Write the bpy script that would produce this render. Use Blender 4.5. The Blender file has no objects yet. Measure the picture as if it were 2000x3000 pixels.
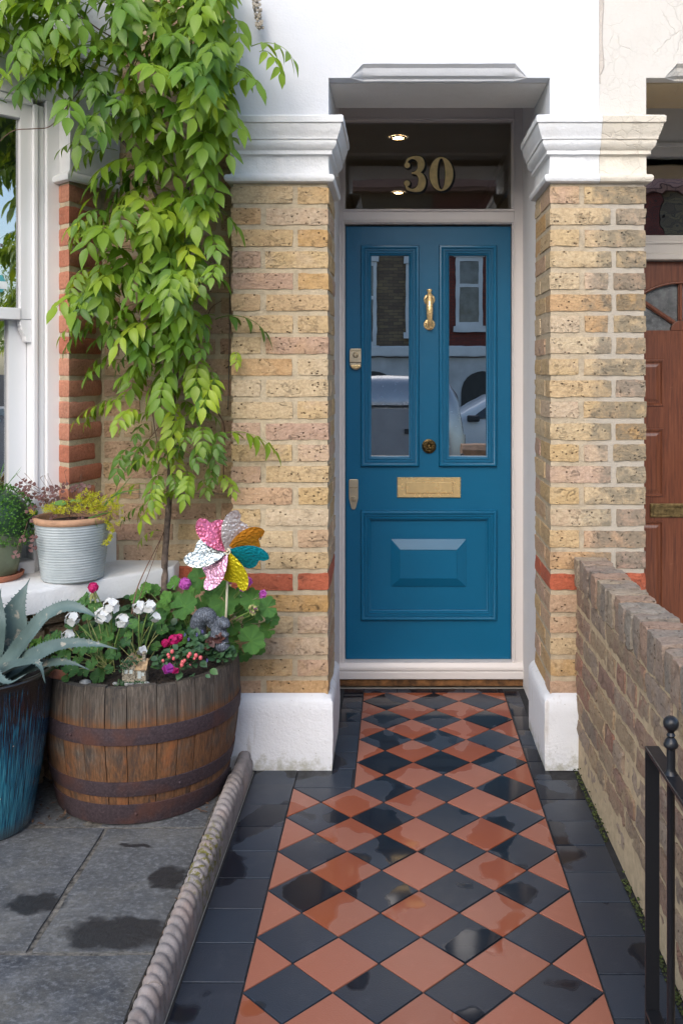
import bpy, bmesh, math, random
from mathutils import Vector, Matrix, noise
R = math.radians
PI = math.pi
random.seed(30)
sc = bpy.context.scene
COL = sc.collection

# ------------------------------------------------------------------ camera
FPX, CX, CY, CAMH = 2700.0, 1161.0, 1087.0, 1.4
cam = bpy.data.cameras.new('camera')
cam.sensor_fit = 'HORIZONTAL'
cam.sensor_width = 36.0
cam.lens = FPX / 2000 * 36
cam.shift_x = -(CX - 1000) / 2000
cam.shift_y = -(1500 - CY) / 2000
cam.clip_start = 0.05
cam.clip_end = 900
camo = bpy.data.objects.new('camera', cam)
COL.objects.link(camo)
camo.location = (0, 0, CAMH)
camo.rotation_euler = (R(90), 0, 0)
sc.camera = camo

# ------------------------------------------------------------------ light
SUN_EL, SUN_AZ = 30.0, 194.0      # azimuth: compass direction of the sun, 180 = behind the camera
world = bpy.data.worlds.new('World')
sc.world = world
world.use_nodes = True
wn = world.node_tree
sky = wn.nodes.new('ShaderNodeTexSky')
sky.sky_type = 'NISHITA'
sky.sun_disc = False
sky.sun_elevation = R(SUN_EL)
sky.sun_rotation = R(SUN_AZ)
sky.air_density = 1.0
sky.dust_density = 1.6
sky.ozone_density = 1.5
wn.links.new(sky.outputs[0], wn.nodes['Background'].inputs[0])
wn.nodes['Background'].inputs[1].default_value = 0.15
sun = bpy.data.lights.new('sun', 'SUN')
sun.energy = 1.1
sun.angle = R(60)
sun.color = (1.0, 0.95, 0.89)
suno = bpy.data.objects.new('sun', sun)
COL.objects.link(suno)
az = R(SUN_AZ)
sd = Vector((math.sin(az) * math.cos(R(SUN_EL)), math.cos(az) * math.cos(R(SUN_EL)), math.sin(R(SUN_EL))))
suno.rotation_euler = sd.to_track_quat('Z', 'Y').to_euler()
sc.view_settings.view_transform = 'Standard'
sc.view_settings.look = 'None'
sc.view_settings.exposure = 1.32
sc.view_settings.gamma = 1
sc.cycles.use_denoising = True
sc.cycles.max_bounces = 6
sc.cycles.diffuse_bounces = 4
sc.cycles.glossy_bounces = 3
sc.cycles.transmission_bounces = 3
sc.cycles.transparent_max_bounces = 8
sc.cycles.caustics_reflective = False
sc.cycles.caustics_refractive = False

# ------------------------------------------------------------------ depth of the main planes (metres from the camera)
YF = 3.258      # pillar and render face
YW = 3.395      # brick wall behind the climber
YP = 3.2225     # plinth face
YB = 3.615      # back of the pillars / soffit
YFR = 4.095     # door frame face
YD = 4.13       # door leaf face
PARTY = 0.716   # line between the two houses


def at(px, py, y):
    return Vector(((px - CX) * y / FPX, y, CAMH - (py - CY) * y / FPX))


def ax(px, y):
    return (px - CX) * y / FPX


def az_(py, y):
    return CAMH - (py - CY) * y / FPX


# ------------------------------------------------------------------ object helpers
def tag(o, label=None, cat=None, group=None, kind=None):
    if label:
        o['label'] = label
    if cat:
        o['category'] = cat
    if group:
        o['group'] = group
    if kind:
        o['kind'] = kind
    return o


def empty(name, loc=(0, 0, 0), parent=None, rz=0):
    o = bpy.data.objects.new(name, None)
    COL.objects.link(o)
    o.empty_display_size = 0.05
    if parent:
        o.parent = parent
    o.location = loc
    o.rotation_euler = (0, 0, rz)
    return o


def inst(name, me, parent=None, loc=(0, 0, 0), rot=(0, 0, 0), scale=1.0):
    o = bpy.data.objects.new(name, me)
    COL.objects.link(o)
    if parent:
        o.parent = parent
    o.location = loc
    o.rotation_euler = rot
    o.scale = (scale, scale, scale) if not hasattr(scale, '__len__') else scale
    return o


class MB:
    """collects shapes, then links them as one mesh object"""

    def __init__(s):
        s.v, s.f, s.m = [], [], []

    def add(s, vs, fs, mi=0):
        b = len(s.v)
        s.v += [tuple(p) for p in vs]
        s.f += [tuple(i + b for i in q) for q in fs]
        s.m += [mi] * len(fs)
        return s

    def box(s, x0, x1, y0, y1, z0, z1, mi=0):
        vs = [(x, y, z) for x in (x0, x1) for y in (y0, y1) for z in (z0, z1)]
        return s.add(vs, [(0, 1, 3, 2), (4, 6, 7, 5), (0, 4, 5, 1), (2, 3, 7, 6), (0, 2, 6, 4), (1, 5, 7, 3)], mi)

    def quad(s, a, b, c, d, mi=0):
        return s.add([a, b, c, d], [(0, 1, 2, 3)], mi)

    def extr(s, pts, vec, mi=0):
        n = len(pts)
        v = Vector(vec)
        vs = [Vector(p) for p in pts] + [Vector(p) + v for p in pts]
        fs = [tuple(range(n - 1, -1, -1)), tuple(range(n, 2 * n))]
        fs += [(i, (i + 1) % n, n + (i + 1) % n, n + i) for i in range(n)]
        return s.add(vs, fs, mi)

    def loft(s, rings, closed=True, caps=False, mi=0):
        n = len(rings[0])
        vs = [p for r in rings for p in r]
        fs = []
        for i in range(len(rings) - 1):
            for j in range(n if closed else n - 1):
                k = (j + 1) % n
                fs.append((i * n + j, i * n + k, (i + 1) * n + k, (i + 1) * n + j))
        if caps:
            fs.append(tuple(range(n - 1, -1, -1)))
            fs.append(tuple(range((len(rings) - 1) * n, len(rings) * n)))
        return s.add(vs, fs, mi)

    def tube(s, pts, rad, n=8, mi=0, caps=True):
        pts = [Vector(p) for p in pts]
        if not hasattr(rad, '__len__'):
            rad = [rad] * len(pts)
        rings = []
        prev = None
        for i, p in enumerate(pts):
            t = (pts[min(i + 1, len(pts) - 1)] - pts[max(i - 1, 0)]).normalized()
            if prev is None:
                a = Vector((0, 0, 1)) if abs(t.z) < 0.9 else Vector((1, 0, 0))
                u = t.cross(a).normalized()
            else:
                u = (prev - t * prev.dot(t)).normalized()
            prev = u
            w = t.cross(u)
            rings.append([p + (u * math.cos(2 * PI * k / n) + w * math.sin(2 * PI * k / n)) * rad[i] for k in range(n)])
        return s.loft(rings, True, caps, mi)

    def lathe(s, prof, n=32, c=(0, 0, 0), axis='z', mi=0, a0=0.0, a1=2 * PI):
        full = abs(a1 - a0 - 2 * PI) < 1e-6
        m = n if full else n + 1
        c = Vector(c)
        rings = []
        for r, h in prof:
            ring = []
            for k in range(m):
                a = a0 + (a1 - a0) * k / n
                if axis == 'z':
                    p = Vector((r * math.cos(a), r * math.sin(a), h))
                else:       # along -y, towards the street
                    p = Vector((r * math.cos(a), -h, r * math.sin(a)))
                ring.append(c + p)
            rings.append(ring)
        return s.loft(rings, full, False, mi)

    def ball(s, c, r, n=10, m=7, mi=0, sc3=(1, 1, 1)):
        c = Vector(c)
        rings = []
        for i in range(m + 1):
            a = PI * i / m
            rr = max(math.sin(a), 1e-3)
            rings.append([c + Vector((rr * math.cos(2 * PI * k / n) * sc3[0], rr * math.sin(2 * PI * k / n) * sc3[1], math.cos(a) * sc3[2])) * r for k in range(n)])
        return s.loft(rings, True, True, mi)

    def frame(s, x0, x1, z0, z1, prof, y, mi=0, fill=None):
        """mitred rectangle in the xz plane; prof = [(inset, y offset)]"""
        rings = []
        for i, o in prof:
            rings.append([(x0 + i, y + o, z0 + i), (x1 - i, y + o, z0 + i), (x1 - i, y + o, z1 - i), (x0 + i, y + o, z1 - i)])
        s.loft(rings, True, False, mi)
        if fill is not None:
            s.quad(*rings[-1], mi=mi if fill is True else fill)
        return s

    def mesh(s, name, mats=None, smooth=False, bev=0.0, seg=2, angle=None, fix=True):
        me = bpy.data.meshes.new(name)
        me.from_pydata(s.v, [], s.f)
        if mats is not None:
            for mt in (mats if isinstance(mats, (list, tuple)) else [mats]):
                me.materials.append(mt)
            me.polygons.foreach_set('material_index', s.m)
        if fix or bev:
            bm = bmesh.new()
            bm.from_mesh(me)
            if fix:
                bmesh.ops.remove_doubles(bm, verts=bm.verts, dist=1e-5)
                bmesh.ops.recalc_face_normals(bm, faces=bm.faces)
            if bev:
                es = [e for e in bm.edges if len(e.link_faces) == 2 and e.calc_face_angle(0) > 0.4]
                bmesh.ops.bevel(bm, geom=es, offset=bev, segments=seg, affect='EDGES', profile=0.5, clamp_overlap=True)
            bm.to_mesh(me)
            bm.free()
        if smooth or angle is not None:
            me.polygons.foreach_set('use_smooth', [True] * len(me.polygons))
            if angle is not None:
                me.set_sharp_from_angle(angle=R(angle))
        me.update()
        return me

    def build(s, name, mats=None, parent=None, loc=(0, 0, 0), rot=(0, 0, 0), **kw):
        return inst(name, s.mesh(name, mats, **kw), parent, loc, rot)


def smooth_pts(pts, n=6):
    """Catmull-Rom through the points"""
    pts = [Vector(p) for p in pts]
    out = []
    for i in range(len(pts) - 1):
        p0, p1, p2, p3 = pts[max(i - 1, 0)], pts[i], pts[i + 1], pts[min(i + 2, len(pts) - 1)]
        for k in range(n):
            t = k / n
            out.append(0.5 * ((2 * p1) + (p2 - p0) * t + (2 * p0 - 5 * p1 + 4 * p2 - p3) * t * t + (3 * p1 - p0 - 3 * p2 + p3) * t ** 3))
    out.append(pts[-1])
    return out


# ------------------------------------------------------------------ materials
class NT:
    def __init__(s, name):
        s.mat = bpy.data.materials.new(name)
        s.mat.use_nodes = True
        s.t = s.mat.node_tree
        s.bsdf = s.t.nodes['Principled BSDF']
        s.out = s.t.nodes['Material Output']

    def put(s, sock, val):
        if isinstance(val, bpy.types.NodeSocket):
            s.t.links.new(val, sock)
        elif isinstance(val, (tuple, list)) and len(val) == 3 and sock.type == 'RGBA':
            sock.default_value = (*val, 1)
        else:
            sock.default_value = val

    def n(s, typ, ins=None, **kw):
        nd = s.t.nodes.new('ShaderNode' + typ)
        for k, v in kw.items():
            setattr(nd, k, v)
        for k, v in (ins or {}).items():
            s.put(nd.inputs[k], v)
        return nd

    def set(s, **kw):
        for k, v in kw.items():
            s.put(s.bsdf.inputs[k.replace('_', ' ')], v)

    def obj(s, seed=True):
        tc = s.n('TexCoord').outputs['Object']
        if not seed:
            return tc
        r = s.n('ObjectInfo').outputs['Random']
        off = s.n('Vector' + 'Math', {0: tc}, operation='ADD')
        m = s.n('Math', {0: r, 1: 57.0}, operation='MULTIPLY')
        c = s.n('CombineXYZ', {0: m.outputs[0], 1: m.outputs[0], 2: m.outputs[0]})
        s.put(off.inputs[1], c.outputs[0])
        return off.outputs[0]

    def pos(s):
        return s.n('NewGeometry').outputs['Position']

    def rand(s):
        return s.n('ObjectInfo').outputs['Random']

    def scaled(s, vec, sc3):
        return s.n('Mapping', {'Vector': vec, 'Scale': sc3}).outputs[0]

    def noise(s, vec, scale, detail=4, rough=0.55, dist=0.0):
        return s.n('TexNoise', {'Vector': vec, 'Scale': scale, 'Detail': detail, 'Roughness': rough, 'Distortion': dist}).outputs['Fac']

    def voro(s, vec, scale, feature='F1', out='Distance', rnd=1.0):
        return s.n('TexVoronoi', {'Vector': vec, 'Scale': scale, 'Randomness': rnd}, feature=feature).outputs[out]

    def ramp(s, fac, stops, interp='LINEAR'):
        nd = s.n('ValToRGB', {'Fac': fac})
        nd.color_ramp.interpolation = interp
        if len(stops) == 1:
            stops = [stops[0], (1.0, stops[0][1])]
        el = nd.color_ramp.elements
        while len(el) < len(stops):
            el.new(0.5)
        for e, (p, c) in zip(el, stops):
            e.position = p
            e.color = (c, c, c, 1) if not hasattr(c, '__len__') else (*c, 1)
        return nd.outputs[0]

    def step(s, fac, lo, hi):
        return s.n('MapRange', {'Value': fac, 'From Min': lo, 'From Max': hi}).outputs[0]

    def mix(s, f, a, b, mode='MIX'):
        nd = s.n('Mix', data_type='RGBA', blend_type=mode)
        s.put(nd.inputs[0], f)
        s.put(nd.inputs[6], a)
        s.put(nd.inputs[7], b)
        return nd.outputs[2]

    def fmix(s, f, a, b):
        nd = s.n('Mix', data_type='FLOAT')
        s.put(nd.inputs[0], f)
        s.put(nd.inputs[2], a)
        s.put(nd.inputs[3], b)
        return nd.outputs[0]

    def math(s, op, a, b=0.0):
        return s.n('Math', {0: a, 1: b}, operation=op).outputs[0]

    def sep(s, vec):
        return s.n('SeparateXYZ', {0: vec}).outputs

    def bump(s, h, dist=0.002, strength=1.0, prev=None):
        nd = s.n('Bump', {'Height': h, 'Distance': dist, 'Strength': strength})
        if prev is not None:
            s.put(nd.inputs['Normal'], prev)
        return nd.outputs[0]


def plain(name, col, rough=0.6, var=0.12, scale=8.0, bump=0.0, bscale=60.0, metal=0.0, **kw):
    m = NT(name)
    p = m.obj()
    f = m.noise(p, scale, 5)
    dark = tuple(c * (1 - var * 1.6) for c in col)
    lite = tuple(min(1, c * (1 + var)) for c in col)
    m.set(Base_Color=m.ramp(f, [(0.3, dark), (0.7, lite)]), Metallic=metal)
    m.set(Roughness=m.fmix(m.noise(p, scale * 3), max(rough - 0.1, 0.02), min(rough + 0.1, 1)))
    if bump:
        m.set(Normal=m.bump(m.noise(p, bscale, 6, 0.6), bump))
    for k, v in kw.items():
        m.put(m.bsdf.inputs[k.replace('_', ' ')], v)
    return m.mat


def brick_mat(name, palette, pit=(0.09, 0.05, 0.02), pitamt=1.0, grime=None, bump=0.006, second=0.45):
    m = NT(name)
    p = m.obj()
    r = m.rand()
    st = [(i / max(1, len(palette) - 1), c) for i, c in enumerate(palette)]
    c1 = m.ramp(r, st)
    r2 = m.math('FRACT', m.math('MULTIPLY', r, 7.31))
    c2 = m.ramp(r2, st)
    big = m.noise(p, 14, 4, 0.6)
    col = m.mix(m.math('MULTIPLY', m.step(big, 0.45, 0.65), second), c1, c2)
    fine = m.noise(p, 95, 8, 0.7)
    col = m.mix(m.step(fine, 0.3, 0.7), m.mix(1.0, col, (0.62, 0.57, 0.52), 'MULTIPLY'), m.mix(1.0, col, (1.06, 1.06, 1.07), 'MULTIPLY'))
    # chalky bloom and darker creases
    cre = m.noise(m.scaled(p, (1, 1, 2.4)), 34, 7, 0.72, 0.6)
    col = m.mix(m.math('MULTIPLY', m.step(cre, 0.62, 0.72), 0.35), col, (0.68, 0.60, 0.48))
    crk = m.math('ABSOLUTE', m.math('SUBTRACT', m.noise(m.scaled(p, (1, 1, 2.0)), 22, 6, 0.65, 1.2), 0.5))
    crkm = m.math('MULTIPLY', m.step(crk, 0.012, 0.0), m.step(m.noise(p, 18), 0.5, 0.62))
    col = m.mix(m.math('MULTIPLY', crkm, 0.55), col, (0.2, 0.13, 0.07))
    v = m.voro(m.scaled(p, (0.7, 1, 1)), 80)
    sel = m.math('MULTIPLY', m.step(v, 0.25, 0.14), m.step(m.noise(p, 45, 2), 0.50, 0.56))
    sel = m.math('MULTIPLY', sel, pitamt)
    col = m.mix(sel, col, pit)
    if grime:
        g = m.math('ADD', m.sep(m.pos())[0], m.math('MULTIPLY', m.math('SUBTRACT', m.noise(m.pos(), 9, 5, 0.7), 0.5), 0.34))
        gm = m.step(g, PARTY - 0.035, PARTY + 0.01)
        gn = m.noise(m.pos(), 24, 6, 0.7)
        col = m.mix(m.math('MULTIPLY', gm, m.step(gn, 0.30, 0.54)), col, m.mix(0.72, col, grime))
    m.set(Base_Color=col, Roughness=0.9)
    h = m.math('ADD', m.math('MULTIPLY', fine, 0.35), m.math('MULTIPLY', cre, 0.8))
    h = m.math('SUBTRACT', h, m.math('MULTIPLY', sel, 0.9))
    h = m.math('SUBTRACT', h, m.math('MULTIPLY', crkm, 0.6))
    m.set(Normal=m.bump(h, bump))
    return m.mat


YEL = [(0.56, 0.39, 0.185), (0.60, 0.46, 0.28), (0.54, 0.33, 0.125), (0.55, 0.385, 0.28), (0.60, 0.49, 0.33), (0.56, 0.40, 0.20), (0.48, 0.32, 0.24), (0.58, 0.42, 0.215), (0.58, 0.475, 0.33)]
M_YEL = brick_mat('yellow_stock_brick', YEL)
M_YELW = brick_mat('wall_stock_brick', [(0.56, 0.40, 0.22), (0.50, 0.32, 0.23), (0.58, 0.45, 0.28), (0.46, 0.29, 0.21), (0.56, 0.41, 0.22), (0.52, 0.36, 0.27)])
M_YELG = brick_mat('half_cleaned_stock_brick', YEL, grime=(0.15, 0.135, 0.10))
M_REDP = brick_mat('soft_red_brick', [(0.50, 0.20, 0.115), (0.54, 0.245, 0.155), (0.44, 0.15, 0.085), (0.56, 0.29, 0.195)], pit=(0.25, 0.07, 0.04), pitamt=0.5, bump=0.0025, second=0.3)
M_REDB = brick_mat('orange_red_brick', [(0.47, 0.115, 0.055), (0.53, 0.15, 0.075)], pit=(0.2, 0.05, 0.03), pitamt=0.5)
M_OLDB = brick_mat('weathered_mixed_brick', palette=[(0.38, 0.275, 0.185), (0.29, 0.18, 0.14), (0.44, 0.33, 0.205), (0.27, 0.215, 0.165), (0.33, 0.165, 0.115), (0.41, 0.315, 0.23), (0.34, 0.27, 0.215), (0.46, 0.345, 0.18)], pitamt=0.8, bump=0.010, second=0.9)
M_COPB = brick_mat('lichen_coping_brick', [(0.40, 0.31, 0.23), (0.33, 0.25, 0.20), (0.44, 0.37, 0.26), (0.40, 0.26, 0.18), (0.36, 0.32, 0.26), (0.28, 0.235, 0.19)], pitamt=0.7, bump=0.010, second=0.9)


def mortar_mat(name, c, grime=False):
    m = NT(name)
    p = m.pos()
    f = m.noise(p, 30, 6, 0.7)
    col = m.ramp(f, [(0.3, tuple(x * 0.72 for x in c)), (0.6, c), (0.8, tuple(min(1, x * 1.1) for x in c))])
    sp = m.step(m.voro(p, 240), 0.16, 0.08)
    col = m.mix(m.math('MULTIPLY', sp, m.step(m.noise(p, 60), 0.5, 0.6)), col, tuple(x * 0.45 for x in c))
    if grime:
        g = m.math('ADD', m.sep(p)[0], m.math('MULTIPLY', m.math('SUBTRACT', m.noise(p, 13, 5, 0.7), 0.5), 0.1))
        col = m.mix(m.step(g, PARTY - 0.06, PARTY + 0.02), col, m.mix(0.6, col, (0.42, 0.385, 0.335)))
    m.set(Base_Color=col, Roughness=0.95)
    m.set(Normal=m.bump(m.noise(p, 110, 6, 0.75), 0.004))
    return m.mat


M_MOR = mortar_mat('lime_mortar', (0.50, 0.41, 0.28))
M_MORG = mortar_mat('lime_mortar_party', (0.48, 0.39, 0.27), True)
M_MORO = mortar_mat('sandy_mortar', (0.52, 0.40, 0.25))


def render_mat(name, c, cracks=0.0, stain=(0.5, 0.45, 0.38), stainamt=0.1, bump=0.0012, scale=120.0, rough=0.75, wet=None):
    m = NT(name)
    p = m.pos()
    f = m.noise(p, 5, 6, 0.65)
    col = m.mix(m.math('MULTIPLY', m.step(f, 0.5, 0.78), stainamt), c, stain)
    st = m.noise(m.scaled(p, (9, 9, 1.6)), 2.2, 6, 0.7)
    col = m.mix(m.math('MULTIPLY', m.step(st, 0.55, 0.8), stainamt), col, stain)
    h = m.math('MULTIPLY', m.noise(p, scale, 6, 0.65), 1.0)
    h = m.math('ADD', h, m.math('MULTIPLY', m.noise(p, 14, 3), 1.6))
    nrm = m.bump(h, bump)
    if cracks:
        wp = m.n('VectorMath', {0: p, 1: m.n('VectorMath', {0: m.n('TexNoise', {'Vector': p, 'Scale': 22.0, 'Detail': 4.0}).outputs['Color'], 1: (0.03, 0.03, 0.03)}, operation='MULTIPLY').outputs[0]}, operation='ADD').outputs[0]
        v1 = m.voro(m.scaled(wp, (1, 1, 0.7)), 30, 'DISTANCE_TO_EDGE')
        k = m.math('MULTIPLY', m.step(v1, 0.05, 0.005), m.step(m.noise(p, 7, 4), 0.42, 0.62))
        v2 = m.voro(wp, 7, 'DISTANCE_TO_EDGE')
        k2 = m.math('MULTIPLY', m.step(v2, 0.012, 0.002), m.step(m.noise(p, 3.3, 3), 0.45, 0.55))
        k = m.math('MAXIMUM', m.math('MULTIPLY', k, 0.45), m.math('MULTIPLY', k2, 0.5))
        col = m.mix(m.math('MULTIPLY', k, cracks), col, (0.34, 0.27, 0.2))
        nrm = m.bump(m.math('SUBTRACT', 1.0, k), 0.003, 0.8, nrm)
        pt = m.step(m.noise(p, 9, 5, 0.6), 0.66, 0.68)
        col = m.mix(m.math('MULTIPLY', pt, 0.35), col, (0.60, 0.53, 0.42))
    if wet:
        z = m.sep(p)[2]
        g = m.math('ADD', z, m.math('MULTIPLY', m.math('SUBTRACT', m.noise(p, 28, 6, 0.75), 0.5), -0.30))
        col = m.mix(m.math('MULTIPLY', m.step(g, 0.045, -0.02), 0.75), col, wet)
        run = m.noise(m.scaled(p, (26, 26, 2.2)), 2.0, 5, 0.6)
        blob = m.noise(p, 6.3, 3)
        col = m.mix(m.math('MULTIPLY', m.math('MULTIPLY', m.step(run, 0.54, 0.66), m.step(blob, 0.47, 0.57)), 0.6), col, (0.44, 0.40, 0.35))
        sp = m.math('MULTIPLY', m.step(m.voro(p, 60), 0.13, 0.06), m.step(m.noise(p, 16), 0.5, 0.58))
        col = m.mix(m.math('MULTIPLY', sp, 0.6), col, (0.2, 0.18, 0.16))
    m.set(Base_Color=col, Roughness=rough, Normal=nrm)
    return m.mat


M_WHITE = render_mat('white_masonry_paint', (0.60, 0.61, 0.63), stainamt=0.10)
M_CAP = render_mat('white_painted_moulding', (0.70, 0.70, 0.695), stainamt=0.2, bump=0.0025, scale=70)
M_CREAM = render_mat('cracked_cream_paint', (0.60, 0.565, 0.51), cracks=0.4, stainamt=0.22, bump=0.002)
M_CREAMC = render_mat('flaking_cream_moulding', (0.63, 0.57, 0.47), cracks=0.5, stainamt=0.25, bump=0.0025, scale=70)
M_TAN = render_mat('tan_soffit_paint', (0.55, 0.42, 0.25), cracks=0.3, stainamt=0.3)
M_PLIN = render_mat('white_plinth_paint', (0.68, 0.69, 0.71), stainamt=0.1, bump=0.003, scale=90, wet=(0.33, 0.32, 0.24))
M_PLAS = render_mat('rough_white_reveal', (0.74, 0.72, 0.71), stainamt=0.08, bump=0.0016, scale=200)
M_SOFF = render_mat('textured_soffit', (0.76, 0.73, 0.68), stainamt=0.2, bump=0.004, scale=220)
M_TORN = render_mat('torn_plaster_edge', (0.52, 0.46, 0.40), cracks=0.6, stainamt=0.5, bump=0.006, scale=60)
M_SILL = render_mat('white_sill_paint', (0.66, 0.655, 0.64), stainamt=0.16, bump=0.002, scale=90)
M_FRAME = render_mat('warm_grey_gloss_frame', (0.64, 0.60, 0.58), stainamt=0.03, bump=0.0003, scale=60, rough=0.38)
M_SASH = render_mat('white_gloss_sash', (0.74, 0.74, 0.745), stainamt=0.03, bump=0.0004, scale=60, rough=0.35)
M_NFRM = render_mat('cream_gloss_frame', (0.66, 0.62, 0.57), stainamt=0.25, bump=0.0006, rough=0.45)


def paint_mat(name, c, rough=0.25):
    m = NT(name)
    p = m.pos()
    m.set(Base_Color=m.ramp(m.noise(p, 3, 4), [(0.35, tuple(x * 0.93 for x in c)), (0.65, c)]))
    br = m.noise(m.scaled(p, (2, 2, 30)), 14, 4, 0.6)
    m.set(Roughness=m.fmix(br, rough - 0.05, rough + 0.08), Coat_Weight=0.06, Coat_Roughness=0.2)
    m.put(m.bsdf.inputs['Specular IOR Level'], 0.35)
    m.set(Normal=m.bump(m.math('ADD', br, m.noise(p, 40, 3)), 0.00035))
    return m.mat


M_BLUE = paint_mat('teal_blue_gloss', (0.0, 0.106, 0.218), 0.38)
M_BLACKM = paint_mat('black_gloss_iron', (0.012, 0.013, 0.016), 0.3)


def glass_mat(name, refl, tint=(0.8, 0.82, 0.82), rough=0.0, wob=0.0):
    m = NT(name)
    tr = m.n('BsdfTransparent', {'Color': tint})
    gl = m.n('BsdfGlossy', {'Color': (1, 1, 1), 'Roughness': rough})
    if wob:
        m.put(gl.inputs['Normal'], m.bump(m.noise(m.pos(), 7, 2), wob))
    fr = m.n('Fresnel', {'IOR': 1.5})
    fac = m.math('ADD', m.math('MULTIPLY', fr.outputs[0], 1.0), refl)
    mx = m.n('MixShader', {0: fac, 1: tr.outputs[0], 2: gl.outputs[0]})
    m.t.links.new(mx.outputs[0], m.out.inputs[0])
    return m.mat


M_GLASS = glass_mat('old_reflective_glass', 0.42, (0.12, 0.12, 0.12), 0.0, 0.00006)
M_FANG = glass_mat('fanlight_glass', 0.06, (0.85, 0.84, 0.82), 0.0, 0.0001)
M_WING = glass_mat('sash_window_glass', 0.38, (0.5, 0.52, 0.52), 0.0, 0.0005)
M_OBSC = plain('obscured_glass', (0.13, 0.14, 0.145), 0.25, 0.3, 30, 0.002, 150)

M_BRASS = NT('polished_brass')
_p = M_BRASS.obj()
_sp = M_BRASS.step(M_BRASS.noise(_p, 120, 5, 0.7), 0.68, 0.76)
M_BRASS.set(Base_Color=M_BRASS.mix(_sp, (0.88, 0.64, 0.31), (0.45, 0.28, 0.10)), Metallic=0.6, Roughness=M_BRASS.fmix(M_BRASS.noise(_p, 30), 0.16, 0.36))
M_BRASS.set(Normal=M_BRASS.bump(M_BRASS.noise(_p, 60, 4), 0.0004))
M_BRASS = M_BRASS.mat
M_SATIN = plain('satin_nickel_brass', (0.62, 0.53, 0.38), 0.38, 0.1, 20, metal=1.0)
M_BRONZE = plain('dark_bronze', (0.16, 0.11, 0.045), 0.35, 0.5, 120, 0.002, 90, metal=1.0)
M_AGEDB = plain('aged_brass', (0.25, 0.18, 0.08), 0.45, 0.4, 60, metal=0.9)
M_GOLD = plain('gold_leaf', (0.92, 0.72, 0.33), 0.4, 0.10, 40, 0.0004, 30, metal=0.0)
M_BLKP = plain('black_lettering', (0.008, 0.008, 0.008), 0.4)
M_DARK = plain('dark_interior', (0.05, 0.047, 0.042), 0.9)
M_HALL = plain('hall_plaster', (0.52, 0.50, 0.48), 0.9, 0.05, 2)
M_EMIT = NT('downlight_bulb')
M_EMIT.set(Base_Color=(1, 0.8, 0.5), Emission_Color=(1.0, 0.82, 0.58), Emission_Strength=50.0)
M_EMIT = M_EMIT.mat


def mahogany():
    m = NT('varnished_mahogany')
    p = m.obj(False)
    g = m.noise(m.scaled(p, (22, 22, 1.2)), 5, 6, 0.65, 0.6)
    col = m.ramp(g, [(0.3, (0.085, 0.022, 0.009)), (0.55, (0.17, 0.052, 0.021)), (0.75, (0.23, 0.078, 0.034))])
    sc_ = m.step(m.noise(m.scaled(p, (3, 3, 30)), 9, 5), 0.7, 0.76)
    col = m.mix(m.math('MULTIPLY', sc_, 0.4), col, (0.42, 0.22, 0.13))
    m.set(Base_Color=col, Roughness=0.4, Coat_Weight=0.2, Normal=m.bump(g, 0.0006))
    return m.mat


M_MAHO = mahogany()


def tile_mat(name, dry, wetc, spec=0.5):
    m = NT(name)
    p = m.pos()
    r = m.rand()
    pw = m.n('VectorMath', {0: p, 1: m.n('VectorMath', {0: m.n('TexNoise', {'Vector': p, 'Scale': 14.0, 'Detail': 2.0}).outputs['Color'], 1: (0.05, 0.05, 0)}, operation='MULTIPLY').outputs[0]}, operation='ADD').outputs[0]
    w = m.math('ADD', m.noise(m.n('Mapping', {'Vector': pw, 'Scale': (1, 0.75, 0), 'Location': (5.3, 2.2, 0)}).outputs[0], 6.5, 1.5, 0.4), m.math('MULTIPLY', m.math('SUBTRACT', r, 0.5), 0.10))
    # the sheltered end by the door has dried least
    w = m.math('ADD', w, m.math('MULTIPLY', m.step(m.sep(p)[1], 2.3, 3.6), 0.12))
    wet = m.step(w, 0.585, 0.615)
    base = m.mix(m.math('MULTIPLY', m.noise(p, 60, 5, 0.7), 0.5), dry, tuple(c * 0.82 for c in dry))
    base = m.mix(m.math('MULTIPLY', r, 0.65), base, tuple(c * 0.68 for c in dry))
    base = m.mix(m.math('MULTIPLY', m.math('FRACT', m.math('MULTIPLY', r, 5.7)), 0.3), base, (dry[0] * 0.95, dry[1] * 1.35, dry[2] * 1.5))
    spk = m.math('MULTIPLY', m.step(m.voro(p, 170), 0.12, 0.05), m.step(m.noise(p, 20), 0.5, 0.6))
    base = m.mix(m.math('MULTIPLY', spk, 0.3), base, tuple(min(1, c * 2.2 + 0.05) for c in dry))
    sm = m.math('MULTIPLY', m.step(m.noise(m.scaled(p, (1, 1, 0)), 11, 6, 0.7), 0.56, 0.72), 0.22)
    base = m.mix(sm, base, tuple(min(1, c * 1.3 + 0.05) for c in dry))
    m.set(Base_Color=m.mix(wet, base, wetc))
    m.set(Roughness=m.fmix(wet, m.fmix(m.noise(p, 25), 0.28, 0.42), m.fmix(m.noise(p, 14), 0.07, 0.17)))
    m.put(m.bsdf.inputs['Specular IOR Level'], m.fmix(wet, 0.42, 0.22))
    h = m.math('ADD', m.math('MULTIPLY', m.noise(p, 250, 4, 0.6), m.math('SUBTRACT', 1.0, wet)), m.math('MULTIPLY', m.noise(p, 9, 2), 0.35))
    m.set(Normal=m.bump(h, 0.0006))
    return m.mat


M_TRED = tile_mat('red_quarry_tile', (0.35, 0.125, 0.078), (0.265, 0.075, 0.036))
M_TBLK = tile_mat('black_quarry_tile', (0.030, 0.037, 0.052), (0.012, 0.014, 0.020))
M_GROUT = plain('dark_grout', (0.02, 0.02, 0.022), 0.8, 0.3, 40)


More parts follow.
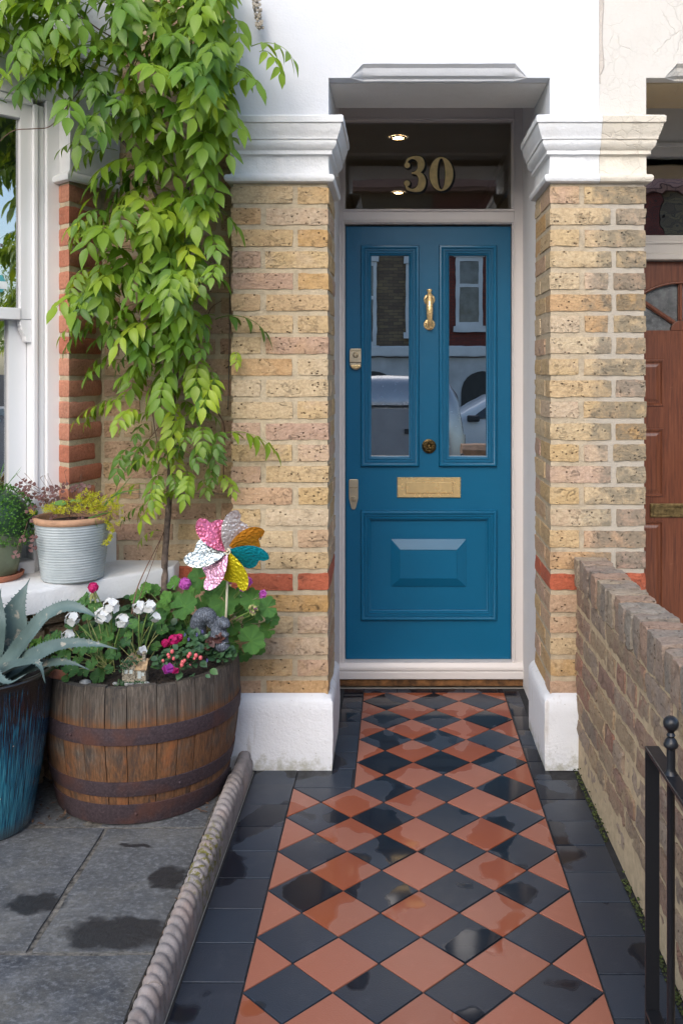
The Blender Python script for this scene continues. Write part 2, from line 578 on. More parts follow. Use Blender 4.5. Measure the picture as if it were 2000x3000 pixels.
def slab_mat():
    m = NT('riven_grey_slab')
    p = m.pos()
    r = m.rand()
    g = m.noise(p, 9, 6, 0.65)
    col = m.ramp(g, [(0.3, (0.035, 0.038, 0.043)), (0.5, (0.06, 0.064, 0.07)), (0.72, (0.12, 0.123, 0.125))])
    col = m.mix(m.math('MULTIPLY', r, 0.4), col, (0.15, 0.147, 0.135))
    col = m.mix(m.math('MULTIPLY', m.step(m.noise(p, 3.2, 5, 0.65), 0.48, 0.68), 0.75), col, (0.17, 0.16, 0.135))
    fl = m.noise(m.scaled(p, (1, 1.3, 1)), 62, 7, 0.82)
    col = m.mix(m.math('MULTIPLY', m.step(fl, 0.50, 0.66), 0.8), col, (0.235, 0.24, 0.245))
    col = m.mix(m.step(fl, 0.42, 0.34), col, (0.035, 0.036, 0.04))
    pw = m.n('VectorMath', {0: p, 1: m.n('VectorMath', {0: m.n('TexNoise', {'Vector': p, 'Scale': 22.0, 'Detail': 4.0}).outputs['Color'], 1: (0.07, 0.07, 0)}, operation='MULTIPLY').outputs[0]}, operation='ADD').outputs[0]
    s_ = m.sep(pw)

    def spot(cx, cy, rx, ry):
        dx = m.math('DIVIDE', m.math('SUBTRACT', s_[0], cx), rx)
        dy = m.math('DIVIDE', m.math('SUBTRACT', s_[1], cy), ry)
        d = m.math('ADD', m.math('MULTIPLY', dx, dx), m.math('MULTIPLY', dy, dy))
        return m.step(m.math('ADD', d, m.math('MULTIPLY', m.noise(p, 40, 5, 0.7), 0.9)), 1.62, 1.1)
    w = m.math('MAXIMUM', spot(-0.655, 2.30, 0.135, 0.065), spot(-0.585, 2.545, 0.05, 0.06))
    w = m.math('MAXIMUM', w, spot(-0.90, 2.42, 0.075, 0.05))
    w = m.math('MAXIMUM', w, spot(-0.72, 2.715, 0.045, 0.012))
    m.set(Base_Color=m.mix(w, col, (0.032, 0.0325, 0.033)))
    m.set(Roughness=m.fmix(w, 0.8, 0.35))
    m.set(Normal=m.bump(m.math('ADD', fl, m.math('MULTIPLY', m.noise(p, 30, 5), 2)), 0.0022))
    return m.mat


M_SLAB = slab_mat()


def rope_mat():
    m = NT('lichened_terracotta_stone')
    p = m.pos()
    r = m.rand()
    g = m.noise(p, 18, 6, 0.7)
    col = m.ramp(g, [(0.3, (0.15, 0.13, 0.12)), (0.5, (0.25, 0.22, 0.205)), (0.7, (0.34, 0.295, 0.275))])
    col = m.mix(m.step(m.noise(p, 5, 3), 0.5, 0.7), col, (0.33, 0.235, 0.19))
    y = m.sep(p)[1]
    band = m.math('MULTIPLY', m.step(y, 2.30, 2.42), m.step(y, 2.76, 2.62))
    mo = m.math('MULTIPLY', m.step(m.noise(p, 55, 5, 0.7), 0.50, 0.58), band)
    col = m.mix(mo, col, (0.13, 0.115, 0.02))
    sp = m.math('MULTIPLY', m.step(m.voro(p, 150), 0.15, 0.08), 0.5)
    col = m.mix(sp, col, (0.12, 0.1, 0.09))
    m.set(Base_Color=col, Roughness=0.9, Normal=m.bump(m.noise(p, 200, 6, 0.7), 0.0015))
    return m.mat


M_ROPE = rope_mat()


def stave_mat():
    m = NT('weathered_oak_stave')
    tc = m.pos()
    r = m.rand()
    off = m.n('CombineXYZ', {0: m.math('MULTIPLY', r, 31.0), 1: m.math('MULTIPLY', r, 17.0), 2: 0.0})
    p = m.n('VectorMath', {0: tc, 1: off.outputs[0]}, operation='ADD').outputs[0]
    g = m.noise(m.scaled(p, (60, 60, 2.0)), 3, 7, 0.7, 0.3)
    grey = m.ramp(g, [(0.3, (0.03, 0.026, 0.022)), (0.5, (0.085, 0.068, 0.052)), (0.7, (0.19, 0.158, 0.125))])
    brn = m.ramp(g, [(0.3, (0.055, 0.025, 0.01)), (0.5, (0.14, 0.062, 0.024)), (0.7, (0.23, 0.105, 0.042))])
    z = m.sep(tc)[2]
    k = m.noise(m.scaled(p, (1, 1, 0.7)), 9, 5, 0.65)
    # rust washed down below each hoop
    rb = m.math('MAXIMUM', m.math('MULTIPLY', m.step(z, 0.22, 0.275), m.step(z, 0.36, 0.33)), m.math('MULTIPLY', m.step(z, 0.02, 0.1), m.step(z, 0.30, 0.17)))
    mk = m.step(m.math('ADD', k, m.math('MULTIPLY', rb, 0.22)), 0.46, 0.66)
    mk = m.math('MULTIPLY', mk, m.step(z, 0.42, 0.34))
    col = m.mix(mk, grey, brn)
    blk = m.math('MULTIPLY', m.step(m.noise(m.scaled(p, (3, 3, 1)), 9, 5, 0.7), 0.52, 0.64), 0.6)
    col = m.mix(blk, col, (0.03, 0.028, 0.028))
    org = m.math('MULTIPLY', m.step(m.noise(m.scaled(p, (2, 2, 1)), 7, 4), 0.58, 0.72), mk)
    col = m.mix(m.math('MULTIPLY', org, 0.75), col, (0.33, 0.11, 0.03))
    m.set(Base_Color=col, Roughness=0.85, Normal=m.bump(g, 0.003))
    return m.mat


M_STAVE = stave_mat()


def hoop_mat():
    m = NT('rusted_iron_hoop')
    p = m.pos()
    g = m.noise(p, 130, 7, 0.75)
    b = m.noise(p, 7, 4)
    col = m.ramp(g, [(0.35, (0.026, 0.017, 0.02)), (0.55, (0.055, 0.036, 0.042)), (0.72, (0.095, 0.066, 0.074))])
    col = m.mix(m.math('MULTIPLY', m.step(b, 0.5, 0.68), 0.55), col, (0.12, 0.04, 0.018))
    m.set(Base_Color=col, Roughness=0.75, Metallic=0.15, Normal=m.bump(g, 0.0012))
    return m.mat


M_HOOP = hoop_mat()


def glaze_mat():
    m = NT('blue_drip_glaze')
    p = m.obj(False)
    s_ = m.sep(p)
    ang = m.math('ARCTAN2', s_[1], s_[0])
    v = m.n('CombineXYZ', {0: m.math('MULTIPLY', ang, 38.0), 1: 0.0, 2: m.math('MULTIPLY', s_[2], 4.0)}).outputs[0]
    st = m.noise(v, 2.6, 6, 0.62, 0.5)
    v2 = m.n('CombineXYZ', {0: m.math('MULTIPLY', ang, 5.0), 1: 0.0, 2: m.math('MULTIPLY', s_[2], 1.6)}).outputs[0]
    lg = m.noise(v2, 1.8, 4, 0.6)
    # the dark glaze runs down from the rim in threads
    t = m.math('ADD', m.math('MULTIPLY', m.step(s_[2], 0.42, 0.20), 0.40), m.math('SUBTRACT', m.math('MULTIPLY', st, 2.3), 0.88))
    t = m.math('ADD', t, m.math('MULTIPLY', m.math('SUBTRACT', lg, 0.5), 0.5))
    col = m.ramp(t, [(0.36, (0.008, 0.005, 0.005)), (0.47, (0.006, 0.02, 0.05)), (0.58, (0.006, 0.075, 0.14)), (0.72, (0.015, 0.17, 0.24)), (0.9, (0.06, 0.27, 0.33))])
    col = m.mix(m.step(s_[2], 0.445, 0.46), col, (0.012, 0.008, 0.007))
    bot = m.step(m.math('ADD', s_[2], m.math('MULTIPLY', m.noise(p, 14), 0.05)), 0.075, 0.04)
    col = m.mix(m.math('MULTIPLY', bot, 0.7), col, (0.10, 0.13, 0.13))
    ch = m.math('MULTIPLY', m.step(m.voro(p, 22), 0.05, 0.03), 1.0)
    col = m.mix(ch, col, (0.5, 0.45, 0.38))
    m.set(Base_Color=col, Roughness=m.fmix(st, 0.1, 0.2), Coat_Weight=0.6, Coat_Roughness=0.05)
    m.set(Normal=m.bump(m.math('ADD', st, m.noise(p, 12, 3)), 0.0015))
    return m.mat


M_GLAZE = glaze_mat()


def leaf_mat(name, cols, rough=0.42, trans=0.32, veins=0.0, tcol=None):
    """foliage: front colour picked per object, some light passes through"""
    m = NT(name)
    r = m.rand()
    p = m.obj()
    n_ = len(cols)
    c = m.ramp(r, [(i / max(1, n_ - 1), k) for i, k in enumerate(cols)])
    a = m.n('Attribute', attribute_name='tone').outputs['Fac']
    c = m.mix(m.math('MULTIPLY', a, 0.9), c, m.mix(1.0, c, (1.9, 1.55, 0.9), 'MULTIPLY'))
    c = m.mix(m.math('MULTIPLY', m.noise(p, 40, 4), 0.35), c, m.mix(1.0, c, (0.6, 0.65, 0.6), 'MULTIPLY'))
    m.set(Base_Color=c, Roughness=rough)
    m.put(m.bsdf.inputs['Specular IOR Level'], 0.4)
    if veins:
        m.set(Normal=m.bump(m.noise(p, 120, 3), veins))
    tl = m.n('BsdfTranslucent', {'Color': m.mix(1.0, c, (1.7, 1.5, 0.6), 'MULTIPLY')})
    mx = m.n('MixShader', {0: trans, 1: m.bsdf.outputs[0], 2: tl.outputs[0]})
    m.t.links.new(mx.outputs[0], m.out.inputs[0])
    return m.mat


M_WIST = leaf_mat('climber_leaf', [(0.10, 0.215, 0.022), (0.165, 0.29, 0.028), (0.055, 0.135, 0.02), (0.215, 0.345, 0.033), (0.12, 0.24, 0.025), (0.075, 0.17, 0.022), (0.28, 0.40, 0.042), (0.14, 0.265, 0.026)], 0.42, 0.38)
M_GERB = leaf_mat('geranium_leaf', [(0.075, 0.20, 0.045), (0.11, 0.27, 0.05), (0.055, 0.155, 0.04)], 0.5, 0.2, 0.002)
M_GERW = leaf_mat('small_geranium_leaf', [(0.05, 0.14, 0.035), (0.085, 0.21, 0.045), (0.035, 0.10, 0.03)], 0.5, 0.2, 0.001)
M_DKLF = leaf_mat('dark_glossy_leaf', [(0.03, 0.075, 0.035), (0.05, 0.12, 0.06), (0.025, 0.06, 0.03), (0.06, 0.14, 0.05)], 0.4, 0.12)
M_HEUC = leaf_mat('purple_leaf', [(0.09, 0.04, 0.04), (0.06, 0.03, 0.032), (0.12, 0.05, 0.045)], 0.5, 0.15)
M_SEDM = leaf_mat('lime_sedum_leaf', [(0.42, 0.44, 0.035), (0.36, 0.40, 0.04)], 0.5, 0.25)
M_CUSH = leaf_mat('cushion_leaf', [(0.075, 0.20, 0.04)], 0.5, 0.25)
M_GRAS = leaf_mat('grass_blade', [(0.10, 0.22, 0.06)], 0.5, 0.25)
M_STEM = plain('green_stem', (0.16, 0.25, 0.06), 0.6, 0.2, 30)
M_STEMY = plain('pale_stem', (0.30, 0.32, 0.11), 0.6, 0.2, 30)
M_BARK = plain('climber_bark', (0.13, 0.095, 0.075), 0.9, 0.4, 60, 0.003, 90)
M_TWIG = plain('brown_twig', (0.18, 0.10, 0.065), 0.8, 0.3, 50)
M_WIRE = plain('grey_wire', (0.12, 0.11, 0.10), 0.6)
M_SOIL = plain('dark_compost', (0.035, 0.024, 0.017), 0.95, 0.6, 80, 0.012, 70)


def petal_mat(name, c, c2):
    m = NT(name)
    p = m.obj(False)
    a = m.n('Attribute', attribute_name='tone').outputs['Fac']
    m.set(Base_Color=m.mix(a, c, c2), Roughness=0.6)
    tl = m.n('BsdfTranslucent', {'Color': m.mix(a, c, c2)})
    mx = m.n('MixShader', {0: 0.3, 1: m.bsdf.outputs[0], 2: tl.outputs[0]})
    m.t.links.new(mx.outputs[0], m.out.inputs[0])
    return m.mat


P_WHITE = petal_mat('white_petal', (0.84, 0.84, 0.84), (0.76, 0.79, 0.70))
P_MAG = petal_mat('magenta_petal', (0.62, 0.012, 0.17), (0.42, 0.006, 0.10))
P_LIL = petal_mat('lilac_pink_petal', (0.60, 0.13, 0.52), (0.42, 0.06, 0.36))
P_PURP = petal_mat('purple_petal', (0.30, 0.035, 0.36), (0.60, 0.05, 0.14))
P_BUD = plain('salmon_bud', (0.62, 0.12, 0.13), 0.4)
P_VIO = petal_mat('violet_petal', (0.22, 0.17, 0.5), (0.6, 0.55, 0.7))


def agave_mat():
    m = NT('blue_grey_agave')
    p = m.obj(False)
    col = m.ramp(m.noise(p, 9, 5, 0.6), [(0.3, (0.055, 0.09, 0.082)), (0.55, (0.09, 0.138, 0.128)), (0.75, (0.135, 0.185, 0.172))])
    sp = m.math('MULTIPLY', m.step(m.noise(p, 30, 4, 0.6), 0.62, 0.68), 0.6)
    col = m.mix(sp, col, (0.42, 0.36, 0.28))
    a = m.n('Attribute', attribute_name='tone').outputs['Fac']
    col = m.mix(a, col, (0.13, 0.12, 0.085))
    m.set(Base_Color=col, Roughness=0.55, Normal=m.bump(m.noise(m.scaled(p, (1, 1, 1)), 50, 4), 0.0012))
    return m.mat


M_AGAV = agave_mat()


def foil_mat(name, c, emb=True):
    m = NT(name)
    p = m.obj(False)
    v = m.voro(m.scaled(p, (1, 1, 1)), 125, 'SMOOTH_F1')
    m.set(Base_Color=c, Metallic=0.55, Roughness=0.25)
    m.set(Normal=m.bump(m.math('SUBTRACT', 1.0, v), 0.004, 0.9))
    return m.mat


def zinc():
    m = NT('pale_grey_ribbed_glaze')
    p = m.obj(False)
    z = m.sep(p)[2]
    g = m.noise(p, 12, 5, 0.6)
    col = m.ramp(g, [(0.3, (0.29, 0.33, 0.335)), (0.6, (0.38, 0.42, 0.425)), (0.8, (0.46, 0.49, 0.48))])
    gr = m.math('FRACT', m.math('MULTIPLY', z, 112.0))
    ln = m.math('MULTIPLY', m.step(gr, 0.22, 0.0), m.step(m.noise(m.scaled(p, (1, 1, 6)), 14, 5), 0.44, 0.58))
    col = m.mix(m.math('MULTIPLY', ln, 0.7), col, (0.10, 0.11, 0.12))
    m.set(Base_Color=col, Roughness=0.45, Coat_Weight=0.2)
    return m.mat


M_ZINC = zinc()
M_TERRA = plain('dusty_terracotta', (0.42, 0.24, 0.14), 0.85, 0.25, 14, 0.002, 90)
M_SHARD = plain('red_terracotta', (0.36, 0.13, 0.07), 0.85, 0.25, 14, 0.002, 90)
M_GPOT = plain('sage_green_glaze', (0.17, 0.20, 0.12), 0.5, 0.25, 10, 0.001)

# ================================================================== SETTING
def solid(name, x0, x1, y0, y1, z0, z1, mat, parent=None, bev=0.0, **kw):
    return MB().box(x0, x1, y0, y1, z0, z1).build(name, mat, parent, bev=bev, **kw)


M_ASPH = plain('asphalt', (0.10, 0.10, 0.10), 0.9, 0.3, 30, 0.004, 150)
M_PAVE = plain('concrete_pavement', (0.50, 0.48, 0.44), 0.9, 0.15, 4, 0.002, 120)
M_EARTH = plain('damp_earth', (0.045, 0.036, 0.028), 0.95, 0.5, 30, 0.01, 60)

tag(solid('road', -60, 60, -11.0, -2.2, -0.6, -0.42, M_ASPH), kind='structure')
tag(solid('pavement', -60, 60, -2.2, -0.45, -0.6, -0.30, M_PAVE), kind='structure')
far_pave = tag(solid('pavement', -60, 60, -13.2, -11.0, -0.6, -0.30, M_PAVE), kind='structure')
tag(solid('ground', -400, 400, -400, 400, -0.75, -0.62, M_EARTH), kind='structure')
tag(solid('back_ground', -60, 60, -80, -13.2, -0.7, -0.32, M_EARTH), kind='structure')
tag(solid('garden_ground', -6, 6, -0.45, 9, -0.5, -0.012, M_PAVE), kind='structure')

# ------------------------------------------------------------------ tiled path
path = tag(solid('path', -0.497, 0.645, 0.0, 4.07, -0.011, -0.0035, M_GROUT), kind='structure')
DT = 0.2037
XR = 0.468
YROW = 3.909
G = 0.0022


def tile(pts, mat, z=None):
    """one tile: shrunk by the joint, edges eased, bedded a hair unevenly"""
    c = sum((Vector((p[0], p[1], 0)) for p in pts), Vector()) / len(pts)
    n = len(pts)
    P = [Vector((p[0], p[1], 0)) for p in pts]
    ins = []
    for i in range(n):
        a, b, d = P[i - 1], P[i], P[(i + 1) % n]
        e1, e2 = (b - a).normalized(), (d - b).normalized()
        n1, n2 = Vector((-e1.y, e1.x, 0)), Vector((-e2.y, e2.x, 0))
        s = 1 if n1.dot(c - b) > 0 else -1
        k = max(0.3, 1 + n1.dot(n2))
        ins.append((n1 + n2) * s / k)
    dz = random.uniform(-0.0006, 0.0006)
    tx, ty = random.uniform(-0.004, 0.004), random.uniform(-0.004, 0.004)
    rings = []
    for off, zz in ((G, -0.006), (G, -0.0008), (G + 0.0007, -0.0001), (G + 0.0016, 0.0)):
        rings.append([(P[i] + ins[i] * off - c) + Vector((0, 0, zz + (0 if zz < -0.005 else (P[i] - c).x * tx + (P[i] - c).y * ty))) for i in range(n)])
    mb = MB().loft(rings, True, False)
    mb.add(rings[-1], [tuple(range(n))])
    return mb.build('tile', mat, path, loc=(c.x, c.y, dz), angle=30)


def clip(poly, fn):
    out = []
    for i in range(len(poly)):
        a, b = poly[i], poly[(i + 1) % len(poly)]
        fa, fb = fn(a), fn(b)
        if fa >= 0:
            out.append(a)
        if (fa >= 0) != (fb >= 0):
            t = fa / (fa - fb)
            out.append((a[0] + (b[0] - a[0]) * t, a[1] + (b[1] - a[1]) * t))
    return out


XN, XWD, YSTEP, YTOP = XR - 3 * DT, XR - 4 * DT, YROW - 4 * DT + 0.0, YROW + DT / 2
h_ = DT / 2
for j in range(-1, 40):
    for i in range(0, 10):
        yc = YROW - j * h_
        xc = XR - i * h_
        if (i + j) % 2 == 0 and not (i % 2 == 1):
            pass
        black = (i % 2 == 1) and (j % 2 == 0)
        red = (i % 2 == 0) and (j % 2 == 1 or j == -1)
        if not (black or red) or yc < 1.3:
            continue
        poly = [(xc - h_, yc), (xc, yc - h_), (xc + h_, yc), (xc, yc + h_)]
        poly = clip(poly, lambda p: XR - p[0])
        poly = clip(poly, lambda p: YTOP - p[1])
        if xc < XN - 1e-3:
            poly = clip(poly, lambda p: p[0] - XWD)
            if poly:
                poly = clip(poly, lambda p: YSTEP - p[1])
        else:
            lo = XN if yc > YSTEP + 1e-3 else XWD
            poly = clip(poly, lambda p: p[0] - lo)
        if xc < XWD - 1e-3:
            continue
        # drop doubled points
        q = []
        for p in poly:
            if not q or math.dist(p, q[-1]) > 1e-4:
                q.append(p)
        if len(q) > 2 and math.dist(q[0], q[-1]) < 1e-4:
            q.pop()
        ar = abs(sum(q[k][0] * q[(k + 1) % len(q)][1] - q[(k + 1) % len(q)][0] * q[k][1] for k in range(len(q)))) / 2 if len(q) > 2 else 0
        if ar > 1e-4:
            tile(q, M_TBLK if black else M_TRED)


def rect(x0, x1, y0, y1):
    return [(x0, y0), (x1, y0), (x1, y1), (x0, y1)]


# borders of square black tiles
y = 3.156 + 0.1455 * 6
while y > 1.3:
    x1 = 0.619 if y - 0.07 < YP else 0.535
    tile(rect(XR, x1, max(y - 0.1455, 0), min(y, 4.06)), M_TBLK)
    y -= 0.1455
y = 3.122
while y > 1.3:
    tile(rect(XWD - 0.146, XWD, y - 0.1448, y), M_TBLK)
    y -= 0.1448
for a, b in ((-0.492, -0.345), (-0.345, -0.15)):
    tile(rect(a, b, YSTEP + 0.001 + (0.005 if a < -0.4 else 0), YP + 0.02), M_TBLK)
y = YP + 0.02
tile(rect(-0.15, XN, YSTEP, y), M_TBLK)
while y < 4.0:
    tile(rect(-0.23, XN, y, min(y + 0.1455, 4.06)), M_TBLK)
    y += 0.1455
x = XN
while x < XR - 0.01:
    x2 = min(x + 0.146, XR)
    tile(rect(x, x2, YTOP, 4.06), M_TBLK)
    x = x2

# ------------------------------------------------------------------ paving slabs
M_JNT = plain('gritty_joint_mortar', (0.17, 0.155, 0.13), 0.95, 0.5, 50, 0.004, 120)
paving = tag(solid('paving', -2.2, -0.578, 1.0, 3.34, -0.011, 0.0125, M_JNT), kind='structure')


def slab(x0, x1, y0, y1, dz=0.0):
    nx, ny = 8, 8
    mb = MB()
    pts = []
    seed = random.uniform(0, 50)
    for j in range(ny + 1):
        for i in range(nx + 1):
            u, v = i / nx, j / ny
            e = 1.0 if i in (0, nx) or j in (0, ny) else 0
            xx = x0 + (x1 - x0) * u
            yy = y0 + (y1 - y0) * v
            jx = noise.noise((xx * 22, yy * 22, seed)) * 0.006 * e
            jy = noise.noise((xx * 22, yy * 22, seed + 9)) * 0.006 * e
            zz = noise.noise((xx * 5, yy * 5, seed + 3)) * 0.0022 - 0.004 * e
            pts.append((xx + jx, yy + jy, 0.02 + zz + dz))
    fs = [(j * (nx + 1) + i, j * (nx + 1) + i + 1, (j + 1) * (nx + 1) + i + 1, (j + 1) * (nx + 1) + i) for j in range(ny) for i in range(nx)]
    mb.add(pts, fs)
    per = [i for i in range(nx + 1)] + [(j) * (nx + 1) + nx for j in range(1, ny + 1)] + [ny * (nx + 1) + i for i in range(nx - 1, -1, -1)] + [j * (nx + 1) for j in range(ny - 1, 0, -1)]
    low = [(pts[k][0], pts[k][1], 0.002) for k in per]
    b = len(mb.v)
    mb.v += low
    for k in range(len(per)):
        k2 = (k + 1) % len(per)
        mb.f.append((per[k], b + k, b + k2, per[k2]))
        mb.m.append(0)
    return mb.build('paving_slab', M_SLAB, paving, angle=40, fix=True)


slab(-0.868, -0.578, 2.195, 2.785)
slab(-1.50, -0.882, 2.195, 2.785, 0.002)
slab(-0.90, -0.582, 2.80, 3.20, -0.001)
slab(-1.50, -0.91, 2.80, 3.34, -0.004)
slab(-1.12, -0.578, 1.58, 2.18, 0.001)
slab(-1.75, -1.13, 1.58, 2.18)

# ------------------------------------------------------------------ rope-topped edging
rope_lab = ['far stone rope-top edging against the white plinth beside the barrel', 'middle stone rope-top edging with yellow moss between slabs and path', 'nearest stone rope-top edging at the bottom of the picture']
for k, (ya, yb) in enumerate(((2.612, 3.222), (1.998, 2.608), (1.385, 1.994))):
    mb = MB()
    ny = 132
    rings = []
    for j in range(ny + 1):
        yy = yb + (ya - yb) * j / ny
        ring = [(-0.502, yy, -0.01), (-0.502, yy, 0.035)]
        worn = 0.35 if k == 0 and yy > 3.05 else 1.0
        for i in range(15):
            a = -0.25 + (PI + 0.5) * i / 14
            ph = (yy / 0.0362 + 0.42 * math.cos(a) * 1.0) * PI
            bead = abs(math.sin(ph)) ** 0.75
            rr = 0.0195 + 0.0080 * bead * worn + 0.0012 * noise.noise((yy * 40, a * 2, k))
            ring.append((-0.5305 + rr * math.cos(a), yy, 0.052 + rr * math.sin(a)))
        ring += [(-0.557, yy, 0.03), (-0.557, yy, -0.01)]
        rings.append(ring)
    mb.loft(rings, False, False)
    n_ = len(rings[0])
    mb.add(rings[0], [tuple(range(n_))])
    mb.add(rings[-1], [tuple(range(n_))])
    tag(mb.build('rope_edging', M_ROPE, None, angle=50), rope_lab[k], 'path edging', 'rope-top edging stones along the path')

# ================================================================== BRICKWORK
_mcache = {}


def brick_mesh(L, W, H, seed, nx=8, ny=2, nz=4, r=0.0038, amp=0.0030):
    key = {}
    mb = MB()

    def V(i, j, k):
        t = (i, j, k)
        if t in key:
            return key[t]
        p = Vector((L * (i / nx - 0.5), W * (j / ny - 0.5), H * (k / nz - 0.5)))
        c = Vector((max(-L / 2 + r, min(L / 2 - r, p.x)), max(-W / 2 + r, min(W / 2 - r, p.y)), max(-H / 2 + r, min(H / 2 - r, p.z))))
        d = p - c
        if d.length > 1e-6:
            d.normalize()
            p = c + d * r
        q = p * 38 + Vector((seed * 3.7, seed * 1.3, seed * 5.1))
        p += Vector((noise.noise(q), noise.noise(q + Vector((9, 0, 0))), noise.noise(q + Vector((0, 9, 0))))) * amp
        q = q * 3.1
        p += Vector((noise.noise(q), noise.noise(q + Vector((5, 0, 0))), noise.noise(q + Vector((0, 5, 0))))) * amp * 0.55
        mb.v.append(tuple(p))
        key[t] = len(mb.v) - 1
        return key[t]
    for i in range(nx):
        for k in range(nz):
            mb.f.append((V(i, 0, k), V(i + 1, 0, k), V(i + 1, 0, k + 1), V(i, 0, k + 1)))
            mb.f.append((V(i + 1, ny, k), V(i, ny, k), V(i, ny, k + 1), V(i + 1, ny, k + 1)))
    for j in range(ny):
        for k in range(nz):
            mb.f.append((V(0, j + 1, k), V(0, j, k), V(0, j, k + 1), V(0, j + 1, k + 1)))
            mb.f.append((V(nx, j, k), V(nx, j + 1, k), V(nx, j + 1, k + 1), V(nx, j, k + 1)))
    for i in range(nx):
        for j in range(ny):
            mb.f.append((V(i, j, nz), V(i + 1, j, nz), V(i + 1, j + 1, nz), V(i, j + 1, nz)))
            mb.f.append((V(i, j + 1, 0), V(i + 1, j + 1, 0), V(i + 1, j, 0), V(i, j, 0)))
    mb.m = [0] * len(mb.f)
    return mb


def brick(parent, mat, x0, x1, y0, y1, z0, z1, rz=0.0, origin=None, **kw):
    j = 0.0016
    x0, x1, z0, z1 = [c + random.uniform(-j, j) for c in (x0, x1, z0, z1)]
    if rz == 0 and y1 - y0 > 0.03:
        pass
    me = brick_mesh(x1 - x0, y1 - y0, z1 - z0, random.uniform(0, 99), **kw).mesh('brick', mat, angle=38, fix=False)
    c = Vector(((x0 + x1) / 2, (y0 + y1) / 2, (z0 + z1) / 2))
    if origin is not None:
        c = Vector(origin) + Matrix.Rotation(rz, 3, 'Z') @ c
    return inst('brick', me, parent, c, (random.uniform(-.004, .004), random.uniform(-.004, .004), rz))


PITCH, BH, JT = 0.0761, 0.0605, 0.0175
ZTOP = 2.0539
ST, HD = 0.2175, 0.1045


def zrow(i):
    return ZTOP - PITCH * i - BH, ZTOP - PITCH * i


house = tag(empty('terraced_house', (0.15, YF, 0)), 'terraced brick house with blue front door numbered 30 and white rendered porch', 'house')
neigh = tag(empty('terraced_house', (1.2, YF, 0)), 'neighbouring house with brown wooden door and flaking cream render at right', 'house')
house.location = neigh.location = (0, 0, 0)

XLL, XLR, XRL, XRR = -0.584, -0.240, 0.5417, 0.882   # pillar faces
# left pillar
pil = MB().box(XLL + 0.006, XLR - 0.004, YF + 0.005, YB, 0.0, 2.075).build('pillar', M_MOR, house)
for i in range(0, 24):
    z0, z1 = zrow(i)
    m = M_REDB if i == 18 else M_YEL
    pr = 0.0
    if i % 2 == 0:
        brick(pil, m, XLL, XLL + ST, YF, YF + 0.1, z0, z1)
        brick(pil, m, XLL + ST + JT, XLR, YF, YF + 0.215, z0, z1)
        brick(pil, m, XLR - 0.1, XLR, YF + 0.232, YB, z0, z1)
    else:
        brick(pil, m, XLL, XLL + HD, YF, YF + 0.1, z0, z1)
        brick(pil, m, XLL + HD + JT, XLR, YF, YF + HD, z0, z1)
        brick(pil, m, XLR - 0.1, XLR, YF + HD + JT, YB - 0.02, z0, z1)
# right pillar, shared with the neighbour and cleaned on this house's half only
pir = MB().box(XRL + 0.004, XRR - 0.006, YF + 0.005, YB, 0.0, 2.075).build('pillar', M_MORG, house)
tag(pir, 'brick pillar on the party line, cleaned on its left half only')
for i in range(0, 24):
    z0, z1 = zrow(i)
    m = M_REDB if i == 18 else M_YELG
    if i % 2 == 1:
        brick(pir, m, XRL, XRL + ST, YF, YF + HD, z0, z1)
        brick(pir, m, XRL, XRL + 0.1, YF + HD + JT, YB, z0, z1)
        brick(pir, m, XRL + ST + JT, XRR, YF, YF + 0.2, z0, z1)
    else:
        cut = random.choice((0, 0, 1))
        brick(pir, m, XRL, XRL + HD, YF, YF + 0.215, z0, z1)
        brick(pir, m, XRL, XRL + 0.1, YF + 0.232, YB, z0, z1)
        if cut:
            brick(pir, m, XRL + HD + JT, XRL + HD + JT + 0.085, YF, YF + 0.1, z0, z1)
            brick(pir, m, XRL + HD + 2 * JT + 0.085, XRR, YF, YF + 0.1, z0, z1)
        else:
            brick(pir, m, XRL + HD + JT, XRR, YF, YF + 0.1, z0, z1)

# wall behind the climber
XWL = -1.089
wal = MB().box(-1.4, XLL + 0.002, YW + 0.005, YW + 0.2, 0.0, 3.6).build('brick_wall', M_MOR, house)
for i in range(-21, 27):
    z0, z1 = zrow(i)
    x = XLL - 0.004
    k = 0
    seq = [ST, HD] if i % 2 == 0 else [HD, ST]
    if i % 2:
        seq = [0.06, ST, HD, ST]
    while x > XWL + 0.02:
        w = seq[k % len(seq)]
        x0 = max(x - w, XWL + 0.012)
        if x - x0 > 0.03:
            brick(wal, M_REDB if i == 18 else M_YELW, x0, x, YW, YW + 0.08, z0, z1, ny=2)
        x = x0 - JT
        k += 1

# ------------------------------------------------------------------ white plinths
def plinth(x0, x1, ya, yb, zt, name='plinth', inner=1):
    """sloped top, slightly wavy sides"""
    mb = MB()
    n = 10
    rings = []
    for zz, o in ((0.0, 0.004), (0.03, 0.002), (0.12, 0.0), (0.2, 0.001), (zt - 0.012, 0.001), (zt, 0.010), (zt + 0.010, 0.034)):
        ring = []
        for k in range(n + 1):
            ring.append(((x0 + (0 if inner > 0 else o)) + (x1 - o * (inner > 0) - x0 - (0 if inner > 0 else o)) * k / n, ya + o + 0.0015 * noise.noise((k * 0.8, zz * 12, x0)), zz))
        xs = x1 - o if inner > 0 else x0 + o
        side = [(xs + 0.002 * noise.noise((k * 0.7, zz * 11, 5)), ya + o + (yb - ya) * k / 8, zz) for k in range(1, 9)]
        ring = ring + side if inner > 0 else list(reversed(side)) + ring
        rings.append(ring)
    mb.loft(rings, False, False)
    return mb.build(name, M_PLIN, house, angle=40)


plinth(XLL - 0.01, -0.222, YP, YB, 0.252)
plinth(0.517, 0.70, YP, YB, 0.252, inner=-1)

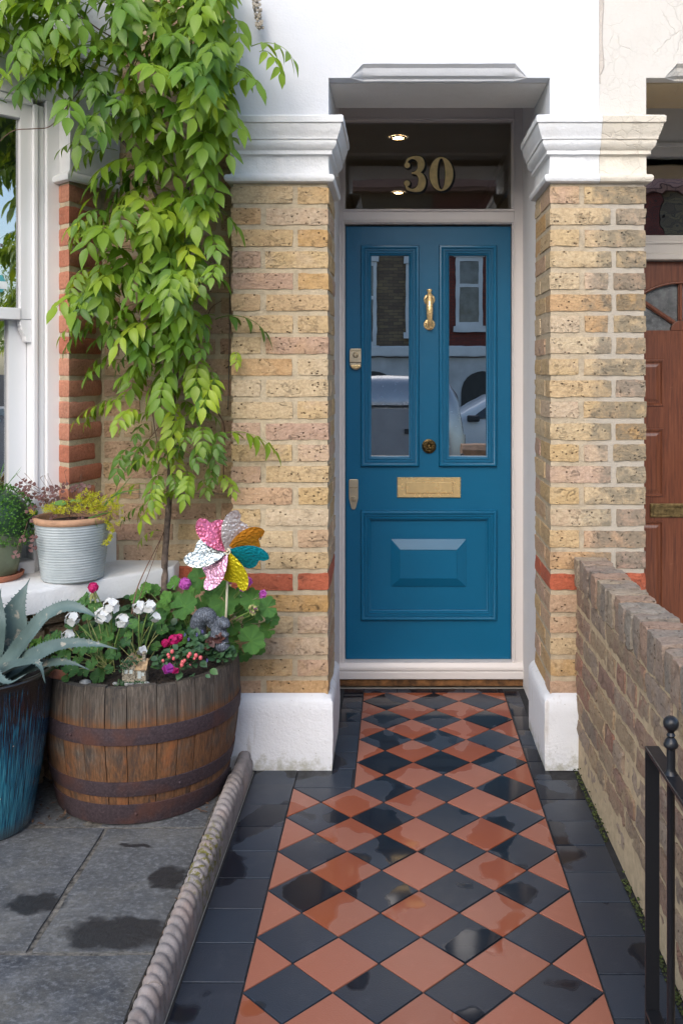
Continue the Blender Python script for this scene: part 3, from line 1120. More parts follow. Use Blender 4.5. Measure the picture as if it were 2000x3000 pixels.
# ------------------------------------------------------------------ capitals
CAPP = [(-0.03, 2.299), (0.050, 2.294), (0.056, 2.288), (0.055, 2.268), (0.049, 2.266), (0.047, 2.255), (0.042, 2.240), (0.037, 2.228), (0.034, 2.220), (0.034, 2.214), (0.029, 2.213), (0.030, 2.203), (0.026, 2.192), (0.018, 2.182), (0.013, 2.178), (0.013, 2.165), (0.003, 2.162), (0.0, 2.158), (0.001, 2.10), (0.004, 2.096), (0.016, 2.094), (0.021, 2.087), (0.021, 2.077), (0.016, 2.069), (0.004, 2.066), (-0.02, 2.064)]


def capital(pathfn, mat, parent, label=None):
    rings = []
    for o, z in CAPP:
        ring = []
        pts = pathfn(o)
        for a, b in zip(pts[:-1], pts[1:]):
            n = 14
            for k in range(n):
                t = k / n
                q = Vector((a[0] + (b[0] - a[0]) * t, a[1] + (b[1] - a[1]) * t, z))
                w = 0.0014 * noise.noise(q * 24)
                ring.append(q + Vector((w, w, 0.0012 * noise.noise(q * 17 + Vector((7, 7, 7))))))
        ring.append(Vector((*pts[-1], z)))
        rings.append(ring)
    o = MB().loft(rings, False).build('capital', mat, parent, angle=38)
    if label:
        o['label'] = label
    return o


capital(lambda o: [(XLL - o, YW), (XLL - o, YF - o), (XLR + o, YF - o), (XLR + o, YB)], M_CAP, house)
capital(lambda o: [(XRL - o, YB), (XRL - o, YF - o), (PARTY, YF - o)], M_CAP, house)
capital(lambda o: [(PARTY + 0.001, YF - o), (XRR + o, YF - o), (XRR + o, YB)], M_CREAMC, neigh, 'flaking cream half of the moulded capital')

# ------------------------------------------------------------------ white render above, with a stop-chamfered lintel
ZS = 2.4376


def lintel(x0, x1, ca, cb, ramp_, mat, parent, ztop=3.7, name='render_wall'):
    xs = [(x0, 0), (ca, 0), (ca + ramp_, 1), (cb - ramp_, 1), (cb, 0), (x1, 0)]
    rings = []
    for i in range(len(xs) - 1):
        for k in range(8):
            t = k / 8
            X = xs[i][0] + (xs[i + 1][0] - xs[i][0]) * t
            s = xs[i][1] + (xs[i + 1][1] - xs[i][1]) * t
            s = max(s, 0.02)
            w = 0.002 * noise.noise((X * 9, 0.3, 1.0))
            rings.append([(X, YF, ztop), (X, YF, ZS + 0.3), (X, YF, ZS + 0.054 * s + w), (X, YF - 0.004 * s, ZS + 0.050 * s + w), (X, YF + 0.004 * s, ZS + 0.043 * s), (X, YF + 0.010 * s, ZS + 0.038 * s), (X, YF + 0.013 * s, ZS + 0.026 * s), (X, YF + 0.020 * s, ZS + 0.014 * s), (X, YF + 0.034 * s, ZS + 0.007 * s + w), (X, YF + 0.036 * s, ZS + w), (X, YF + 0.12, ZS + w), (X, YB, ZS), (X, YB, ztop)])
    rings.append([(x1, p[1], p[2]) for p in rings[-1]])
    mb = MB().loft(rings, False)
    return mb.build(name, mat, parent, angle=30)


lintel(XLR, XRL, ax(1025, YF), ax(1545, YF), 0.045, [M_WHITE], house)
MB().box(XLL, XLR, YF, YB, 2.28, 3.7).build('render_wall', M_WHITE, house)
MB().box(XRL, PARTY, YF, YB, 2.28, 3.7).build('render_wall', M_WHITE, house)
# soffit plaster sheet just under the lintel (rough texture)
MB().box(XLR + 0.001, XRL - 0.001, YF + 0.055, YB, ZS - 0.004, ZS + 0.03).build('soffit', M_SOFF, house)
# neighbour
MB().box(PARTY + 0.0005, XRR, YF, YB, 2.28, 3.7).build('render_wall', M_CREAM, neigh)
lintel(XRR, 2.2, ax(1945, YF), 2.1, 0.045, [M_CREAM], neigh)
MB().box(XRR + 0.001, 2.2, YF + 0.055, YB, ZS - 0.006, ZS + 0.03).build('soffit', M_TAN, neigh)
# torn strip of bare plaster along the party line
mb = MB()
rings = []
for k in range(46):
    z = 2.42 + k * 0.028
    w = 0.014 + 0.014 * abs(noise.noise((z * 9, 2.2, 0))) + 0.02 * max(0, noise.noise((z * 4, 5, 1)))
    if z < 2.46:
        w = 0.006
    rings.append([(PARTY - 0.0005, YF - 0.0005, z), (PARTY + 0.001, YF - 0.003, z), (PARTY + w * 0.6, YF - 0.0035, z), (PARTY + w, YF + 0.002, z)])
mb.loft(rings, False).build('torn_plaster', M_TORN, neigh)

# ------------------------------------------------------------------ porch recess
MB().box(-0.40, -0.253, YB, YD + 0.1, 0.0, 2.64).build('porch_reveal', M_PLAS, house)
MB().box(0.561, 0.70, YB, YD + 0.1, 0.0, 2.64).build('porch_reveal', M_PLAS, house)
MB().box(-0.253, 0.561, YB, YD + 0.1, 2.64, 2.7).build('porch_ceiling', M_PLAS, house)
MB().box(-0.4, 0.7, YB + 0.001, YB + 0.06, ZS + 0.05, 2.66).build('porch_lintel', M_PLAS, house)

# ------------------------------------------------------------------ door frame
DX0, DX1 = ax(1011.5, YD), ax(1496.5, YD)
DZ0, DZ1 = az_(1933, YD), az_(660, YD)
FZ0, FZ1 = az_(610, YFR), az_(353, YFR)
fr = MB()
fr.box(DX0 - 0.075, DX0 - 0.012, YFR, YD + 0.06, 0.045, 2.64)
fr.box(DX1 + 0.012, DX1 + 0.075, YFR, YD + 0.06, 0.045, 2.64)
fr.box(DX0 - 0.012, DX1 + 0.012, YFR, YD + 0.06, FZ1 + 0.012, 2.64)
fr.box(DX0 - 0.012, DX1 + 0.012, YFR, YD + 0.06, DZ1 + 0.016, FZ0 - 0.012)
fr.build('door_frame', M_FRAME, house, bev=0.003)
beads = MB()
bp = [(-0.0125, 0.0), (-0.0125, -0.004), (-0.009, -0.0055), (-0.006, -0.004), (-0.0055, 0.004), (-0.002, 0.005), (0.0, 0.010), (0.0, 0.06)]
beads.frame(DX0, DX1, FZ0, FZ1, bp, YFR)
bp2 = [(-0.0125, 0.0), (-0.0125, -0.004), (-0.009, -0.0055), (-0.006, -0.004), (-0.005, 0.003), (-0.001, 0.006), (-0.001, 0.07)]
beads.frame(DX0, DX1, DZ0 - 0.003, DZ1 + 0.003, bp2, YFR)
beads.build('frame_bead', M_FRAME, house, angle=40)
sl = MB()
sl.extr([(DX0 - 0.078, YFR - 0.004, 0.105), (DX0 - 0.078, YD + 0.06, 0.11), (DX0 - 0.078, YD + 0.06, 0.06), (DX0 - 0.078, YFR - 0.014, 0.072), (DX0 - 0.078, YFR - 0.014, 0.085)], (DX1 - DX0 + 0.156, 0, 0))
sl.build('door_sill', M_FRAME, house, bev=0.003)
MB().box(DX0 - 0.078, DX1 + 0.078, YFR - 0.022, YD + 0.05, 0.036, 0.0695).build('door_sill', M_FRAME, house, bev=0.003)
M_THR = plain('damp_bare_timber', (0.19, 0.085, 0.028), 0.8, 0.5, 25, 0.003, 60)
MB().box(DX0 - 0.03, DX1 + 0.05, YFR - 0.006, YD, 0.001, 0.036).build('threshold', M_THR, house, bev=0.003)

# ------------------------------------------------------------------ front door
door = empty('front_door', (0, 0, 0), house)
door['label'] = 'glossy teal blue panelled front door with two tall glass panes'
P1 = (ax(1057, YD), ax(1227, YD), az_(1366, YD), az_(718, YD))
P2 = (ax(1285, YD), ax(1454, YD), az_(1366, YD), az_(718, YD))
G1 = (ax(1087, YD), ax(1195, YD), az_(1336, YD), az_(751, YD))
G2 = (ax(1317, YD), ax(1423, YD), az_(1336, YD), az_(751, YD))
LP = (ax(1057, YD), ax(1454, YD), az_(1816, YD), az_(1494, YD))
xs = [DX0 + 0.002, P1[0] + 0.012, P1[1] - 0.012, P2[0] + 0.012, P2[1] - 0.012, DX1 - 0.002]
zs = [DZ0 + 0.003, LP[2] + 0.012, LP[3] - 0.012, P1[2] + 0.012, P1[3] - 0.012, DZ1 - 0.003]
lf = MB()
for a in range(5):
    for b in range(5):
        hole = (b == 3 and a in (1, 3)) or (b == 1 and a in (1, 2, 3))
        if not hole:
            lf.quad((xs[a], YD, zs[b]), (xs[a + 1], YD, zs[b]), (xs[a + 1], YD, zs[b + 1]), (xs[a], YD, zs[b + 1]))
lf.frame(xs[0], xs[-1], zs[0], zs[-1], [(0, 0), (0, 0.045)], YD)
for g in ((xs[1], xs[2], zs[3], zs[4]), (xs[3], xs[4], zs[3], zs[4])):
    lf.frame(*g, [(0, 0), (0, 0.045)], YD)
lf.frame(xs[1], xs[4], zs[1], zs[2], [(0, 0), (0, 0.02)], YD)
lf.build('door_leaf', M_BLUE, door)
MOU = [(0, 0), (0.0, -0.010), (0.003, -0.0165), (0.010, -0.0185), (0.0145, -0.0165), (0.016, -0.011), (0.0195, -0.0105), (0.0205, -0.0135), (0.025, -0.0135), (0.0265, -0.008), (0.031, -0.0075), (0.0325, -0.0105), (0.037, -0.010), (0.040, -0.003), (0.045, -0.001), (0.046, 0.002), (0.046, 0.016)]
for p in (P1, P2):
    MB().frame(*p, MOU, YD).build('moulding', M_BLUE, door, angle=35)
mo = MB()
mo.frame(*LP, MOU[:-2] + [(0.0445, 0.009)], YD)
mo.build('moulding', M_BLUE, door, angle=35)
mo = MB()
fx = (ax(1145, YD), ax(1365, YD), az_(1719, YD), az_(1580, YD))
ix = (ax(1172, YD), ax(1338, YD), az_(1693, YD), az_(1609, YD))
yb_ = YD + 0.009
o4 = [(LP[0] + 0.03, yb_, LP[2] + 0.03), (LP[1] - 0.03, yb_, LP[2] + 0.03), (LP[1] - 0.03, yb_, LP[3] - 0.03), (LP[0] + 0.03, yb_, LP[3] - 0.03)]


def rc(t, yy):
    return [(t[0], yy, t[2]), (t[1], yy, t[2]), (t[1], yy, t[3]), (t[0], yy, t[3])]


mo.loft([o4, rc(fx, yb_), rc(fx, yb_ - 0.004), rc(ix, yb_ - 0.021), rc((ix[0] + .001, ix[1] - .001, ix[2] + .001, ix[3] - .001), yb_ - 0.018)])
mo.quad(*rc((ix[0] + .001, ix[1] - .001, ix[2] + .001, ix[3] - .001), yb_ - 0.018))
mo.build('fielded_panel', M_BLUE, door)
for g in (G1, G2):
    MB().box(g[0] - 0.004, g[1] + 0.004, YD + 0.012, YD + 0.016, g[2] - 0.004, g[3] + 0.004).build('pane', M_GLASS, door)

# letter plate
lp = (ax(1163, YD), ax(1349, YD), az_(1458, YD), az_(1398, YD))
fl = (ax(1187, YD), ax(1326, YD), az_(1445, YD), az_(1411, YD))
mb = MB()
yy = YD
mb.loft([rc(lp, yy), rc(lp, yy - 0.004), rc((lp[0] + .004, lp[1] - .004, lp[2] + .004, lp[3] - .004), yy - 0.009), rc(fl, yy - 0.009), rc(fl, yy - 0.004)])
mb.build('letter_plate', M_BRASS, door)
g_ = 0.0012
f2 = (fl[0] + g_, fl[1] - g_, fl[2] + g_, fl[3] - g_)
mb = MB().loft([rc(f2, yy - 0.003), rc(f2, yy - 0.008), rc((f2[0] + .002, f2[1] - .002, f2[2] + .002, f2[3] - .002), yy - 0.0095)])
mb.quad(*rc((f2[0] + .002, f2[1] - .002, f2[2] + .002, f2[3] - .002), yy - 0.0095))
mb.build('letter_flap', M_BRASS, door)
# doctor's knocker: two roses and a swung handle
kx = ax(1257, YD)
for py in (877, 950):
    MB().lathe([(0.0255, 0), (0.0255, 0.003), (0.022, 0.006), (0.018, 0.0065), (0.016, 0.009), (0.010, 0.011), (0.0, 0.011)], 28, (kx, YD, az_(py, YD)), 'y').build('knocker_rose', M_BRASS, door, angle=40)
kn = smooth_pts([(kx, YD - 0.020, az_(851, YD)), (kx, YD - 0.024, az_(857, YD)), (kx, YD - 0.029, az_(866, YD)), (kx, YD - 0.034, az_(882, YD)), (kx, YD - 0.040, az_(895, YD)), (kx, YD - 0.044, az_(920, YD)), (kx + .001, YD - 0.036, az_(940, YD)), (kx + .002, YD - 0.024, az_(953, YD)), (kx + .002, YD - 0.016, az_(962, YD))], 5)
rr = []
for i in range(len(kn)):
    t = i / (len(kn) - 1)
    r0 = [(0, .0125), (.06, .0125), (.09, .008), (.2, .010), (.36, .0155), (.44, .0165), (.47, .014), (.5, .0155), (.62, .0145), (.78, .011), (.9, .009), (.95, .0115), (1, .006)]
    for (a, ra), (b, rb) in zip(r0[:-1], r0[1:]):
        if a <= t <= b:
            rr.append(ra + (rb - ra) * (t - a) / (b - a))
            break
MB().tube(kn, rr, 14).build('knocker', M_BRASS, door, angle=50)
# lion-mask knob
bx, bz = ax(1256, YD), az_(1307, YD)
lion = MB()
lion.lathe([(0.032, 0), (0.032, 0.006), (0.030, 0.009), (0.027, 0.008), (0.0265, 0.010), (0.02, 0.014), (0.0, 0.016)], 32, (bx, YD, bz), 'y')
for k in range(16):
    a = 2 * PI * k / 16 + 0.1
    lion.ball((bx + 0.0205 * math.cos(a), YD - 0.014, bz + 0.0205 * math.sin(a)), 0.0055, 7, 5, 0, (1, 1.2, 1))
for k in range(11):
    a = 2 * PI * k / 11
    lion.ball((bx + 0.0135 * math.cos(a), YD - 0.019, bz + 0.001 + 0.0145 * math.sin(a)), 0.0045, 7, 5)
lion.ball((bx, YD - 0.018, bz), 0.0125, 12, 8, 0, (0.9, 0.8, 1.0))
for s in (-1, 1):
    lion.ball((bx + s * 0.0045, YD - 0.027, bz + 0.0035), 0.0026, 7, 5)
    lion.ball((bx + s * 0.0035, YD - 0.028, bz - 0.006), 0.0048, 8, 6)
    lion.ball((bx + s * 0.011, YD - 0.020, bz + 0.0125), 0.004, 7, 5)
lion.ball((bx, YD - 0.029, bz - 0.001), 0.0035, 8, 6, 0, (1, 1, 1.6))
lion.build('door_knob', M_BRONZE, door, smooth=True)


def txt(body, size, loc, parent, mat, name='lettering', ext=0.0004, mirror=False, rz=0.0):
    cu = bpy.data.curves.new(name, 'FONT')
    cu.body = body
    cu.size = size
    cu.extrude = ext
    cu.align_x = 'CENTER'
    cu.align_y = 'CENTER'
    o = bpy.data.objects.new(name, cu)
    COL.objects.link(o)
    dg = bpy.context.evaluated_depsgraph_get()
    me = bpy.data.meshes.new_from_object(o.evaluated_get(dg))
    bpy.data.objects.remove(o)
    me.materials.clear()
    me.materials.append(mat)
    return inst(name, me, parent, loc, (R(90), 0, rz), (-1 if mirror else 1, 1, 1))


# locks
ux0, ux1 = ax(1024, YD), ax(1060, YD)
uz0, uz1 = az_(1084, YD), az_(1021, YD)
um = (ux0 + ux1) / 2
mb = MB()
mb.extr([(ux0, YD - 0.012, uz0 + 0.034), (ux1, YD - 0.012, uz0 + 0.034), (ux1, YD - 0.012, uz1 - 0.008), (ux1 - 0.005, YD - 0.012, uz1), (ux0 + 0.005, YD - 0.012, uz1), (ux0, YD - 0.012, uz1 - 0.008)], (0, 0.012, 0))
pu = [(um + 0.027 * math.cos(a), YD - 0.010, uz0 + 0.030 + 0.029 * math.sin(a)) for a in [PI + k * PI / 12 for k in range(13)]]
mb.extr(pu, (0, 0.010, 0))
mb.build('upper_lock', M_SATIN, door, bev=0.0015)
MB().lathe([(0.013, 0), (0.013, 0.004), (0.010, 0.006), (0.008, 0.004), (0.007, 0.007), (0.0, 0.007)], 22, (um, YD - 0.012, uz0 + 0.068), 'y').build('lock_cylinder', M_SATIN, door, angle=40)
MB().box(um - 0.0012, um + 0.0012, YD - 0.0202, YD - 0.018, uz0 + 0.063, uz0 + 0.073).build('keyhole', M_BLKP, door)
MB().extr([(um + 0.022 * math.cos(a), YD - 0.021, uz0 + 0.022 + 0.016 * math.sin(a)) for a in [PI + k * PI / 10 for k in range(11)]], (0, 0.011, 0)).build('finger_pull', M_BRASS, door, bev=0.002)
txt('BANHAM', 0.0105, (um, YD - 0.0124, uz1 - 0.010), door, M_AGEDB)
lx0, lx1 = ax(1022, YD), ax(1049, YD)
lz0, lz1 = az_(1492, YD), az_(1404, YD)
lm = (lx0 + lx1) / 2
MB().extr([(lx0, YD - 0.007, lz0 + 0.05), (lm - 0.011, YD - 0.007, lz0 + 0.008), (lm - 0.006, YD - 0.007, lz0), (lm + 0.006, YD - 0.007, lz0), (lm + 0.011, YD - 0.007, lz0 + 0.008), (lx1, YD - 0.007, lz0 + 0.05), (lx1, YD - 0.007, lz1 - 0.004), (lx1 - 0.004, YD - 0.007, lz1), (lx0 + 0.004, YD - 0.007, lz1), (lx0, YD - 0.007, lz1 - 0.004)], (0, 0.007, 0)).build('lower_lock', M_SATIN, door, bev=0.0015)
MB().lathe([(0.0125, 0), (0.0125, 0.005), (0.010, 0.007), (0.008, 0.005), (0.0, 0.006)], 22, (lm, YD - 0.007, lz0 + 0.048), 'y').build('lock_cylinder', M_SATIN, door, angle=40)
MB().box(lm - 0.0012, lm + 0.0012, YD - 0.0142, YD - 0.012, lz0 + 0.042, lz0 + 0.054).build('keyhole', M_BLKP, door)
txt('BANHAM', 0.0085, (lm, YD - 0.0074, lz1 - 0.037), door, M_AGEDB)

# ------------------------------------------------------------------ fanlight and its gilded number
fan = empty('fanlight', (0, 0, 0), house)
fan['label'] = 'clear glass fanlight over the door lettered 30 in gold'
YG = YFR + 0.035
MB().box(DX0 - 0.01, DX1 + 0.01, YG, YG + 0.005, FZ0 - 0.01, FZ1 + 0.01).build('pane', M_FANG, fan)


def stroke(pts, n=8):
    """outline strip through (x, z, halfwidth, nx, nz): returns left and right edges"""
    P = smooth_pts([(p[0], p[1], p[2]) for p in pts], n)
    L, Rr = [], []
    for i, p in enumerate(P):
        t = P[min(i + 1, len(P) - 1)] - P[max(i - 1, 0)]
        d = Vector((t.x, t.y)).normalized()
        nn = Vector((-d.y, d.x))
        L.append(Vector((p.x, p.y)) + nn * p.z)
        Rr.append(Vector((p.x, p.y)) - nn * p.z)
    return L, Rr


def digit(parts, px0, px1, py0, py1, grow, dx, dz, yy, mat, thick):
    X0, X1 = ax(px0, YG), ax(px1, YG)
    Z0, Z1 = az_(py1, YG), az_(py0, YG)
    mb = MB()
    sx, sz = X1 - X0, Z1 - Z0

    def W(p):
        return (X0 + p[0] * sx + dx, yy, Z0 + p[1] * sz + dz)
    for k, prt in enumerate(parts):
        y2 = -0.00015 * k
        if prt[0] == 's':
            L, Rr = stroke([(a, b, c + grow / sx) for a, b, c in prt[1]])
            # offset in a square space: x and z scale differ slightly
            a = [W(p) for p in L]
            b = [W(p) for p in Rr]
            mb.add([(q[0], q[1] + y2, q[2]) for q in a + b], [(i, i + 1, len(a) + i + 1, len(a) + i) for i in range(len(a) - 1)])
        elif prt[0] == 'c':
            cx, cz, r = prt[1]
            r = r * sx + grow
            c = W((cx, cz))
            mb.add([(c[0] + r * math.cos(2 * PI * i / 24), yy + y2, c[2] + r * math.sin(2 * PI * i / 24)) for i in range(24)], [tuple(range(24))])
        elif prt[0] == 'o':
            (ro, zo), (ri, zi) = prt[1], prt[2]
            c = W((0.5, 0.5))
            a = [(c[0] + (ro * sx + grow) * math.cos(2 * PI * i / 48), yy, c[2] + (zo * sz + grow) * math.sin(2 * PI * i / 48)) for i in range(48)]
            b = [(c[0] + max(ri * sx - grow, 0.001) * math.cos(2 * PI * i / 48), yy, c[2] + (zi * sz - grow) * math.sin(2 * PI * i / 48)) for i in range(48)]
            mb.loft([a, b])
    return mb.build('digit', mat, fan, fix=False)


THREE = [('s', [(0.10, 0.76, 0.03), (0.16, 0.90, 0.045), (0.34, 0.975, 0.035), (0.55, 0.965, 0.07), (0.72, 0.87, 0.14), (0.74, 0.75, 0.155), (0.66, 0.62, 0.10), (0.50, 0.545, 0.035), (0.34, 0.525, 0.025)]),
         ('s', [(0.36, 0.53, 0.025), (0.56, 0.51, 0.04), (0.72, 0.43, 0.12), (0.79, 0.29, 0.165), (0.73, 0.14, 0.15), (0.56, 0.045, 0.075), (0.36, 0.025, 0.04), (0.16, 0.08, 0.05), (0.09, 0.20, 0.035)]),
         ('c', (0.15, 0.755, 0.125)), ('c', (0.14, 0.225, 0.13))]
ZERO = [('o', (0.5, 0.5), (0.165, 0.455))]
for prt, a, b in ((THREE, 1182, 1250), (ZERO, 1257, 1327)):
    digit(prt, a, b, 459, 559, 0.0035, 0.006, -0.005, YG - 0.0008, M_BLKP, 0)
    digit(prt, a, b, 459, 559, 0.0035, 0.0015, -0.001, YG - 0.0012, M_BLKP, 0)
    digit(prt, a, b, 459, 559, 0.0, 0, 0, YG - 0.002, M_GOLD, 0)

# ------------------------------------------------------------------ hall behind the glass
hall = empty('hallway', (0, 0, 0), house)
h = MB()
h.quad((-0.42, 4.2, 2.62), (0.70, 4.2, 2.62), (0.70, 9.0, 2.62), (-0.42, 9.0, 2.62))
h.quad((-0.42, 4.2, 0), (-0.42, 9, 0), (-0.42, 9, 2.62), (-0.42, 4.2, 2.62))
h.quad((0.70, 4.2, 0), (0.70, 9, 0), (0.70, 9, 2.62), (0.70, 4.2, 2.62))
h.quad((-0.42, 9, 0), (0.70, 9, 0), (0.70, 9, 2.62), (-0.42, 9, 2.62))
h.quad((-0.42, 4.2, 0.01), (0.70, 4.2, 0.01), (0.70, 9, 0.01), (-0.42, 9, 0.01))
h.build('hall_shell', M_HALL, hall)
cv = MB()
cvp = [(0.0, 0.0), (0.0, 0.10), (0.02, 0.10), (0.03, 0.06), (0.06, 0.035), (0.09, 0.03), (0.10, 0.0)]
for s, x0 in ((1, -0.419), (-1, 0.699)):
    cv.loft([[(x0 + s * a, yv, 2.619 - b) for a, b in cvp] for yv in (4.22, 8.98)], False)
cv.build('ceiling_cornice', M_HALL, hall)
for py, px in ((405, 1166), (565, 1167)):
    sl_ = (CY - py) / FPX
    yv = (2.612 - CAMH) / sl_
    xv = (px - CX) / FPX * yv
    MB().lathe([(0.042, 2.6185), (0.040, 2.612), (0.033, 2.611), (0.026, 2.6155)], 24, (xv, yv, 0)).build('downlight_ring', M_BRASS, hall, angle=40)
    MB().add([(xv + 0.027 * math.cos(2 * PI * i / 20), yv + 0.027 * math.sin(2 * PI * i / 20), 2.6145) for i in range(20)], [tuple(range(20))]).build('downlight', M_EMIT, hall)
# house walls behind the facade so no sky leaks in
hw = MB()
hw.box(-1.9, -0.43, YW + 0.25, 9.1, 0, 3.7)
hw.box(0.71, 0.87, YB + 0.01, 9.1, 0, 3.7)
hw.box(-1.9, 2.3, YW + 0.25, 9.1, 3.7, 3.8)
hw.build('house_core', M_DARK, house)

# ------------------------------------------------------------------ neighbour's door
nd = empty('front_door', (0, 0, 0), neigh)
nd['label'] = 'varnished brown wooden door with sunburst glazing'
NX0, NX1 = 0.905, 1.645
NXC = 1.273
NZ1 = az_(766, YD)
MB().box(NX0 - 0.2, NX1 + 0.3, YB + 0.01, YD + 0.12, 2.66, 2.74).build('porch_ceiling', M_TAN, neigh)
MB().box(XRR + 0.0, 0.90, YB + 0.001, YD + 0.1, 0, 2.66).build('porch_reveal', M_CREAM, neigh)
MB().box(1.66, 2.3, YF, YD + 0.1, 0, 2.43).build('porch_reveal', M_CREAM, neigh)
nf = MB()
nf.box(0.88, 1.67, YFR, YD + 0.06, NZ1 + 0.004, az_(688, YFR))
nf.box(0.88, 1.67, YFR + 0.005, YD + 0.06, az_(455, YFR), 2.66)
nf.box(0.88, 1.67, YFR - 0.012, YFR + 0.005, az_(430, YFR), az_(418, YFR))
nf.box(0.88, 1.67, YFR - 0.008, YFR - 0.0005, az_(714, YFR), az_(704, YFR))
nf.box(0.88, 1.67, YFR - 0.012, YFR - 0.0005, NZ1 + 0.005, NZ1 + 0.03)
nf.build('door_frame', M_NFRM, neigh, bev=0.003)
MB().box(0.89, 1.66, YFR + 0.03, YFR + 0.036, az_(690, YFR), az_(453, YFR)).build('pane', M_WING, neigh)
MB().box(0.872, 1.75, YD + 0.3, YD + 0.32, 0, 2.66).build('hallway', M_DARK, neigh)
lw = MB()
# leaf as slab below and above the fan, arch cut out
zb0 = az_(957, YD)
RO = 130 * YD / FPX
zarc = zb0
N = 20
arc = [(NXC + RO * 1.28 * math.cos(PI - PI * k / N), YD, zarc + RO * math.sin(PI - PI * k / N)) for k in range(N + 1)]
top = [(NX0 + (NX1 - NX0) * k / N, YD, NZ1) for k in range(N + 1)]
lw.loft([top, arc], False)
lw.quad((NX0, YD, zarc), arc[0], top[0], top[0])
lw.box(NX0, NX1, YD, YD + 0.04, 0.1, zarc - 0.016)
lw.quad((NX0, YD, zarc - .016), (arc[0][0], YD, zarc - .016), arc[0], (NX0, YD, NZ1))
lw.quad((NX1, YD, zarc - .016), (arc[-1][0], YD, zarc - .016), arc[-1], (NX1, YD, NZ1))
lw.build('door_leaf', M_MAHO, nd)
MB().box(NXC - RO * 1.3, NXC + RO * 1.3, YD + 0.018, YD + 0.022, zarc - 0.02, zarc + RO + 0.01).build('pane', M_OBSC, nd)
mb = MB()
hubr = 0.045
mb.extr([(NXC + hubr * math.cos(PI * k / 12), YD - 0.004, zarc - 0.016 + hubr * math.sin(PI * k / 12)) for k in range(13)], (0, 0.02, 0))
for ang in (90, 139, 41):
    a = R(ang)
    d = Vector((math.cos(a) * (1.28 if ang != 90 else 1), 0, math.sin(a)))
    e = Vector((NXC, YD + 0.004, zarc)) + d * RO * 1.01
    s_ = Vector((NXC, YD + 0.004, zarc)) + d.normalized() * 0.03
    w = Vector((-d.z, 0, d.x)).normalized() * 0.010
    mb.extr([s_ - w, e - w, e + w, s_ + w], (0, 0.02, 0))
    mb.extr([s_ - w * .5 + Vector((0, -.006, 0)), e - w * .5 + Vector((0, -.006, 0)), e + w * .5 + Vector((0, -.006, 0)), s_ + w * .5 + Vector((0, -.006, 0))], (0, 0.008, 0))
mb.build('glazing_bars', M_MAHO, nd, bev=0.002)
bead = MB().tube([(p[0], YD - 0.002, p[2]) for p in arc], 0.007, 6)
bead.build('glazing_bead', M_MAHO, nd, smooth=True)
for (pa, pb, qa, qb) in ((1840, 1943, 1190, 1053), (1840, 1943, 1455, 1255), (1840, 1943, 1925, 1525), (2036, 2140, 1190, 1053), (2036, 2140, 1455, 1255), (2036, 2140, 1925, 1525)):
    r_ = (ax(pa, YD), ax(pb, YD), az_(qa, YD), az_(qb, YD))
    mb = MB().frame(*r_, [(0, 0.001), (0.002, -0.006), (0.008, -0.006), (0.014, -0.001), (0.016, 0.002), (0.03, -0.003), (0.034, -0.004)], YD, fill=True)
    mb.build('door_panel', M_MAHO, nd)
r_ = (ax(1903, YD), ax(2080, YD), az_(1515, YD), az_(1475, YD))
MB().frame(*r_, [(0, 0), (0, -0.006), (0.004, -0.009), (0.014, -0.009), (0.015, -0.006), (0.016, -0.009)], YD, fill=True).build('letter_plate', M_AGEDB, nd)

# ================================================================== BAY WINDOW (canted at 45 degrees)
C_ = Vector((-1.135, 3.20))          # arris of the red pier
E_ = Vector((-1.085, 3.402))         # where the pier meets the wall
R_ = Vector((-1.195, 3.26))          # back of the reveal
ex = Vector((-0.7071, -0.7071))      # along the window, towards the street
nx = Vector((0.7071, -0.7071))       # out of the window


def bay(t, n, z):
    q = R_ + ex * t + nx * n
    return Vector((q.x, q.y, z))


pier = MB().extr([(C_.x - 0.004, C_.y + 0.008, 0.69), (E_.x - 0.004, E_.y, 0.69), (-1.4, 3.5, 0.69), (R_.x, R_.y + 0.004, 0.69)], (0, 0, 1.40)).build('brick_pier', M_MOR, house)
pier['label'] = 'soft red brick pier beside the bay window'
i = 0
for i in range(0, 19):
    z0, z1 = zrow(i)
    z0 += random.uniform(-.002, .002)
    fr_ = random.choice((0.76, 0.80)) if i % 2 == 0 else 0.97
    path2 = []
    for k in range(4):
        path2.append(R_.lerp(C_, k / 4))
    for k in range(6):
        path2.append(C_.lerp(E_, fr_ * k / 5))
    ctr = Vector((-1.25, 3.36))
    sd_ = random.uniform(0, 50)
    rings = []
    for zz, o in ((z0, 0.012), (z0 + 0.0015, 0.004), (z0 + 0.008, 0), ((z0 + z1) / 2, -0.0008), (z1 - 0.008, 0), (z1 - 0.0015, 0.004), (z1, 0.012)):
        ring = []
        for k, p in enumerate(path2):
            oo = o
            d = (ctr - p).normalized()
            w = noise.noise((p.x * 35, p.y * 35, zz * 40 + sd_)) * 0.0028
            cr = 0.004 if k == 4 else 0
            ring.append((p.x + d.x * (oo + w + cr), p.y + d.y * (oo + w + cr), zz + noise.noise((p.x * 30, p.y * 30, sd_)) * 0.003))
        pl = path2[-1]
        ring.append((pl.x - 0.03, pl.y + 0.02, zz))
        rings.append(ring)
    MB().loft(rings, False).build('brick', M_REDP, pier, angle=50)

bayw = empty('bay_window', (0, 0, 0), house)
bayw['label'] = 'white sash bay window at the left edge'


def bbox(mb, t0, t1, n0, n1, z0, z1):
    ps = [bay(t0, n0, z0), bay(t1, n0, z0), bay(t1, n1, z0), bay(t0, n1, z0)]
    return mb.extr(ps, (0, 0, z1 - z0))


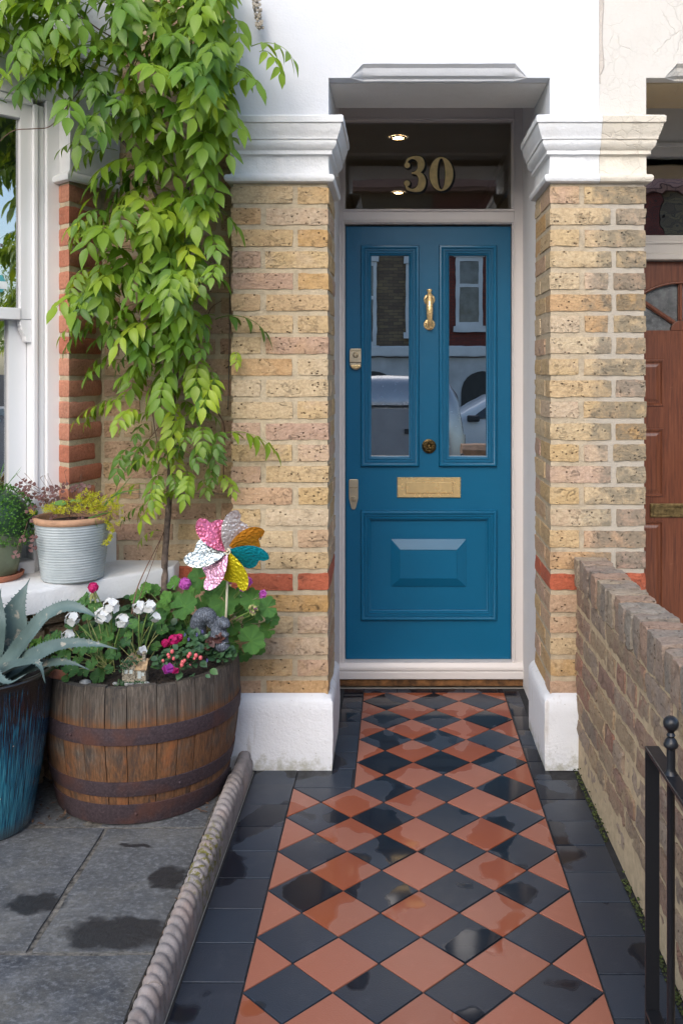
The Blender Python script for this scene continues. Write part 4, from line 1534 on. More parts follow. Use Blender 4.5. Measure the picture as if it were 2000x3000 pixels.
ZH = 2.33
mb = MB()
bbox(mb, -0.01, 0.045, -0.10, 0.004, 0.70, ZH + 0.02)
bbox(mb, 0.0455, 0.070, -0.10, -0.012, 0.70, ZH)
bbox(mb, 0.0705, 0.088, -0.10, -0.003, 0.70, ZH)
bbox(mb, 0.088, 0.9, -0.10, -0.002, ZH - 0.004, ZH + 0.0195)
bbox(mb, 0.088, 0.9, -0.11, 0.012, 0.70, 0.745)
mb.build('window_frame', M_SASH, bayw, bev=0.004)
mb = MB()
bbox(mb, 0.088, 0.128, -0.055, -0.018, 1.58, ZH - 0.004)
bbox(mb, 0.128, 0.9, -0.055, -0.014, 1.578, 1.618)
bbox(mb, 0.128, 0.9, -0.055, -0.018, ZH - 0.055, ZH - 0.004)
# horn below the meeting rail
hp = [(0.0885, 1.579), (0.1275, 1.579), (0.1275, 1.56), (0.124, 1.552), (0.124, 1.545), (0.118, 1.535), (0.110, 1.52), (0.106, 1.505), (0.102, 1.50), (0.0885, 1.50)]
mb.extr([bay(t, -0.052, z) for t, z in hp], Vector((nx.x, nx.y, 0)) * 0.032)
mb.build('upper_sash', M_SASH, bayw, bev=0.002)
mb = MB()
bbox(mb, 0.089, 0.152, -0.098, -0.058, 0.745, 1.615)
bbox(mb, 0.152, 0.9, -0.098, -0.058, 0.745, 0.83)
bbox(mb, 0.152, 0.9, -0.098, -0.058, 1.585, 1.615)
mb.build('lower_sash', M_SASH, bayw, bev=0.002)
mb = MB()
bbox(mb, 0.127, 0.9, -0.040, -0.036, 1.61, ZH - 0.05)
mb.build('pane', M_WING, bayw)
mb = MB()
bbox(mb, 0.151, 0.9, -0.080, -0.076, 0.82, 1.59)
mb.build('pane', M_WING, bayw)
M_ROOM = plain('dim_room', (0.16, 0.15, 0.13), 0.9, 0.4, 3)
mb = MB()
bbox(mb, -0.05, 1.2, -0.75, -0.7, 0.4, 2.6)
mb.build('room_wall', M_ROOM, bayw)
M_STK = plain('teal_sticker', (0.10, 0.42, 0.45), 0.4, 0.1)
mb = MB()
cx, cz, sr = 0.200, 1.70, 0.034
mb.add([bay(cx + sr * math.cos(R(60 * k)), -0.0352, cz + sr * math.sin(R(60 * k))) for k in range(6)], [tuple(range(6))])
mb.build('sticker', M_STK, bayw)
M_STW = plain('white_sticker_band', (0.75, 0.78, 0.78), 0.4, 0.05)
mb = MB()
mb.quad(bay(cx - 0.033, -0.0348, cz - 0.018), bay(cx + 0.033, -0.0348, cz - 0.018), bay(cx + 0.033, -0.0348, cz + 0.008), bay(cx - 0.033, -0.0348, cz + 0.008))
mb.build('sticker_band', M_STW, bayw)
tq = bay(cx, -0.0342, cz - 0.005)
txt('ing', 0.026, tq, bayw, M_STK, 'sticker_lettering', 0.0002, False, R(-45) + PI * 0)
# cap of the pier and plaster above it
capp = [(0.0, 2.061), (0.012, 2.060), (0.022, 2.064), (0.025, 2.072), (0.022, 2.083), (0.012, 2.09), (0.0, 2.10)]
E2 = Vector((-1.035, 3.40))
rings = []
for o, z in capp:
    d1 = (C_ - R_).normalized()
    d2 = (E2 - C_).normalized()
    n1 = Vector((-d1.y, d1.x)) * -1
    n2 = Vector((d2.y, -d2.x))
    if n1.dot(C_ - Vector((-1.25, 3.36))) < 0:
        n1 = -n1
    if n2.dot(C_ - Vector((-1.25, 3.36))) < 0:
        n2 = -n2
    pts = [R_ + n1 * o - d1 * 0.05, R_ + n1 * o, C_ + (n1 + n2) * o, C_.lerp(E2, 0.5) + n2 * o, E2 + n2 * o]
    rings.append([(p.x, p.y, z + 0.002 * noise.noise((p.x * 20, p.y * 20, 1))) for p in pts])
MB().loft(rings, False).build('pier_cap', M_CAP, bayw, angle=45)
mb = MB()
for zz0, zz1, k in ((2.095, 2.5, 0.0), (2.5, 3.7, 0.004)):
    pts = [bay(0.9, 0.004 + k, 0), bay(0.0, 0.004 + k, 0), (C_.x + 0.002 + k, C_.y - 0.002 - k, 0), (-1.02, YW - 0.004 - k, 0), (-1.02, 3.6, 0), (-1.9, 3.6, 0)]
    if zz0 < 2.3:
        pts = [bay(-0.002, 0.0, 0), (C_.x + 0.002 + k, C_.y - 0.002 - k, 0), (-1.02, YW - 0.004 - k, 0), (-1.02, 3.6, 0), (-1.3, 3.6, 0)]
    mb.extr([(p[0], p[1], zz0) for p in pts], (0, 0, zz1 - zz0))
mb.build('bay_plaster', M_CAP, bayw, bev=0.003)
mb = MB()
bbox(mb, -0.03, 0.9, -0.12, 0.003, ZH + 0.0205, 2.499)
mb.build('bay_lintel', M_CAP, bayw)
# white base of the pier where it meets the sill
mb = MB().extr([(C_.x + 0.006, C_.y - 0.006, 0.69), (-1.028, YW - 0.006, 0.69), (-1.2, 3.5, 0.69), (R_.x - .03, R_.y + .03, 0.69)], (0, 0, 0.118))
mb.build('pier_base', M_SILL, bayw, bev=0.003)
# stone sill
A_ = Vector((-0.796, 3.287))
rings = []
for z, o in ((0.622, 0.010), (0.626, 0.002), (0.69, 0.0), (0.699, 0.004), (0.702, 0.016)):
    ring = [(-0.80 - o, YW + 0.01, z)]
    L_ = 0.78
    ring.append((A_.x - o * 0.6, A_.y + o * 0.3 + 0.02, z))
    for k in range(25):
        p = A_ + ex * (L_ * k / 24) - nx * o
        w = 0.0018 * noise.noise((k * 0.6, z * 30, 3))
        ring.append((p.x + w, p.y - w, z))
    rings.append(ring)
mb = MB().loft(rings, False)
top_ = rings[-1]
mb.add(list(top_) + [(-2.0, 2.9, 0.707), (-2.0, YW + 0.1, 0.707)], [tuple(range(len(top_) + 2))])
mb.add(list(rings[0]) + [(-2.0, 2.9, 0.622), (-2.0, YW + 0.1, 0.622)], [tuple(range(len(top_) + 2))])
mb.build('window_sill', M_SILL, bayw, angle=50)
# brickwork below the sill
C0 = -4.36
sw = MB()
pA = Vector((YW + C0 + 0.006, YW + 0.0))
sw.extr([(pA.x - .006, pA.y + .004, 0), (pA.x - 0.9 - .006, pA.y - 0.9 + .004, 0), (pA.x - 0.9, pA.y, 0)], (0, 0, 0.625))
swo = sw.build('brick_wall', M_MOR, house)
for i in range(19, 27):
    z0, z1 = zrow(i)
    t = 0.01 + (0.06 if i % 2 else 0)
    k = i
    while t < 0.85:
        w = (ST, HD)[k % 2]
        brick(swo, M_YELW, t, t + w, 0, 0.05, z0, z1, rz=R(225), origin=(pA.x - .0, pA.y + 0.0, 0), nx=4, ny=1)
        t += w + JT
        k += 1

# ================================================================== LOW BOUNDARY WALL
XB, XB2 = 0.630, 0.737
bw = tag(empty('boundary_wall', (0, 0, 0)), 'low weathered brick garden wall with brick-on-edge coping right of the path', 'garden wall')
MB().box(XB + 0.006, XB2 - 0.004, 1.0, YP + 0.03, 0.0, 0.70).build('mortar_core', M_MORO, bw)
zt = 0.640
for i in range(8):
    z1 = zt - i * 0.0765
    z0 = z1 - 0.062
    y = YP + 0.024 + (0.0 if i % 2 else -0.0)
    k = 0
    while y > 1.3:
        w = random.choice((0.215, 0.215, 0.105)) if not (k == 0 and i % 2) else 0.105
        y0 = y - w
        rec = random.uniform(-0.004, 0.004)
        mt = M_OLDB
        sv = 0.008 if i >= 7 else 0.0
        brick(bw, mt, XB + rec + sv, XB2, y0, y, z0, z1, nx=2, ny=9, nz=4, r=0.006, amp=0.0055)
        y = y0 - 0.014
        k += 1
y = YP + 0.026
while y > 1.3:
    w = random.uniform(0.060, 0.070)
    brick(bw, M_COPB, XB - 0.003 + random.uniform(-.004, .005), XB2 + random.uniform(-.006, .008), y - w, y, 0.645, 0.749 + random.uniform(-.003, .004), nx=5, ny=4, nz=5, r=0.007, amp=0.005)
    y -= w + 0.006

# moss in the joint at its foot
M_MOSS = plain('moss', (0.055, 0.075, 0.015), 0.95, 0.5, 60, 0.006, 200)


def clumps(name, pts, mat, parent=None):
    mb = MB()
    for (x, y, z, r) in pts:
        mb.ball((x, y, z), r, 6, 4, 0, (random.uniform(.7, 1.2), random.uniform(.8, 1.6), random.uniform(.35, .6)))
    return mb.build(name, mat, parent, smooth=True, fix=False)


pts = []
for k in range(520):
    y = random.uniform(1.9, YP + 0.01)
    if noise.noise((y * 6, 0.5, 0)) > -0.25:
        x = random.choice((0.622, 0.626, 0.629)) + random.uniform(-.004, .003)
        pts.append((x, y, random.uniform(-0.002, 0.006) + (random.random() < .15) * random.uniform(0, .03), random.uniform(.002, .0048)))
mo_ = clumps('moss', pts, M_MOSS)
tag(mo_, 'green moss in the joint between path tiles and garden wall', 'moss', kind='stuff')

# ================================================================== BLACK GATE
gate = tag(empty('garden_gate', (0.53, 1.9, 0)), 'black iron gate with ball finial standing open beside the garden wall', 'gate')
gate.location = (0, 0, 0)
GX0, GX1 = 0.503, 0.5315
gx = (GX0 + GX1) / 2
ZG = 0.632
MB().box(GX0, GX1, 1.862, 1.868, 0.02, ZG).build('gate_stile', M_BLACKM, gate, bev=0.001)
MB().box(GX0, GX1, 0.90, 1.8685, ZG, ZG + 0.008).build('top_rail', M_BLACKM, gate, bev=0.0015)
MB().box(GX0, GX1, 0.90, 0.908, 0.02, ZG).build('gate_stile', M_BLACKM, gate, bev=0.001)
MB().box(GX0, GX1, 0.908, 1.862, 0.10, 0.108).build('bottom_rail', M_BLACKM, gate, bev=0.001)
for k in range(7):
    yy = 1.738 - 0.125 * k
    prof = [(0.0075, 0.11), (0.0075, ZG), (0.013, ZG + 0.008), (0.0095, ZG + 0.013), (0.0082, ZG + 0.02), (0.0082, ZG + 0.055), (0.0135, ZG + 0.060), (0.0140, ZG + 0.064), (0.0105, ZG + 0.072), (0.006, ZG + 0.077), (0.0085, ZG + 0.081), (0.0055, ZG + 0.086), (0.009, ZG + 0.091)]
    for j in range(9):
        a = -1.0 + (PI / 2 + 1.0) * j / 8
        prof.append((max(0.0148 * math.cos(a), 1e-4), ZG + 0.103 + 0.0148 * math.sin(a)))
    MB().lathe(prof, 18, (gx, yy, 0)).build('gate_bar', M_BLACKM, gate, angle=40)

# ================================================================== BARREL
BX, BY = -0.842, 3.072
Z0B, Z1B = 0.02, 0.449
barrel = tag(empty('barrel_planter', (BX, BY, 0)), 'half oak barrel planter with rusty iron hoops full of flowers', 'planter')


def brad(z):
    t = (z - Z0B) / (Z1B - Z0B)
    return 0.268 + 0.050 * math.sin(min(t, 1) * 1.9) - 0.010 * max(0, t - 0.6)


a = 0.0
ang = []
while a < 2 * PI - 0.12:
    w = random.uniform(0.19, 0.29)
    ang.append((a, min(a + w, 2 * PI)))
    a += w
if 2 * PI - ang[-1][1] > 0.01:
    ang[-1] = (ang[-1][0], 2 * PI)
for a0, a1 in ang:
    mb = MB()
    rings = []
    g = 0.0012 / 0.3
    bow = random.uniform(-.0012, .0012)
    dzt = random.uniform(-.004, .003)
    nz_ = 12
    for k in range(nz_ + 1):
        z = Z0B + (Z1B + dzt - Z0B) * k / nz_
        r1 = brad(z) + bow
        ring = []
        for j in range(5):
            aa = a0 + g + (a1 - a0 - 2 * g) * j / 4
            e = 0.0018 if j in (0, 4) else 0
            rr_ = r1 - e - (0.002 if k == nz_ else 0)
            ring.append((rr_ * math.cos(aa), rr_ * math.sin(aa), z))
        r2 = r1 - 0.024
        for aa in (a1 - g, a0 + g):
            ring.append((r2 * math.cos(aa), r2 * math.sin(aa), z))
        rings.append(ring)
    mb.loft(rings, True, True)
    mb.build('stave', M_STAVE, barrel, angle=40)
for (za, zb) in ((0.276, 0.329), (0.112, 0.160), (0.021, 0.086)):
    prof = [(brad(za) + 0.0005, za), (brad(za) + 0.0035, za + 0.001)]
    for k in range(1, 4):
        z = za + (zb - za) * k / 4
        prof.append((brad(z) + 0.0045, z))
    prof += [(brad(zb) + 0.0035, zb - 0.001), (brad(zb) + 0.0005, zb)]
    MB().lathe(prof, 72).build('hoop', M_HOOP, barrel, angle=40)
mb = MB()
for a_, zz in ((4.2, 0.30), (5.35, 0.135), (4.9, 0.055), (4.25, 0.30)):
    r_ = brad(zz) + 0.0045
    mb.ball((r_ * math.cos(a_), r_ * math.sin(a_), zz), 0.005, 8, 5)
mb.build('rivet', M_HOOP, barrel, smooth=True)
ZSOIL = 0.425
mb = MB()
rings = []
for k in range(13):
    r_ = 0.288 * k / 12 + 0.0005
    rings.append([(r_ * math.cos(2 * PI * j / 40), r_ * math.sin(2 * PI * j / 40), ZSOIL + 0.012 * noise.noise((r_ * 14 * math.cos(2 * PI * j / 40), r_ * 14 * math.sin(2 * PI * j / 40), 0)) + 0.012 * (1 - k / 12)) for j in range(40)])
mb.loft(rings, True)
for k in range(260):
    a_ = random.uniform(0, 2 * PI)
    r_ = 0.28 * math.sqrt(random.random())
    mb.ball((r_ * math.cos(a_), r_ * math.sin(a_), ZSOIL + 0.008), random.uniform(.002, .006), 5, 4)
mb.build('soil', M_SOIL, barrel)

# ================================================================== BLUE GLAZED POT + AGAVE
PX, PY = -1.266, 2.80
pot = tag(empty('glazed_pot', (PX, PY, 0.02)), 'tall pot with blue drip glaze holding the agave at the left edge', 'pot')
prof = [(0.0, 0.0), (0.142, 0.0), (0.150, 0.006), (0.157, 0.05), (0.170, 0.12), (0.184, 0.20), (0.197, 0.29), (0.206, 0.37), (0.211, 0.43), (0.214, 0.452), (0.219, 0.462), (0.220, 0.472), (0.216, 0.479), (0.208, 0.480), (0.200, 0.474), (0.195, 0.455), (0.19, 0.40)]
MB().lathe(prof, 72).build('pot_body', M_GLAZE, pot, smooth=True)
mb = MB()
rings = [[(0.192 * k / 6 * math.cos(2 * PI * j / 30), 0.192 * k / 6 * math.sin(2 * PI * j / 30), 0.425 + 0.012 * noise.noise((k, j * .4, 4))) for j in range(30)] for k in range(7)]
mb.loft(rings)
mb.build('soil', M_SOIL, pot)

agave = tag(empty('agave', (PX, PY, 0.45)), 'blue-grey agave with spiny arching leaves in the glazed pot', 'succulent')
agave.location = (0, 0, 0)


def agave_leaf(pts, widths, up=(0, 0, 1), fold=0.35, teeth=0.012, roll=0.0):
    P = smooth_pts(pts, 8)
    n = len(P)
    L = [0]
    for i in range(1, n):
        L.append(L[-1] + (P[i] - P[i - 1]).length)
    mb = MB()
    tone = []
    rings = []
    for i in range(n):
        t = L[i] / L[-1]
        d = (P[min(i + 1, n - 1)] - P[max(i - 1, 0)]).normalized()
        s = d.cross(Vector(up)).normalized()
        u = s.cross(d).normalized()
        m_ = Matrix.Rotation(roll, 3, d)
        s, u = m_ @ s, m_ @ u
        k = t * (len(widths) - 1)
        j = min(int(k), len(widths) - 2)
        w = widths[j] + (widths[j + 1] - widths[j]) * (k - j)
        wv = 0.0025 * noise.noise((t * 9, w * 40, 2))
        th = min(0.008, w * 0.25)
        ring = [P[i] + s * w + u * (w * fold + wv), P[i] + s * w * 0.55 + u * w * fold * 0.35, P[i], P[i] - s * w * 0.55 + u * w * fold * 0.35, P[i] - s * w + u * (w * fold - wv),
                P[i] - s * w * 0.5 - u * (th - w * fold * .3), P[i] - u * th * 1.3, P[i] + s * w * 0.5 - u * (th - w * fold * .3)]
        rings.append(ring)
    mb.loft(rings, True, True)
    # marginal teeth
    k = 0.03
    while k < L[-1] * 0.93:
        i = min(range(n), key=lambda q: abs(L[q] - k))
        d = (P[min(i + 1, n - 1)] - P[max(i - 1, 0)]).normalized()
        for e, c in ((0, 2), (4, 2)):
            p = rings[i][e]
            o = (p - rings[i][c]).normalized()
            q = p + o * 0.005 + d * 0.0015
            mb.add([p - d * 0.003 - o * .001, p + d * 0.003 - o * .001, q, p - Vector((0, 0, .002)) - o * .001], [(0, 1, 2), (0, 2, 3), (1, 3, 2)])
        k += teeth * random.uniform(.8, 1.3)
    # tip spine
    d = (P[-1] - P[-3]).normalized()
    mb.tube([P[-1] - d * .004, P[-1] + d * 0.008, P[-1] + d * 0.018], [0.003, 0.0018, 0.0004], 6)
    return mb.build('leaf', M_AGAV, agave, angle=50)


base = Vector((PX, PY, 0.46))
# broad upright leaf
agave_leaf([base + Vector((0, 0, -.02)), at(8, 1930, 2.80), at(30, 1850, 2.79), at(48, 1780, 2.79), at(68, 1735, 2.80), at(80, 1710, 2.81)], [0.03, 0.042, 0.055, 0.060, 0.045, 0.022, 0.002], up=(0.2, -1, 0.1), fold=0.22)
agave_leaf([base + Vector((-0.02, 0, -.02)), at(-40, 1900, 2.76), at(-20, 1830, 2.74), at(-8, 1780, 2.75), at(0, 1740, 2.76)], [0.03, 0.045, 0.05, 0.035, 0.002], up=(0.3, -1, 0.1), fold=0.25)
# arching leaf
agave_leaf([base + Vector((0.02, -0.02, -.01)), at(20, 1945, 2.73), at(76, 1876, 2.70), at(128, 1812, 2.68), at(190, 1779, 2.66), at(240, 1786, 2.65), at(283, 1808, 2.65)], [0.026, 0.026, 0.027, 0.026, 0.024, 0.021, 0.015, 0.002], up=(0.0, -0.7, 0.9), fold=0.35, roll=0.25)
# spreading lower leaf
agave_leaf([base + Vector((0.03, -0.03, -.01)), at(50, 1955, 2.70), at(100, 1924, 2.66), at(163, 1894, 2.63), at(228, 1884, 2.62), at(285, 1889, 2.62), at(328, 1898, 2.62)], [0.028, 0.030, 0.031, 0.029, 0.024, 0.017, 0.010, 0.002], up=(0, -0.75, 0.8), fold=0.3, roll=0.15)
agave_leaf([base + Vector((0.03, -0.03, -.015)), at(60, 1972, 2.70), at(120, 1948, 2.66), at(180, 1940, 2.64), at(220, 1946, 2.63), at(246, 1956, 2.63)], [0.022, 0.022, 0.020, 0.016, 0.010, 0.002], up=(0, -0.8, 0.7), fold=0.3)
# folded leaf bending over the rim
agave_leaf([base + Vector((0.0, -0.04, -.01)), at(20, 1962, 2.64), at(70, 1944, 2.58), at(104, 1940, 2.55), at(120, 1958, 2.54), at(128, 1984, 2.54)], [0.035, 0.036, 0.034, 0.026, 0.014, 0.002], up=(0.2, -0.6, 0.9), fold=0.25)
agave_leaf([base + Vector((-0.03, -0.04, -.01)), at(-40, 1960, 2.62), at(0, 1990, 2.56), at(30, 2000, 2.55), at(60, 1985, 2.56)], [0.035, 0.036, 0.028, 0.014, 0.002], up=(0.1, -0.5, 0.9), fold=0.25)

# ================================================================== POTS ON THE SILL
SX, SY = -1.090, 3.105
sp = tag(empty('ribbed_pot', (SX, SY, 0.703)), 'pale grey ribbed pot with lime sedum on the window sill', 'pot')
prof = [(0.0, 0.0), (0.094, 0.0), (0.099, 0.004)]
H_ = 0.192
for k in range(1, 110):
    t = k / 110
    r_ = 0.100 + 0.022 * t + 0.0012 * math.sin(t * H_ * 112 * 2 * PI) * (0.5 + 0.5 * noise.noise((t * 9, 0, 0)))
    prof.append((r_, 0.004 + (H_ - 0.004) * t))
MB().lathe(prof, 64).build('pot_body', M_ZINC, sp, smooth=True)
MB().lathe([(0.121, H_ - 0.002), (0.1265, H_ + 0.003), (0.128, H_ + 0.012), (0.125, H_ + 0.019), (0.117, H_ + 0.021), (0.112, H_ + 0.014), (0.112, H_ - 0.02)], 64).build('rim', M_TERRA, sp, smooth=True)
MB().lathe([(0.0, H_ - 0.004), (0.08, H_ + 0.002), (0.113, H_ - 0.006)], 30).build('soil', M_SOIL, sp)
GXp, GYp = -1.345, 3.09
gp = tag(empty('green_pot', (GXp, GYp, 0.703)), 'small sage green pot on a terracotta saucer at the left end of the sill', 'pot')
MB().lathe([(0.0, 0.018), (0.066, 0.018), (0.070, 0.022), (0.085, 0.10), (0.094, 0.16), (0.097, 0.162), (0.097, 0.172), (0.09, 0.174), (0.086, 0.15)], 40).build('pot_body', M_GPOT, gp, smooth=True)
tag(MB().lathe([(0.0, 0.0), (0.078, 0.0), (0.090, 0.012), (0.092, 0.022), (0.087, 0.022), (0.082, 0.014), (0.0, 0.012)], 40).build('plant_saucer', M_SHARD, None, loc=(GXp, GYp, 0.703), angle=40), 'round terracotta saucer under the small sage green pot', 'saucer')

# ================================================================== PLANT PIECES
def tone_mesh(mb, name, mat, tone):
    me = mb.mesh(name, mat, smooth=True, fix=False)
    at_ = me.attributes.new('tone', 'FLOAT', 'POINT')
    at_.data.foreach_set('value', tone)
    return me


def blade(mb, tone, p0, d, nrm, L, W, bend=0.3, fold=0.25, seg=6, tv=0.0, shape=0.75, taper=0.35):
    """one pointed leaflet: midrib from p0 along d, curving away from nrm"""
    d = d.normalized()
    s = d.cross(nrm).normalized()
    u = s.cross(d).normalized()
    rows = []
    p = Vector(p0)
    for i in range(seg + 1):
        t = i / seg
        w = W * math.sin(PI * min(max(t, 0.0), 1) ** shape) * (1 - taper * t) + (0.0004 if i == 0 else 0)
        a = bend * t
        dd = (d * math.cos(a) - u * math.sin(a))
        uu = (u * math.cos(a) + d * math.sin(a))
        wv = math.sin(t * 9 + p0.x * 300) * 0.03 * W
        rows.append([p + s * w + uu * (w * fold + wv), p, p - s * w + uu * (w * fold - wv)])
        p = p + dd * (L / seg)
    b = len(mb.v)
    for r_ in rows:
        mb.v += [tuple(q) for q in r_]
        tone += [tv, min(1, tv + 0.12), tv]
    for i in range(seg):
        for j in range(2):
            mb.f.append((b + i * 3 + j, b + i * 3 + j + 1, b + (i + 1) * 3 + j + 1, b + (i + 1) * 3 + j))
            mb.m.append(0)


def compound_leaf(seed, young=0.0):
    rnd = random.Random(seed)
    mb, tone = MB(), []
    L = rnd.uniform(0.17, 0.24)
    n = 14
    P = [Vector((0, 0, 0))]
    el = rnd.uniform(0.1, 0.5)
    yaw = rnd.uniform(-.25, .25)
    for i in range(n):
        t = (i + 1) / n
        a = el - (1.35 + rnd.uniform(-.05, .05)) * t
        P.append(P[-1] + Vector((math.cos(a) * math.cos(yaw * t), math.sin(yaw * t) * 0.7, math.sin(a))) * (L / n))
    mb.tube(P, [0.0016 - 0.0009 * i / n for i in range(n + 1)], 5)
    tone += [0.35] * len(mb.v)
    pairs = rnd.choice((3, 4, 4, 5))
    for k in range(pairs):
        f = 0.34 + 0.56 * k / max(1, pairs - 1)
        i = min(n - 1, int(f * n))
        t = (P[i + 1] - P[i - 1]).normalized()
        side = t.cross(Vector((0, 0, 1))).normalized()
        upn = side.cross(t).normalized()
        ll = 0.064 * (0.72 + 0.45 * math.sin(PI * (0.25 + 0.6 * k / pairs))) * rnd.uniform(.9, 1.12)
        for s in (-1, 1):
            d = side * s * rnd.uniform(.65, .85) + t * rnd.uniform(.35, .6) + Vector((0, 0, -rnd.uniform(.35, .75)))
            nr = (upn + Vector((0.35, 0, 0.25)) + Vector((rnd.uniform(-.2, .2), rnd.uniform(-.2, .2), 0)))
            blade(mb, tone, P[i] + d.normalized() * 0.003, d, nr, ll, ll * rnd.uniform(.19, .235), rnd.uniform(.2, .8), rnd.uniform(.2, .5), 6, max(0, young + rnd.uniform(-.2, .3)))
    t = (P[-1] - P[-2]).normalized()
    blade(mb, tone, P[-1], t + Vector((0, 0, -.3)), Vector((0.7, 0, 0.5)), 0.068 * rnd.uniform(.9, 1.15), 0.0185, 0.3, 0.25, 6, max(0, young + 0.05))
    return tone_mesh(mb, 'leaf', M_WIST, tone)


WL = [compound_leaf(100 + k, (0.0, 0.0, 0.05, 0.12, 0.25, 0.0, 0.4, 0.08)[k % 8]) for k in range(16)]

wist = tag(empty('wisteria', (0, 0, 0)), 'leafy green wisteria climbing the brick wall from the barrel', 'climbing plant')
# trunk and main limbs
tr = [Vector((BX + 0.02, 3.16, 0.42)), at(480, 1735, 3.24), at(482, 1650, 3.28), at(488, 1560, 3.31), at(496, 1450, 3.33), at(499, 1330, 3.345), at(505, 1200, 3.35), at(516, 1080, 3.35), at(522, 960, 3.35), at(520, 860, 3.35), at(505, 760, 3.35), at(492, 690, 3.35), at(470, 610, 3.355), at(440, 530, 3.36), at(410, 465, 3.36), at(370, 410, 3.35)]
trs = smooth_pts(tr, 6)
MB().tube(trs, [0.0125 - 0.006 * i / len(trs) + 0.0012 * noise.noise((i * .5, 1, 2)) for i in range(len(trs))], 9).build('trunk', M_BARK, wist, smooth=True)


def limb(pts, r0, r1, mat=M_TWIG, name='branch'):
    s = smooth_pts(pts, 6)
    return MB().tube(s, [r0 + (r1 - r0) * i / (len(s) - 1) for i in range(len(s))], 7).build(name, mat, wist, smooth=True)


limb([at(492, 690, 3.35), at(540, 600, 3.35), at(556, 510, 3.36), at(575, 440, 3.36), at(600, 330, 3.36), at(590, 200, 3.33), at(560, 60, 3.3), at(570, -60, 3.28)], 0.007, 0.004, M_BARK)
limb([at(410, 465, 3.36), at(340, 390, 3.33), at(300, 300, 3.25), at(230, 180, 3.18), at(120, 120, 3.12), at(20, 90, 3.08), at(-60, 60, 3.05)], 0.006, 0.003, M_BARK)
limb([at(340, 390, 3.33), at(360, 300, 3.33), at(390, 180, 3.3), at(420, 60, 3.27), at(440, -60, 3.25)], 0.006, 0.004, M_BARK)
limb([at(40, 10, 3.05), at(160, 20, 3.02), at(230, 45, 3.0), at(290, 85, 3.0), at(330, 110, 3.02), at(352, 138, 3.02), at(372, 156, 3.0)], 0.003, 0.0018)
limb([at(410, -10, 3.05), at(400, 40, 3.03), at(385, 85, 3.0), at(365, 120, 2.99), at(352, 134, 3.0), at(365, 142, 3.0), at(392, 144, 3.0)], 0.003, 0.0012)
limb([at(190, 120, 3.0), at(205, 170, 2.98), at(235, 205, 2.97), at(252, 240, 2.98), at(225, 275, 2.97), at(190, 320, 2.96), at(165, 352, 2.95), at(140, 372, 2.94), at(100, 376, 2.93), at(45, 380, 2.92), at(15, 398, 2.92), at(0, 412, 2.92)], 0.0022, 0.0014)
limb([at(516, 1080, 3.35), at(560, 1130, 3.33), at(610, 1180, 3.32), at(655, 1240, 3.33), at(655, 1330, 3.35), at(655, 1400, 3.37), at(660, 1440, 3.38)], 0.003, 0.002)
limb([at(505, 1200, 3.35), at(450, 1270, 3.34), at(400, 1330, 3.33), at(350, 1410, 3.34), at(335, 1450, 3.35)], 0.002, 0.0012)
limb([at(505, 1080, 3.35), at(450, 1150, 3.33), at(452, 1250, 3.33), at(470, 1330, 3.33)], 0.0022, 0.0015)
limb([at(385, 1800, 3.0), at(400, 1730, 3.05), at(425, 1670, 3.12), at(450, 1620, 3.2), at(480, 1560, 3.3)], 0.0024, 0.0016)
limb([at(395, 1790, 3.02), at(420, 1720, 3.08), at(450, 1640, 3.18), at(478, 1560, 3.3)], 0.0014, 0.001)
limb([at(520, 860, 3.35), at(590, 940, 3.33), at(620, 900, 3.3), at(650, 880, 3.3)], 0.0022, 0.0014)
limb([at(505, 1000, 3.35), at(430, 1010, 3.33), at(340, 1010, 3.3), at(290, 1020, 3.26)], 0.002, 0.001)
limb([at(500, 720, 3.35), at(420, 660, 3.3), at(350, 640, 3.26), at(300, 645, 3.2)], 0.002, 0.001)


SPEC = []


def put_leaf(px, py, y, azim, sc_=1.0, tilt=0.0, roll=0.0, var=None):
    SPEC.append((y - 0.0002 * max(0, py), at(px, py, y), random.randrange(len(WL)) if var is None else var, (roll, tilt, R(azim)), sc_ * 1.08))


def inside(poly, x, y):
    c = False
    for i in range(len(poly)):
        (xa, ya), (xb, yb) = poly[i], poly[i - 1]
        if (ya > y) != (yb > y) and x < (xb - xa) * (y - ya) / (yb - ya) + xa:
            c = not c
    return c


def fill(poly, n, ylo, yhi, azc=-90, azs=70, smin=0.8, smax=1.1, mind=26):
    got = []
    xs_ = [p[0] for p in poly]
    ys_ = [p[1] for p in poly]
    tries = 0
    while len(got) < n and tries < 9000:
        tries += 1
        x, y = random.uniform(min(xs_), max(xs_)), random.uniform(min(ys_), max(ys_))
        if not inside(poly, x, y) or any(math.hypot(x - a, y - b) < mind for a, b in got):
            continue
        got.append((x, y))
        aa_ = azc + random.uniform(-azs, azs)
        if y > 470 and x < 400:
            aa_ = max(aa_, -112)
        if x > 560:
            aa_ = min(aa_, -70 - (x - 560) * 0.25)
        put_leaf(x, y, random.uniform(ylo, yhi), aa_, random.uniform(smin, smax) * random.choice((0.68, 0.88, 1.0, 1.04, 1.08)), random.uniform(-.3, .3), random.uniform(-.3, .3))
    return got


